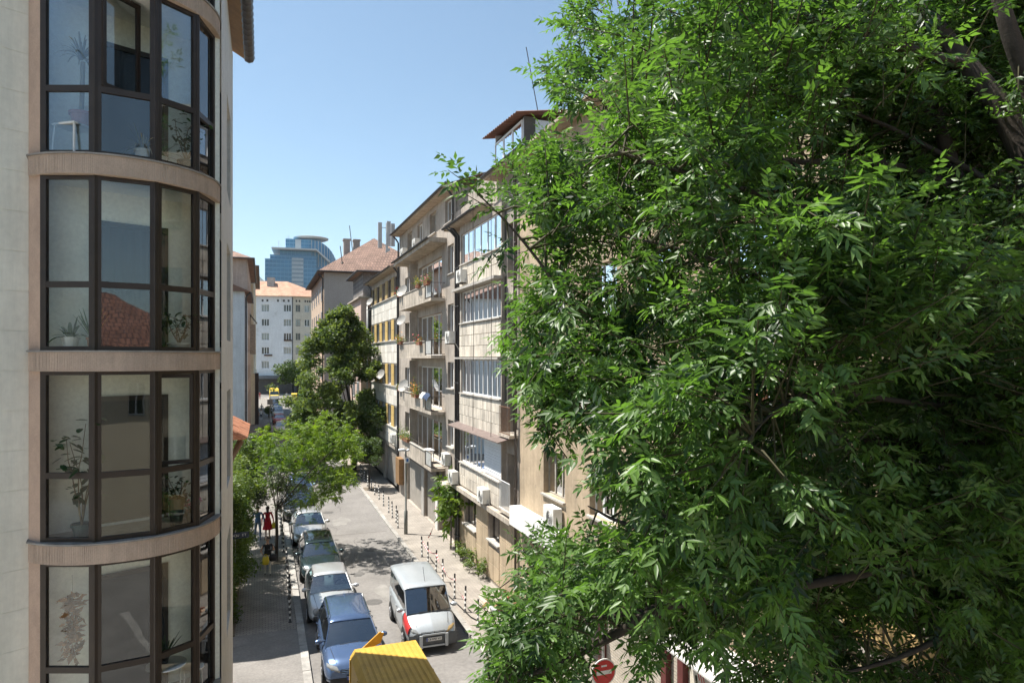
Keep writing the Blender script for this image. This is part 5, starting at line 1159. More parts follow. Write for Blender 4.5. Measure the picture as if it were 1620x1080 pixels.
# ------------------------------------------------------------------ people
SKIN = M('skin', (.46,.29,.21), .6, .08, 9, fine=.04)
def cloth(name, col): return M('cloth_'+name, col, .9, .18, 7, .3, 60)
HAIRD = M('dark_hair', (.035,.022,.016), .7, .3, 20, .5, 80)
def person(label, loc, rz, h=1.68, top=None, legs=None, shoe=None, hairm=HAIRD, pose=None, skirt=None, sleeves=False, hair='short', short_legs=False):
    """one continuous skinned body; clothes are regions of it and shells over it"""
    t = thing('person', label, 'person', loc, rz)
    k = h/1.70; pose = pose or {}
    st = pose.get('stride', .12)                 # left foot forward (-y), right foot back
    la = pose.get('left_hand', (.30,-.05,.80)); ra = pose.get('right_hand', (-.30,-.02,.80)); le = pose.get('left_elbow', (.29,.05,1.08)); re = pose.get('right_elbow', (-.29,.05,1.08))
    J = {}
    def v(n, x, y, z, r): J[n] = (len(J), Vector((x,y,z))*k, r*k)
    v('pel',0,0,.95,.135); v('waist',0,.0,1.10,.118); v('chest',0,-.005,1.28,.135); v('neck0',0,.0,1.44,.06); v('neck1',0,-.01,1.50,.052); v('head0',0,-.02,1.58,.082); v('head1',0,-.01,1.65,.082)
    for s,nm,hand,elb in ((1,'l',la,le),(-1,'r',ra,re)):
        v(nm+'sh',s*.17,0,1.40,.058); v(nm+'el',*elb,.042); v(nm+'wr',*hand,.030)
        d = (Vector(hand)-Vector(elb)).normalized(); hp = Vector(hand)+d*.07; v(nm+'hd',*hp,.036)
        fy = -st if s > 0 else st
        v(nm+'hip',s*.09,0,.90,.092); v(nm+'kn',s*.10,fy*.62-.03,.50,.060); v(nm+'an',s*.10,fy,.10,.040); v(nm+'toe',s*.11,fy-.16,.045,.034); v(nm+'hl',s*.10,fy+.05,.05,.036)
    E_ = [('pel','waist'),('waist','chest'),('chest','neck0'),('neck0','neck1'),('neck1','head0'),('head0','head1')]
    for nm in 'lr': E_ += [('chest',nm+'sh'),(nm+'sh',nm+'el'),(nm+'el',nm+'wr'),(nm+'wr',nm+'hd'),('pel',nm+'hip'),(nm+'hip',nm+'kn'),(nm+'kn',nm+'an'),(nm+'an',nm+'toe'),(nm+'an',nm+'hl')]
    # five fingers on each hand
    for nm,s in (('l',1),('r',-1)):
        hp = J[nm+'hd'][1]/k; d = (hp - J[nm+'wr'][1]/k).normalized(); side = Vector((0,-1,0)) - d*d.dot(Vector((0,-1,0))); side = side.normalized() if side.length > .1 else Vector((1,0,0)); inw = d.cross(side)*s
        for i in range(4):
            o_ = side*(.026-.0175*i); L_ = (.070,.080,.074,.058)[i]
            v(nm+'f%d'%i, *(hp+o_+d*(.03+L_*.5)+inw*.004), .0095); v(nm+'g%d'%i, *(hp+o_+d*(.03+L_)+inw*.022), .0080); E_ += [(nm+'hd',nm+'f%d'%i),(nm+'f%d'%i,nm+'g%d'%i)]
        v(nm+'t0', *(hp+side*.045-d*.005+inw*.01), .011); v(nm+'t1', *(hp+side*.060+d*.035+inw*.02), .0085); E_ += [(nm+'hd',nm+'t0'),(nm+'t0',nm+'t1')]
    me = bpy.data.meshes.new('body'); me.from_pydata([q[1] for q in J.values()], [(J[a][0],J[b][0]) for a,b in E_], [])
    o = bpy.data.objects.new('body', me); COL.objects.link(o)
    md = o.modifiers.new('skin','SKIN'); md.use_smooth_shade = True
    for q in J.values():
        sv = me.skin_vertices[0].data[q[0]]; sv.radius = (q[2], q[2]*(.78 if q[0] in (0,1,2) else 1)); sv.use_root = (q[0] == 0)
    sub = o.modifiers.new('s','SUBSURF'); sub.levels = 2; sub.render_levels = 2
    bpy.context.view_layer.update()
    em = bpy.data.meshes.new_from_object(o.evaluated_get(bpy.context.evaluated_depsgraph_get())); bpy.data.objects.remove(o)
    em.name = 'body'; mats = [SKIN, top, legs, shoe or BLACKP]
    for m_ in mats: em.materials.append(m_)
    hipz = .97*k
    for p in em.polygons:
        c = p.center; arm = abs(c.x) > .215*k and c.z > .70*k; mi = 0
        if c.z < .085*k: mi = 3
        elif c.z < hipz and not arm and not (short_legs and c.z < .5*k): mi = 2
        elif c.z < 1.43*k and (not arm): mi = 1
        elif arm and sleeves and c.z > (.9 if sleeves == 'long' else 1.22)*k: mi = 1
        p.material_index = mi; p.use_smooth = True
    bo = bpy.data.objects.new('body', em); COL.objects.link(bo); bo.parent = t
    hz = 1.615*k
    # face: eyes, nose, mouth, ears
    def ball(nm, c, r, m_, sc=(1,1,1), n=10):
        mb = MB(); rows = []
        for i in range(n+1):
            a = math.pi*i/n-math.pi/2; rows.append([(c[0]+r*sc[0]*math.cos(a)*math.cos(b), c[1]+r*sc[1]*math.cos(a)*math.sin(b), c[2]+r*sc[2]*math.sin(a)) for b in np.linspace(0,2*math.pi,13)])
        mb.grid(rows); return mb.build(nm, m_, t, smooth=True, local=True, fix=False)
    for s in (-1,1):
        ball('eye', (s*.032*k,-.090*k,hz+.005*k), .011*k, M('eye_dark',(.03,.02,.02),.2,.1,5)); ball('ear', (s*.083*k,.0,hz-.005*k), .026*k, SKIN, (.45,.8,1.2))
    ball('nose', (0,-.103*k,hz-.022*k), .017*k, SKIN, (.8,1,1.5)); ball('mouth', (0,-.088*k,hz-.058*k), .022*k, M('lips',(.36,.13,.11),.5,.1,5), (1.2,.5,.35))
    mb = MB(); rows = []; n = 10
    R0 = {'short':1.16,'curly':1.5,'long':1.2}[hair]
    for i in range(n+1):
        a = -.35+ (math.pi/2+.35)*i/n; row = []
        for b in np.linspace(0,2*math.pi,21):
            front = max(0,-math.sin(b)); aa = max(a, .45*front) if hair != 'curly' else max(a,.38*front)
            rr = .088*k*R0*(1+ (.10 if hair=='curly' else .03)*math.sin(b*7+i*2.3)*math.cos(i*1.9+b*3))
            row.append((rr*math.cos(aa)*math.cos(b), .012*k+rr*1.06*math.cos(aa)*math.sin(b), hz+.022*k+rr*1.08*math.sin(aa)))
        rows.append(row)
    mb.grid(rows); mb.build('hair', hairm, t, smooth=True, local=True, fix=False)
    if hair == 'long':
        mb = MB(); mb.grid([[(.085*k*math.cos(b)*(1-.1*j), .03*k+.085*k*math.sin(b)*.9, hz+.03*k-.09*k*j) for b in np.linspace(.05,math.pi-.05,9)] for j in range(4)]); mb.build('hair', hairm, t, smooth=True, local=True, fix=False)
    if skirt:
        m_, z1, w1_ = skirt; mb = MB(); rows = []
        for j in range(6):
            f = j/5; rows.append([((.15+(w1_-.15)*f+.012*f*math.sin(b*9))*math.cos(b)*k, (.115+(w1_*.85-.115)*f+.012*f*math.sin(b*9))*math.sin(b)*k, (1.08-(1.08-z1)*f)*k) for b in np.linspace(0,2*math.pi,25)])
        mb.grid(rows); mb.build('skirt', m_, t, smooth=True, local=True, fix=False)
    else:
        mb = MB(); rows = []                    # hem of the top over the waistband
        for j in range(4):
            f = j/3; rows.append([((.142+.012*f)*math.cos(b)*k, (.116+.010*f)*math.sin(b)*k, (1.10-.16*f)*k) for b in np.linspace(0,2*math.pi,21)])
        mb.grid(rows); mb.build('shirt_hem', top, t, smooth=True, local=True, fix=False)
    return t
def bag(label, loc, w, h, d, mat, strap=.28, name='shopping_bag'):
    t = thing(name, label, 'bag', loc); mb = MB(); rows = []
    for z,sx,sy in ((0,.7,.6),(.06,1,1),(h*.5,1.0,1.0),(h*.85,.85,.6),(h,.7,.25)):
        rows.append([(w/2*sx*math.copysign(abs(math.cos(a))**.6,math.cos(a))*(1+.06*math.sin(a*5+z*20)), d/2*sy*math.copysign(abs(math.sin(a))**.6,math.sin(a)), z) for a in np.linspace(0,2*math.pi,17)])
    mb.grid(rows); mb.add(rows[0][:-1],[tuple(range(16))]); mb.add(rows[-1][:-1],[tuple(range(16))]); mb.build('pouch', mat, t, smooth=True, local=True)
    mb = MB(); mb.tube([(-w*.28,0,h*.97),(-w*.16,0,h+strap*.8),(0,0,h+strap),(w*.16,0,h+strap*.8),(w*.28,0,h*.97)], .011, 5); mb.build('handle', mat, t, local=True); return t
gz = .10
person('woman with curly dark hair, black top and pale trousers carrying two bags', (.22,32.4,gz), R(4), 1.64, cloth('black',(.02,.02,.022)), cloth('sand',(.48,.45,.40)), hair='curly',
       pose=dict(stride=.10, left_elbow=(.29,.02,1.12), left_hand=(.08,-.17,1.18), right_elbow=(-.29,.03,1.10), right_hand=(-.20,-.14,.98)))
bag('yellow carrier bag held by the woman in black', (.14,32.16,gz+.52), .30,.36,.14, M('yellow_plastic',(.62,.48,.03),.5,.12,6), .10)
bag('black shoulder bag hanging at the woman\'s left side', (.46,32.30,gz+.62), .36,.30,.14, M('black_leather',(.02,.02,.022),.5,.15,6), .42, 'handbag')
person('person in blue shirt and jeans beside the person in red', (-.22,38.7,gz), R(-170), 1.76, cloth('blue',(.06,.12,.24)), cloth('denim',(.10,.14,.20)), sleeves='long', pose=dict(stride=.16, left_elbow=(.33,.0,1.12), left_hand=(.36,-.2,1.0)))
person('person in long red top walking beside the person in blue', (.27,39.0,gz), R(175), 1.66, cloth('red',(.50,.02,.035)), SKIN, sleeves='long', hair='long', skirt=(cloth('red',(.50,.02,.035)), .48, .27), pose=dict(stride=.12))
bag('small yellow bag held by the person in red', (.60,38.9,gz+.50), .24,.34,.12, M('yellow_plastic',(.62,.48,.03),.5,.12,6), .06)
person('person in white top and dark shorts on the far left pavement', (-.2,112,gz), R(10), 1.72, cloth('white',(.65,.66,.68)), cloth('navy',(.04,.05,.08)), sleeves=True, short_legs=True)
person('person in grey on the far left pavement behind the one in white', (-.1,124,gz), R(10), 1.74, cloth('grey',(.33,.34,.35)), cloth('grey',(.33,.34,.35)), sleeves=True)
person('person in dark red at the sunny far end of the left pavement', (-.55,168,gz), R(0), 1.72, cloth('dark_red',(.35,.05,.06)), cloth('dark_red',(.35,.05,.06)), sleeves=True)
person('dark haired person standing in the road beside the far red car', (3.75,100,0), R(200), 1.70, cloth('purple',(.12,.09,.14)), cloth('brown',(.20,.12,.08)), sleeves=True, hair='long')
person('person in pale blue by the far yellow van', (5.3,165,0), R(180), 1.75, cloth('pale_blue',(.45,.52,.58)), cloth('pale',(.5,.5,.48)), sleeves=True)

# ------------------------------------------------------------------ street furniture
BOLB = M('bollard_black', (.03,.03,.032), .5, .2, 6); BOLW = M('bollard_white', (.46,.45,.42), .6, .15, 6)
def bollard_meshes():
    p = MB(); p.lathe([(.036,0),(.036,.98),(.03,1.0),(.005,1.005)], 10); a = p.mesh('post', smooth=True); a.materials.append(BOLB)
    b = MB(); b.lathe([(.0375,0),(.0375,.085)], 10); bb = b.mesh('white_band', smooth=True); bb.materials.append(BOLW)
    f = MB(); f.lathe([(.07,0),(.07,.02),(.038,.03)], 10); ff = f.mesh('foot'); ff.materials.append(BOLB); return a,bb,ff
bp_, bb_, bf_ = bollard_meshes()
def bollard(x, y, label, group):
    t = thing('bollard', label, 'bollard', (x,y,.10), group=group); t.rotation_euler = (random.uniform(-.04,.04), random.uniform(-.04,.04), 0)
    link_mesh('post', bp_, t); link_mesh('foot', bf_, t)
    for z in (.14,.34,.54,.74): link_mesh('white_band', bb_, t, (0,0,z))
RB = [(7.25,21.8),(7.28,23.5),(7.26,25.05),(7.27,26.6),(7.33,28.75),(7.38,30.2),(7.35,31.6),(7.3,32.7)]
for i,(x,y) in enumerate(RB): bollard(x,y,'striped bollard on right pavement beside the van, %s counted away from the viewer' % ORD[i], 'striped bollards on the right pavement')
RB2 = [(7.25,38.7),(7.38,40.0),(7.4,41.3),(7.42,42.7),(7.45,44.8),(7.5,46.9),(7.45,48.6),(7.45,50.2),(7.45,52.0),(7.45,53.8),(7.45,55.6)]
for i,(x,y) in enumerate(RB2): bollard(x,y,'striped bollard on right pavement beyond the lamp post, %s counted away from it' % ORD[i], 'striped bollards on the right pavement')
LBo = [(.96,26.3),(1.0,27.6),(1.0,28.9),(1.02,30.1),(1.02,31.0),(1.03,33.0),(1.0,35.9),(.98,37.6),(.95,39.3),(.95,41.2),(.93,43.3)]
for i,(x,y) in enumerate(LBo): bollard(x,y,'striped bollard on left pavement, %s counted away from the viewer' % ORD[i], 'striped bollards on the left pavement')
# barrier tape strung between bollards near the van
TAPEM = None
def tapemat():
    m = bpy.data.materials.new('barrier_tape'); m.use_nodes = True; n = m.node_tree.nodes; l = m.node_tree.links; b = n['Principled BSDF']
    g_ = n.new('ShaderNodeNewGeometry'); s_ = n.new('ShaderNodeSeparateXYZ'); l.new(g_.outputs['Position'], s_.inputs[0]); q = n.new('ShaderNodeMath'); q.operation='MULTIPLY'; q.inputs[1].default_value = 5; l.new(s_.outputs['Y'],q.inputs[0]); f = n.new('ShaderNodeMath'); f.operation='FRACT'; l.new(q.outputs[0],f.inputs[0]); c = n.new('ShaderNodeMath'); c.operation='GREATER_THAN'; c.inputs[1].default_value=.5; l.new(f.outputs[0],c.inputs[0])
    mx = n.new('ShaderNodeMixRGB'); l.new(c.outputs[0],mx.inputs[0]); mx.inputs[1].default_value=(.7,.68,.66,1); mx.inputs[2].default_value=(.55,.03,.03,1); l.new(mx.outputs[0],b.inputs['Base Color']); return m
TAPEM = tapemat()
def tape(pts, label):
    mb = MB(); rows = []
    for i,(p,q) in enumerate(zip(pts[:-1],pts[1:])):
        p,q = Vector(p),Vector(q)
        for k in range(9):
            f = k/8; c = p.lerp(q,f)-Vector((0,0,.22*4*f*(1-f)*min(1,(q-p).length/2))); w_ = Vector((.02*math.sin(f*5+i),0,.035)); rows.append([c-w_, c+w_])
    mb.grid(rows); tag(mb.build('barrier_tape', TAPEM, loc=tuple(pts[0]), fix=False), label, 'tape')
tape([(7.31,32.7,.9),(7.40,30.2,.95),(7.31,28.75,.8),(7.30,26.6,.9),(7.28,25.05,.6)], 'red and white barrier tape strung between the bollards beside the van')
tape([(9.2,37.7,1.5),(8.9,36.5,1.0),(8.3,35.7,.2)], 'red and white barrier tape hanging from the white pier')
mb = MB(); mb.tube([(7.25,30.2,.14),(7.1,27,.13),(7.3,24.4,.14),(7.7,23.2,.13),(7.9,22.4,.13)], .02, 5); tag(mb.build('cable', BLACKR, loc=(7.2,28,.13)), 'black cable lying along the right pavement by the bollards', 'cable')
# lamp post
t = thing('lamp_post', 'grey lamp post on the right pavement beside the rolling shutters', 'lamp post', (7.41,37.25,.1))
mb = MB(); mb.lathe([(.10,0),(.10,1.25),(.055,1.3),(.05,4.3),(.04,4.6)], 12, (7.41,37.25,.1)); mb.build('column', M('grey_green_paint',(.20,.205,.19),.6,.15,3), t, smooth=True)
mb = MB(); mb.tube([(7.41,37.25,4.68),(7.30,37.25,4.72),(7.0,37.25,4.72)], [.05,.09,.07], 10); mb.tube([(7.45,37.25,4.66),(7.6,37.25,4.72)], [.05,.07], 8); mb.build('lamp_head', M('white_lamp_cover',(.66,.68,.70),.4,.06,3), t, smooth=True)
mb = MB(); mb.box((7.36,37.17,4.0),(7.60,37.19,4.32)); mb.build('plate', PVC, t)
mb = MB(); mb.box((7.42,37.162,4.08),(7.54,37.168,4.24)); mb.build('plate_symbol', M('sign_blue',(.02,.12,.42),.4,.05,3), t)
# no-entry sign partly hidden by leaves
t = thing('traffic_sign', 'round red no-entry sign on a grey pole behind the leaves', 'traffic sign', (7.35,14.0,.1))
mb = MB(); mb.tube([(7.35,14.0,.1),(7.35,14.0,3.9)], .035, 8); mb.build('pole', STEELG, t)
mb = MB(); mb.lathe([(.31,0),(.31,-.02),(.005,-.022)], 28, (7.32,13.93,2.62), 'y'); mb.build('sign_edge', M('sign_white',(.72,.72,.70),.4,.05,3), t)
mb = MB(); mb.lathe([(.28,0),(.28,-.004),(.005,-.005)], 28, (7.32,13.907,2.62), 'y'); dk = mb.build('sign_disc', M('sign_red',(.52,.03,.03),.4,.08,3), t)
mb = MB(); mb.box((7.13,13.896,2.575),(7.51,13.901,2.665)); mb.build('white_bar', M('sign_white',(.72,.72,.70)), dk)
mb = MB(); mb.box((7.25,13.897,2.75),(7.39,13.9015,2.79)); mb.build('sticker', PVC, dk)
# street name plate by the hedge
t = thing('street_sign', 'dark street name plate with white letters among the leaves at left', 'sign', (-.85,31,2.0))
c = pix(381,846,26.5); t.location = c
mb = MB(); mb.box((-.42,-.012,-.12),(.30,.0,.12)); mb.build('plate', M('plate_dark_blue',(.03,.045,.075),.4,.1,4), t, local=True)
letters('AQU ET', .13, PVC, t, (-.06,-.0135,0), (1,0,0), (math.pi/2,0,0), .68)
mb = MB(); mb.tube([(-.2,.02,-.6),(-.2,.02,.2)], .02, 5); mb.build('pole', STEELG, t, local=True); t.rotation_euler = (0,0,R(6))
mb = MB(); mb.tube([(-.2,.02,-c.z+.1),(-.2,.02,-.6)], .02, 5); mb.build('pole', STEELG, t, local=True)
# rubble with pipes and sacks under the branches
t = thing('rubble_heap', 'heap of broken terracotta pipes and boards on the right pavement', 'rubble', (8.75,25.2,.1))
for k in range(16):
    a = Vector((8.7+random.uniform(-.6,.6), 25.0+random.uniform(-.9,.9), .16+random.uniform(0,.25))); d = Vector((random.uniform(-1,1),random.uniform(-1,1),random.uniform(-.2,.4))).normalized()*random.uniform(.2,.45)
    mb = MB(); mb.tube([a,a+d], .07 if k % 2 else .05, 10); mb.build('pipe_shard', TERRA if k % 3 else M('pale_clay',(.55,.36,.24),.85,.2,5), t)
for k in range(5):
    a = Vector((8.6+random.uniform(-.6,.6), 24.6+random.uniform(-.9,.9), .13)); mb = MB(); mb.obox(a, Vector((random.uniform(-.2,.2),.9,.12)), Vector((.12,.03,0)), (0,0,.03)); mb.build('board', OLDWOOD, t)
mb = MB(); mb.tube([(8.2,24.9,.2),(8.5,23.9,.18)], .09, 10); mb.build('drain_pipe', M('grey_pvc_pipe',(.35,.37,.38),.5,.1,3), t)
# rubbish containers and planter at the far junction
for i,(x,y,m_,lb) in enumerate(((8.2,160,M('container_green',(.03,.16,.07),.6,.15,2),'green rubbish container beyond the tall dark tree'),(6.9,161,M('container_yellow',(.60,.42,.05),.6,.1,2),'yellow recycling container beside the green one'))):
    t = thing('rubbish_container', lb, 'container', (x,y,0), group='containers at the far junction'); mb = MB(); mb.add([(x-.6,y-.6,.2),(x+.6,y-.6,.2),(x+.6,y+.6,.2),(x-.6,y+.6,.2),(x-.75,y-.7,1.5),(x+.75,y-.7,1.5),(x+.75,y+.7,1.5),(x-.75,y+.7,1.5)],[(0,3,2,1),(4,5,6,7),(0,1,5,4),(1,2,6,5),(2,3,7,6),(3,0,4,7)]); mb.build('bin_body', m_, t)
    mb = MB(); mb.grid([[(x-.78,y-.72+1.44*b,1.52+.25*math.sin(math.pi*b)),(x+.78,y-.72+1.44*b,1.52+.25*math.sin(math.pi*b))] for b in np.linspace(0,1,7)]); mb.build('lid', m_, t, fix=False)
t = thing('sign_post', 'grey sign post seen from behind on the far left pavement', 'sign', (1.1,110,.1))
mb = MB(); mb.tube([(1.1,110,.1),(1.1,110,4.4)], .05, 6); mb.build('pole', STEELG, t)
mb = MB(); mb.box((.7,110.06,2.6),(1.5,110.09,3.4)); mb.build('board', STEELG, t)
# grey utility cabinet behind the locust
t = thing('utility_cabinet', 'grey utility cabinet on the left pavement beyond the bright green tree', 'cabinet', (.75,74,.1))
mb = MB(); mb.box((.45,73.5,.1),(1.05,75,1.5)); mb.build('housing', M('cabinet_grey',(.26,.27,.27),.6,.15,3), t); mb = MB(); mb.box((.42,73.45,1.5),(1.08,75.05,1.56)); mb.build('lid', STEELG, t)
mb = MB(); mb.box((.5,73.48,.25),(1.0,73.498,1.42)); mb.build('door', M('cabinet_door',(.22,.23,.23),.6,.15,3), t)

# ------------------------------------------------------------------ things in the glazed bay
zfl = [z+.016 for z in SLABZ]
u_ = ch; inn = cn
def bayp(s, d, z): return BV[0] + ch*s - cn*d + Vector((0,0,z))     # s along the chord, d out from it into the bay
POTG = M('green_pot', (.02,.06,.055), .4, .15, 6); POTW = M('white_pot', (.66,.66,.64), .5, .08, 6); POTR = M('pink_pot', (.42,.16,.15), .6, .12, 6)
PLEAF = leafmat('house_plant_leaf', (.02,.055,.015), (.06,.14,.03), .25, .35); DRYL = M('dried_leaf', (.26,.13,.05), .9, .35, 12); PALEL = leafmat('dry_palm_leaf', (.26,.24,.17), (.40,.38,.28), .2, .6, tcol=(1.2,1.2,1.0))
def pot(t, r, h, m_, z0=0):
    mb = MB(); mb.lathe([(r*.72,z0),(r*.95,z0+h*.8),(r*1.08,z0+h*.8),(r*1.08,z0+h),(r*.95,z0+h),(r*.9,z0+h*.86),(.01,z0+h*.86)], 18); mb.build('pot', m_, t, smooth=False, local=True)
def leaf_obj(t, pts, m_, w, name='leaf'):
    """one strap leaf along a curve"""
    mb = MB(); n = len(pts); rows = []
    for i,p in enumerate(pts):
        p = Vector(p); d = (Vector(pts[min(i+1,n-1)])-Vector(pts[max(i-1,0)])).normalized(); s_ = d.cross(Vector((0,0,1))); s_ = s_.normalized() if s_.length > .05 else Vector((1,0,0)); ww = w*math.sin(math.pi*min(1,(i+.35)/(n-.3)))**.7
        rows.append([p-s_*ww, p+Vector((0,0,-ww*.3)), p+s_*ww])
    mb.grid(rows); return mb.build(name, m_, t, smooth=True, local=True, fix=False)
def strap_plant(label, loc, potspec, n, L_, w, m_, droop=.6, z0=0, group='pot plants in the glazed bay', upright=.5):
    t = thing('pot_plant', label, 'plant', loc, group=group); r,h,pm = potspec; pot(t,r,h,pm)
    for k in range(n):
        a = 2*math.pi*k/n+random.uniform(-.3,.3); el = random.uniform(upright,1.4); l_ = L_*random.uniform(.6,1.1); pts = []
        for i in range(6):
            f = i/5; rr = l_*f*math.cos(el)+.02; zz = l_*f*math.sin(el)-droop*l_*f*f*math.cos(el); pts.append((rr*math.cos(a),rr*math.sin(a),h*.85+z0+zz))
        leaf_obj(t, pts, m_, w)
    return t
def bush_plant(label, loc, potspec, h, n, size, m_, spread=.2, flower=None, group='pot plants in the glazed bay', name='pot_plant'):
    t = thing(name, label, 'plant', loc, group=group); r,hp,pm = potspec; pot(t,r,hp,pm); tips = []
    mb = MB()
    for k in range(5):
        a = k*1.3; p = [(0,0,hp*.8)]
        for i in range(1,6): p.append((spread*i/5*math.cos(a+i*.25)*.8, spread*i/5*math.sin(a+i*.25)*.8, hp*.8+(h-hp)*i/5*random.uniform(.8,1.05)))
        mb.tube(p, [.012-.0015*i for i in range(6)], 5); tips += p[2:]
    mb.build('stems', M('plant_stem',(.16,.12,.06),.8,.2,6), t, local=True)
    for k in range(n):                           # each large leaf on its own
        b = random.choice(tips); c = Vector(b)+Vector((random.gauss(0,spread*.3),random.gauss(0,spread*.3),random.gauss(0,.06))); d = Vector((random.gauss(0,1),random.gauss(0,1),random.gauss(-.2,.5))).normalized()*size*random.uniform(.7,1.3)
        leaf_obj(t, [c+d*f+Vector((0,0,-size*.25*f*f)) for f in (0,.3,.65,1.)], m_, size*.36)
    if flower:
        quads_cloud('blossoms', [Vector(loc)+Vector((random.gauss(0,.06)+.03,random.gauss(0,.05)-.05,h*.8+random.gauss(0,.06))) for _ in range(50)], .05, FLO[flower], t, aspect=1, kind='stuff')
    return t
# top visible storey
z = zfl[3]
t = thing('chair', 'white chair behind the top left bay pane', 'chair', tuple(bayp(.42,.12,z)), R(-35))
for (x,y) in ((-.18,-.18),(.18,-.18),(-.18,.18),(.18,.18)):
    mb = MB(); mb.tube([(x*1.15,y*1.15,0),(x,y,.45)], .018, 6); mb.build('leg', POTW, t, local=True)
mb = MB(); mb.box((-.21,-.21,.45),(.21,.21,.48)); mb.build('seat', POTW, t, local=True)
mb = MB(); mb.grid([[(-.20,.20+.05*f,.48+.42*f),(0,.23+.05*f,.48+.42*f),(.20,.20+.05*f,.48+.42*f)] for f in (0,.5,1)]); mb.grid([[(-.20,.215+.05*f,.48+.42*f),(0,.245+.05*f,.48+.42*f),(.20,.215+.05*f,.48+.42*f)] for f in (0,.5,1)]); mb.build('backrest', POTW, t, local=True, fix=False)
c = bayp(.50,.14,z+.48)
strap_plant('tall dry palm in a pink pot on the white chair', tuple(c), (.16,.22,POTR), 44, .52, .014, PALEL, 1.0, .85, upright=.7)
mb = MB(); mb.tube([c+Vector((0,0,.15)),c+Vector((.02,0,1.0))], .035, 7); t_ = bpy.data.objects['pot_plant'] if False else None; pt = [o for o in bpy.data.objects if o.type=='EMPTY' and o.get('label','').startswith('tall dry palm')][0]; mb.build('stem', M('palm_stem',(.28,.24,.17),.9,.2,8), pt)
strap_plant('pale spidery plant behind the blue top pane', tuple(bayp(1.25,.55,z)), (.13,.2,POTW), 22, .62, .010, PALEL, .9)
strap_plant('white pot of grassy plant beside the spidery one', tuple(bayp(1.52,.5,z)), (.09,.16,POTW), 16, .5, .010, PALEL, .8)
bush_plant('bushy dark plant in the top right bay corner', tuple(bayp(1.95,.40,z)), (.14,.2,POTG), .85, 110, .07, PLEAF, .26)
# middle storey
z = zfl[2]
strap_plant('dark leafy plant in white pot, left of the aloe', tuple(bayp(.36,.12,z)), (.12,.2,POTW), 14, .40, .032, PLEAF, .8)
strap_plant('green aloe in a terracotta pot', tuple(bayp(.64,.20,z)), (.09,.2,TERRA), 16, .5, .018, GREENS, .2, upright=1.0)
bush_plant('leafy plant in a white trough behind the right middle pane', tuple(bayp(1.82,.42,z)), (.17,.13,POTW), .62, 60, .09, PLEAF, .28)
# third storey
z = zfl[1]
bush_plant('tall ivy-leaved plant in a green pot behind the left lower pane', tuple(bayp(.50,.16,z)), (.14,.22,POTG), 1.75, 75, .13, PLEAF, .28)
bush_plant('plant with pink flowers in a green pot', tuple(bayp(2.02,.42,z)), (.10,.2,POTG), .45, 50, .07, PLEAF, .16, 'pink')
bush_plant('dark bushy plant on a stand behind the open sash', tuple(bayp(1.80,.36,z)), (.12,.45,POTG), .85, 70, .07, PLEAF, .2)
# lowest storey
z = zfl[0]
t = thing('dried_bouquet', 'hanging bunch of dried brown leaves behind the lowest left pane', 'bouquet', tuple(bayp(.38,.12,z+1.15)))
P = [bayp(.38+random.gauss(0,.055),.12+random.gauss(0,.05),z+1.05+random.uniform(0,1.0)) for _ in range(240)]
quads_cloud('leaves', P, .13, DRYL, t, kind='stuff', up=-.2)
mb = MB(); mb.tube([bayp(.38,.12,z+1.1),bayp(.38,.12,z+2.35)], .006, 4); mb.build('string', OLDWOOD, t)
t = thing('round_table', 'small round white table behind the lowest right pane', 'table', tuple(bayp(1.62,.45,z)))
mb = MB(); mb.lathe([(.30,.70),(.30,.72),(.01,.722)], 24); mb.build('table_top', POTW, t, local=True)
for k in range(3):
    a = k*2.1; mb = MB(); mb.tube([(.2*math.cos(a),.2*math.sin(a),0),(.2*math.cos(a),.2*math.sin(a),.70)], .014, 6); mb.build('leg', POTW, t, local=True)
strap_plant('spiky aloe on the small round table', tuple(bayp(1.60,.42,z+.725)), (.07,.12,BLACKP), 12, .42, .018, PLEAF, .2, upright=.9)
t = thing('stool', 'round white stool beside the small round table', 'stool', tuple(bayp(2.05,.40,z)))
mb = MB(); mb.lathe([(.17,.50),(.17,.525),(.01,.527)], 20); mb.build('seat', POTW, t, local=True)
for k in range(4):
    a = k*math.pi/2+.4; mb = MB(); mb.tube([(.15*math.cos(a),.15*math.sin(a),0),(.13*math.cos(a),.13*math.sin(a),.50)], .012, 6); mb.build('leg', POTW, t, local=True)
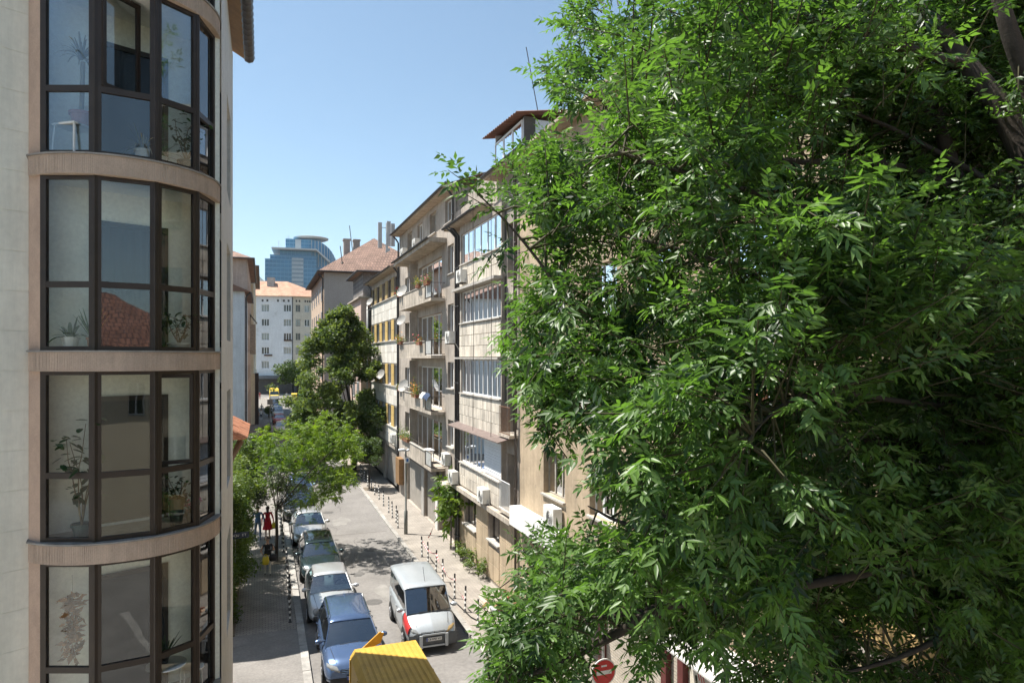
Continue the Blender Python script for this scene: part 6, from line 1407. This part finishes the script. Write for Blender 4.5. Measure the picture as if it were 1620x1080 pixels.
# ------------------------------------------------------------------ trees
BARK = M('ash_bark', (.050,.040,.032), .95, .3, 6, .8, 30)
BARKG = M('grey_bark', (.20,.18,.155), .95, .3, 6, .8, 30)
TWIG = M('green_twig', (.055,.050,.022), .8, .2, 6)
def norm(a): return a/(np.linalg.norm(a,axis=-1,keepdims=True)+1e-9)
def compound(base, d, length, llen, lwid, pairs=3, droop=.35, fold=.25, spread=.95, fine=False):
    """pinnate leaves: per leaf a terminal leaflet and pairs of side leaflets; returns verts, tris, leaf index"""
    n = len(base); up = np.tile([0,0,1.],(n,1)) + rng.normal(size=(n,3))*.35
    s = norm(np.cross(d, up)); nn = np.cross(s, d)
    V, Fc, own = [], [], []; o = 0; Z = np.array([0,0,1.])
    for k in range(pairs*2+1):
        if k == pairs*2: t, side = 1.0, 0
        else: t, side = .35+.55*(k//2)/max(1,pairs-1), (1 if k % 2 else -1)
        p = base + d*(length*t)[:,None] - Z*(length*droop*.35*t*t)[:,None]
        ang = side*(spread+rng.normal(size=n)*.15) if side else rng.normal(size=n)*.15
        ld = d*np.cos(ang)[:,None] + s*np.sin(ang)[:,None] - Z*(droop*rng.uniform(.4,1.3,n))[:,None] + rng.normal(size=(n,3))*.12
        ld = norm(ld); ls = norm(np.cross(ld, nn + rng.normal(size=(n,3))*.35)); ln = np.cross(ls, ld)
        L = (llen*rng.uniform(.72,1.12,n)*(1.1 if side == 0 else 1.0))[:,None]; w = (lwid*rng.uniform(.8,1.15,n))[:,None]; cu = rng.uniform(-.05,.22,(n,1))
        def at(f, a, e): return p+ld*L*f - Z*L*cu*f*f + ls*w*a + ln*w*e
        if fine:
            vs = [p, at(.16,.62,.62*fold), at(.16,0,-.05), at(.16,-.62,.62*fold), at(.42,1,fold), at(.42,0,-.1), at(.42,-1,fold), at(.72,.62,.6*fold), at(.72,0,-.08), at(.72,-.62,.6*fold), at(1,0,0)]
            tr = [(0,2,1),(0,3,2),(1,2,5),(1,5,4),(2,3,6),(2,6,5),(4,5,8),(4,8,7),(5,6,9),(5,9,8),(7,8,10),(8,9,10)]
        else:
            vs = [p, at(.40,1,fold), at(.42,0,-.1), at(.40,-1,fold), at(1,0,0)]; tr = [(0,2,1),(0,3,2),(1,2,4),(2,3,4)]
        m = len(vs); V.append(np.stack(vs,1).reshape(-1,3)); i0 = o+np.arange(n)*m
        Fc.append(np.concatenate([np.stack([i0+a,i0+b,i0+c],1) for a,b,c in tr])); own.append(np.repeat(np.arange(n),m)); o += n*m
    return np.concatenate(V), np.concatenate(Fc), np.concatenate(own)
def inside(poly, x, y):
    c = False; j = len(poly)-1
    for i in range(len(poly)):
        if (poly[i][1] > y) != (poly[j][1] > y) and x < (poly[j][0]-poly[i][0])*(y-poly[i][1])/(poly[j][1]-poly[i][1]+1e-12)+poly[i][0]: c = not c
        j = i
    return c
def limb(mb, pts, r0, r1, n=8):
    """smooth tapered limb through points"""
    pts = [Vector(p) for p in pts]; out = []
    for i in range(len(pts)-1):
        p0,p1,p2,p3 = pts[max(i-1,0)],pts[i],pts[i+1],pts[min(i+2,len(pts)-1)]
        for k in range(4):
            t = k/4; out.append(.5*((2*p1)+(p2-p0)*t+(2*p0-5*p1+4*p2-p3)*t*t+(3*p1-p0-3*p2+p3)*t**3))
    out.append(pts[-1]); m = len(out)
    mb.tube(out, [r0+(r1-r0)*(i/(m-1))**.8 for i in range(m)], n); return out

# ---- the big ash-leaved tree at right
LEAF = leafmat('ash_leaf', (.018,.043,.015), (.118,.206,.050), .42, .42, .5, (1.45,1.75,.65))
big = thing('tree', 'large leafy tree with narrow compound leaves filling the right half', 'tree', (8.1,4.9,.1))
stems = MB(); skel = []
root = Vector((8.1,4.9,.1))
def L_(pts, r0, r1, n=8, mb=None): o = limb(mb or stems, pts, r0, r1, n); skel.extend(o); return o
crotch = pix(1665,760,7.6)
L_([root, root+Vector((0,.1,2.5)), crotch, pix(1640,560,7.6)], .32, .24, 10)
L_([pix(1650,640,7.6), pix(1640,330,7.6), pix(1600,200,7.7), pix(1530,105,7.9), pix(1450,0,8.2), pix(1370,-160,8.5), pix(1330,-380,8.6)], .19, .07)
L_([pix(1655,700,7.6), pix(1600,500,7.8), pix(1575,420,7.9), pix(1520,300,8.1), pix(1480,180,8.3), pix(1440,60,8.5), pix(1400,-100,8.8), pix(1380,-300,9)], .13, .05)
L_([pix(1655,560,7.6), pix(1650,220,7.3), pix(1600,60,7.2), pix(1570,-60,7.2), pix(1540,-320,7.2)], .14, .05)
br = [  # side limbs reaching left
 [(1575,430,7.9),(1480,370,7.4),(1330,340,6.8),(1180,300,6.4),(1040,260,6.2),(950,230,6.3)],
 [(1520,300,8.1),(1400,260,8.0),(1240,255,8.0),(1080,230,8.2),(960,170,8.4)],
 [(1480,180,8.3),(1340,190,8.6),(1200,120,8.8),(1060,40,9.0),(950,-40,9.2)],
 [(1530,105,7.9),(1380,60,7.0),(1200,0,6.4),(1040,-60,6.0)],
 [(1600,500,7.8),(1450,520,7.6),(1300,490,6.9),(1180,430,6.2),(1060,390,6.0),(960,370,6.2)],
 [(1620,620,7.7),(1480,640,6.9),(1330,620,6.0),(1240,640,5.2),(1180,700,4.7)],
 [(1640,690,7.6),(1480,700,7.6),(1290,690,7.6),(1100,650,7.8),(960,590,8.0),(860,560,8.2)],
 [(1650,760,7.6),(1480,790,8.0),(1290,790,8.4),(1100,800,8.6),(960,850,8.8),(850,890,9.0),(790,930,9.0)],
 [(1655,800,7.6),(1460,880,6.8),(1250,930,6.3),(1050,960,6.2),(880,990,6.4),(770,1020,6.6)],
 [(1575,430,7.9),(1400,450,9.4),(1200,470,10.2),(1000,470,10.6),(900,440,10.6)],
 [(1640,330,7.6),(1500,250,7.9),(1380,190,7.9),(1240,150,7.6),(1120,160,7.3)],
 [(900,480,6.6),(850,410,6.5),(800,350,6.4),(754,305,6.3)],
 [(960,590,8.0),(890,640,7.6),(850,680,7.4)],
 [(1655,850,7.6),(1560,960,7.0),(1420,1040,6.6),(1250,1080,6.8)],
 [(1050,960,6.2),(900,1040,6.0),(780,1090,6.0)],
 [(1290,690,7.6),(1150,760,6.6),(1020,830,6.4),(930,800,6.6)],
]
brm = MB()
for k,b in enumerate(br): L_([pix(*p) for p in b], .020 if k in (11,12) else (.045 if k in (4,5,10) else .07), .006, 6, brm)
SK = np.array([tuple(p) for p in skel])
OUT0 = [(862,-420),(862,-20),(852,30),(825,85),(815,140),(822,200),(812,240),(735,236),(720,252),(740,300),(768,330),(770,380),(792,430),(770,505),(768,545),(795,605),(815,680),(845,715),(872,690),(885,655),(915,690),(900,760),(935,800),(950,835),(905,860),(830,850),(775,885),(790,935),(800,965),(742,990),(718,1010),(730,1060),(700,1180),(800,1330),(2000,1330),(2000,-900),(1000,-900)]
OUT = [(x+(140 if 150 < y < 300 and 730 < x < 900 else 62 if y < 560 and 730 < x < 900 else 50 if x < 1000 else 0), y) for x,y in OUT0]
HOLES = [(925,412,1008,468,.6),(978,560,1056,628,.85),(868,700,905,800,.9),(860,798,905,845,.95),(905,0,985,28,.8),(1035,1000,1190,1100,.97),(905,985,1005,1100,1.0),(1350,975,1495,1050,.92),(735,275,800,345,.5)]
sp_b, sp_d, sp_s = [], [], []
R_ = random.Random(11)
def ok(px,py):
    if not inside(OUT,px,py): return False
    for a,b,c,d,pr in HOLES:
        if a < px < c and b < py < d and R_.random() < pr: return False
    return True
tries = 0; ncl = 0
camr = Vector((math.cos(YAW),-math.sin(YAW),0)); camf = Vector((math.sin(YAW),math.cos(YAW),0))
while ncl < 250 and tries < 60000:                 # boughs: each a clump of sprays with shadowed gaps between
    tries += 1
    px = R_.uniform(700,1760); py = R_.uniform(-330,1180)
    if (px > 1640 or py < -20 or py > 1100) and R_.random() < .80: continue
    if not ok(px,py): continue
    u = R_.random(); s = 5.2+5.2*u
    if px < 900: s = 5.8+4.6*u
    smax = 8.85/(.3437+.939*(px-810)/1080)
    if s > smax-.1: s = smax-.1-R_.random()*2.0
    if 820 < px < 1130 and 60 < py < 520 and s < 6.4 and R_.random() < .6: continue
    if px > 1280 and py > 620 and s < 6.3 and R_.random() < .8: continue
    if px > 1370 and py < 340 and s < 8.3 and R_.random() < .85: continue
    if px > 1250 and py < 330 and s < 6.6 and R_.random() < .7: continue
    ncl += 1; c = pix(px,py,s)
    for k in range(R_.randint(8,15)):
        q = c + camr*R_.gauss(0,.36) + camf*R_.gauss(0,.30) + Vector((0,0,R_.gauss(-.05,.24))); f = q.dot(camf); qx = 810+1080*q.dot(camr)/f; qy = 565-1080*(q.z-CAM_H)/f
        if ok(qx,qy): sp_b.append(q)
for (cx,cy,sx,sy,s0,s1,n) in ((860,925,45,45,7.2,8.6,60),(830,1030,45,40,5.9,6.8,50),(1000,930,70,40,6.4,7.6,50),(1330,1020,90,50,6.6,8.0,80),(1540,1000,80,70,6.6,7.8,110),(880,300,30,90,6.8,7.6,30),(1590,120,50,140,8.0,8.5,170),(1330,260,110,120,8.6,9.6,150),(1100,500,110,110,9.0,11.0,90),(850,600,32,60,6.8,7.8,56),(900,480,40,60,6.6,7.6,24),(1440,840,120,150,6.6,8.4,300),(1560,640,70,220,7.0,8.4,150),(1490,140,120,150,8.1,8.9,420),(1250,260,150,140,9.0,10.5,130),(1150,690,85,120,4.4,5.6,80),(1060,560,90,70,5.0,6.0,26),(1310,470,110,60,4.7,5.8,34),(1470,470,70,40,5.0,5.8,14),(1250,800,70,60,5.0,6.0,16),(960,960,110,70,5.2,6.2,30),(1180,330,90,60,5.2,6.0,20),(960,250,80,90,6.4,7.0,24),(1220,110,120,70,4.9,5.6,20)):
    for k in range(n):
        px,py = R_.gauss(cx,sx), R_.gauss(cy,sy)
        if ok(px,py): sp_b.append(pix(px,py,R_.uniform(s0,s1)))
for (px,py,s) in ((752,300,6.3),(775,330,6.4),(805,380,6.4)): sp_b.append(pix(px,py,s))
sp = np.array([tuple(p) for p in sp_b])
# join every spray to the nearest limb with a thin branch
tw = MB(); axis = np.zeros_like(sp); camv = np.array([0,0,CAM_H])
cen = np.array(tuple(pix(1350,420,8.2)))
for i,p in enumerate(sp):
    dd = np.linalg.norm(SK-p,axis=1); j = int(R_.choice(np.argsort(dd + np.maximum(0, SK[:,2]-p[2])*.3)[:5])); q = SK[j]
    out = p-q; Ln = np.linalg.norm(out)
    a = norm(out/(Ln+1e-6)*.8 + norm(p-cen)*.5 + np.array([0,0,.25]) + rng.normal(size=3)*.35); axis[i] = a
    if Ln < .6:
        mid = (q+p)/2+np.array([0,0,.12*Ln]); tw.tube([tuple(q),tuple(mid),tuple(p),tuple(p+a*.34-np.array([0,0,.05]))], [.012+.006*Ln,.009,.006,.003], 4, cap=False)
    else: tw.tube([tuple(p-a*.4),tuple(p),tuple(p+a*.34)], [.008,.006,.003], 4, cap=False)
stems.build('trunk', BARK, big, smooth=True); brm.build('limbs', BARK, big, smooth=True); tag(tw.build('twigs', TWIG, big, smooth=True, fix=False), kind='stuff')
# leaves: opposite pairs along each spray
B_, D_, T_ = [], [], []
for i in range(len(sp)):
    a = axis[i]; sd = norm(np.cross(a,[0,0,1.])+1e-4); vn = np.cross(sd,a); tone0 = min(1,max(0,R_.gauss(.56,.28)))
    for k in range(11):
        f = (k//2)/5; rot = (k//2)*1.45; lat = (sd*math.cos(rot)+vn*math.sin(rot))*(1 if k % 2 else -1)
        if k == 10: d = a
        else: d = a*(.35+.5*f)+lat*.8+np.array([0,0,.10-.25*R_.random()])
        B_.append(sp[i]+a*(.36*f-.06)); D_.append(norm(d+rng.normal(size=3)*.18)); T_.append(min(1,max(0,tone0+R_.gauss(0,.10)+(.28 if f > .75 else 0))))
B_, D_, T_ = np.array(B_), np.array(D_), np.array(T_); n = len(B_)
ln_ = rng.uniform(.13,.22,n)
dist = np.linalg.norm(B_-camv,axis=1); vis = (B_-camv)@np.array([math.sin(YAW),math.cos(YAW),0]) > 0
latp = ((B_-camv)@np.array([math.cos(YAW),-math.sin(YAW),0]))/((B_-camv)@np.array([math.sin(YAW),math.cos(YAW),0])+1e-6)*1080+810
near = np.argsort(np.where(vis & (latp < 1600), dist, 99))[:300]; isn = np.zeros(n,bool); isn[near] = True
for sel,fine in ((~isn & (dist < 6.0), True), (~isn & (dist >= 6.0), False)):
    m_ = int(sel.sum()); print('leaves', m_, fine)
    V,Fc,own = compound(B_[sel],D_[sel],ln_[sel],.102*rng.uniform(.65,1.3,m_),np.full(m_,.0155 if fine else .0175),3,.35,fine=fine)
    np_mesh('crown', V-np.array(tuple(big.location)), Fc, LEAF, big, T_[sel][own], 'stuff')
for k in near:                                # the nearest leaves, one object each
    V,Fc,own = compound(B_[k:k+1],D_[k:k+1],ln_[k:k+1],np.array([.108]),np.array([.016]),3,.35,fine=True)
    o = B_[k]; lo = np_mesh('leaf', V-o, Fc, LEAF, big, np.full(len(V),T_[k])); lo.location = Vector(tuple(o))-big.location

# ---- leafy masses for the other trees
def cluster_pts(centers, radii, n, hollow=.55, flat=1.0):
    out = []; w = np.array(radii)**2; w = w/w.sum(); idx = rng.choice(len(centers), n, p=w)
    d = norm(rng.normal(size=(n,3))); r = np.array(radii)[idx]*(hollow+(1-hollow)*rng.random(n)**.6); d[:,2] *= flat
    return np.array(centers)[idx]+d*r[:,None], idx
def blob_tree(name, label, base, trunk_h, centers, radii, n, size, mat, r0=.14, kind_cat='tree', bark=BARK, flat=.8, hollow=.5, aspect=.55, group=None, feather=False):
    t = thing(name, label, kind_cat, base, group=group); mb = MB(); b = Vector(base); top = b+Vector((0,0,trunk_h))
    limb(mb, [b, b+Vector((.03,.02,trunk_h*.5)), top], r0, r0*.75, 8)
    pick = list(range(len(centers))); 
    for c in [centers[i] for i in pick[::max(1,len(pick)//12)]]:
        c = Vector(tuple(c)); limb(mb, [top-Vector((0,0,.1)), top.lerp(c,.5)+Vector((0,0,.15)), c], r0*.32, .008, 5)
    mb.build('trunk', bark, t, smooth=True)
    P,idx = cluster_pts(centers, radii, n, hollow, flat); ct = rng.uniform(.05,.75,len(centers)); tone = np.clip(ct[idx]+rng.normal(size=n)*.15,0,1)
    if not feather: quads_cloud('crown', P, size, mat, t, tone, aspect, 'stuff', .5)
    else:
        d = norm(norm(P-np.array(centers)[idx])+rng.normal(size=P.shape)*.5+np.array([0,0,.0])); V,Fc,own = compound(P,d,np.full(n,feather),np.full(n,size),np.full(n,size*.19),5,.45,.2,1.1)
        np_mesh('crown', V-np.array(base), Fc, mat, t, tone[own], 'stuff')
    return t
LOCUST = leafmat('bright_locust_leaf', (.060,.115,.016), (.175,.245,.030), .42, .5, .3, (1.9,2.0,.6))
LIND = leafmat('linden_leaf', (.055,.095,.030), (.135,.19,.06), .38, .5, .35); ROUND = leafmat('round_tree_leaf', (.030,.060,.018), (.07,.115,.03), .25, .5, .35)
OLE = leafmat('oleander_leaf', (.06,.085,.05), (.16,.19,.12), .22, .4, .45, (1.6,1.7,1.0)); HEDGE = leafmat('hedge_leaf', (.045,.085,.018), (.13,.19,.035), .32, .45, .4)
# bright locust over the parked cars: flat tiers
cs, rs = [], []
for k in range(110):
    px = rng.uniform(398,560); py = rng.uniform(650,800)
    top = interp(px,[398,430,470,510,560],[700,668,662,648,690]); bot = interp(px,[398,440,470,520,560],[760,790,800,790,745])
    if not top < py < bot: continue
    p = pix(px,py,34.2+rng.normal()*1.1); cs.append(tuple(p)); rs.append(rng.uniform(.38,.75))
for px,py in ((540,668),(552,690),(555,720),(530,780),(515,790),(505,655),(520,662),(545,740),(420,700),(405,735)): cs.append(tuple(pix(px,py,34.0+rng.normal()*.6))); rs.append(.5)
blob_tree('tree', 'bright yellow-green feathery tree beside the parked cars', (.62,34.45,.1), 2.5, cs, [r*.8 for r in rs], 2300, .13, LOCUST, .085, feather=.34, flat=.6, hollow=.05)
# darker tree just behind it, silvery leaves
cs = [(.9+rng.normal()*.7,35.0+rng.normal()*.7,3.6+rng.normal()*.5) for _ in range(14)]; rs = [rng.uniform(.4,.7) for _ in cs]
P,idx = cluster_pts(cs, rs, 2400, .2, .8)
tl = [o for o in bpy.data.objects if o.type=='EMPTY' and o.get('label','').startswith('bright yellow-green')][0]
quads_cloud('inner_leaves', P, .13, OLE, tl, None, .35, 'stuff')
# tall linden
cs, rs = [], []
base = Vector((7.3,59.0,.1))
for k in range(210):
    z = rng.uniform(1.6,14.0); rad = interp(z,[1.5,3,5.5,8,10,12.2,13.8,14.4],[3.4,4.8,5.0,4.2,3.2,1.9,.8,.2]); a = rng.uniform(0,2*math.pi); rr = rad*math.sqrt(rng.random())
    cs.append((min(8.7,6.2+rr*math.cos(a)*.95), 58.6+rr*math.sin(a), z)); rs.append(rng.uniform(.5,1.05)*(.6 if z > 12 else 1))
cs += [(3.0,57.5,3.4),(2.7,57.2,4.4),(3.3,57.5,5.2),(2.3,57,3.0)]; rs += [.8,.6,.8,.5]
blob_tree('tree', 'tall dark conical tree rising beside the panelled house', tuple(base), 3.4, cs, rs, 62000, .23, LIND, .24, flat=.75, hollow=.15, aspect=.7)
# small round tree on the right pavement
cs = [(7.35+rng.normal()*.55,51.0+rng.normal()*.55,3.05+rng.normal()*.42) for _ in range(26)]; rs = [rng.uniform(.35,.55) for _ in cs]
blob_tree('tree', 'small round-headed tree on the right pavement beyond the bollards', (7.41,51.0,.1), 1.9, cs, rs, 7000, .14, ROUND, .055, flat=.8, aspect=.6)
# round dark tree at the far junction
c0 = pix(471,590,142); cs = [(c0.x+rng.normal()*2.0,c0.y+rng.normal()*2.0,6.6+rng.normal()*1.1) for _ in range(40)]; rs = [rng.uniform(.8,1.5) for _ in cs]
blob_tree('tree', 'round dark tree before the far white building', (c0.x,c0.y,.1), 4.2, cs, rs, 6000, .45, ROUND, .2, flat=.8, aspect=.7)
cs = [(c0.x+5+rng.normal()*2.2,120+rng.normal()*2.2,6.0+rng.normal()*1.6) for _ in range(30)]; rs = [rng.uniform(.8,1.5) for _ in cs]
blob_tree('tree', 'tree half hidden behind the tall dark conical tree', (c0.x+5,120,.1), 4.0, cs, rs, 5000, .42, HEDGE, .2, flat=.8, aspect=.7)
# oleander and hedge along the left pavement
cs = []; rs = []
for k in range(44): p = pix(rng.uniform(366,418),rng.uniform(690,790),36.5+rng.normal()*.8); cs.append(tuple(p)); rs.append(.5)
blob_tree('shrub', 'grey-green oleander bush against the pale house at left', (-1.0,37.0,.1), 2.2, cs, rs, 11000, .20, OLE, .06, 'shrub', flat=.9, aspect=.28, hollow=.2)
cs = []; rs = []
for k in range(130):
    y = rng.uniform(26.8,37.5); cs.append((-1.05+rng.normal()*.20-(.25 if y < 28.5 else 0),y,rng.uniform(.4,interp(y,[26.8,29,31,37],[1.6,3.2,4.8,5.4])))); rs.append(rng.uniform(.32,.55))
blob_tree('shrub', 'tall mixed hedge along the left pavement beside the corner block', (-1.45,31,.1), 1.5, cs, rs, 34000, .13, HEDGE, .05, 'shrub', flat=.95, aspect=.45, hollow=.3)
cs = [(.2+rng.normal()*.25,70+rng.normal()*.4,1.8+rng.normal()*.7) for _ in range(10)]; rs = [.45]*10
blob_tree('shrub', 'bright green bush on the left pavement beyond the feathery tree', (.2,70,.1), 1.0, cs, rs, 2500, .2, LOCUST, .05, 'shrub')
cs = [(1.0,118,1.0),(1.0,118.3,1.5),(.8,118,1.3)]; blob_tree('shrub', 'small dark bush in a planter on the far left pavement', (.95,118,.1), .6, cs, [.6,.5,.5], 900, .25, LIND, .05, 'shrub')
# big-leaved sapling by the house wall
cs = [(9.0+rng.normal()*.18,33.4+rng.normal()*.45,2.5+rng.normal()*.6) for _ in range(16)]; rs = [.35]*16
blob_tree('sapling', 'slender sapling with bright long leaves against the grey house wall', (8.95,33.5,.1), 2.2, cs, rs, 95, .30, LOCUST, .05, 'tree', feather=.5, bark=BARKG, hollow=.1)
for k,(x,y) in enumerate(((8.9,31.6),(9.05,30.2),(8.95,28.8))):
    cs = [(x+rng.normal()*.12,y+rng.normal()*.3,.35+abs(rng.normal())*.25) for _ in range(6)]
    blob_tree('weed_clump', 'clump of weeds at the foot of the house wall, %s beyond the rubble' % ORD[2-k], (x,y,.1), .2, cs, [.22]*6, 260, .2, HEDGE, .012, 'weeds', aspect=.3, hollow=.1, group='weeds along the house wall')
cs = [(7.3,22.0,.2),(7.45,22.3,.18)]; blob_tree('weed_clump', 'low tuft of grass round the foot of a near right bollard', (7.3,22.1,.1), .05, cs, [.25,.2], 260, .22, HEDGE, .008, 'weeds', aspect=.15, hollow=.1)

# ------------------------------------------------------------------ summer haze
hz = MB(); hz.box((-4800,-4800,-2),(4800,4800,640)); ho = hz.build('haze', None or bpy.data.materials.new('haze_air')); hm = ho.data.materials[0]; hm.use_nodes = True
n_ = hm.node_tree.nodes; n_.clear(); ou = n_.new('ShaderNodeOutputMaterial'); pv = n_.new('ShaderNodeVolumePrincipled'); pv.inputs['Density'].default_value = HAZE; pv.inputs['Color'].default_value = (.72,.85,1.0,1); pv.inputs['Anisotropy'].default_value = .2
hm.node_tree.links.new(pv.outputs[0], ou.inputs['Volume']); ho['kind'] = 'stuff'
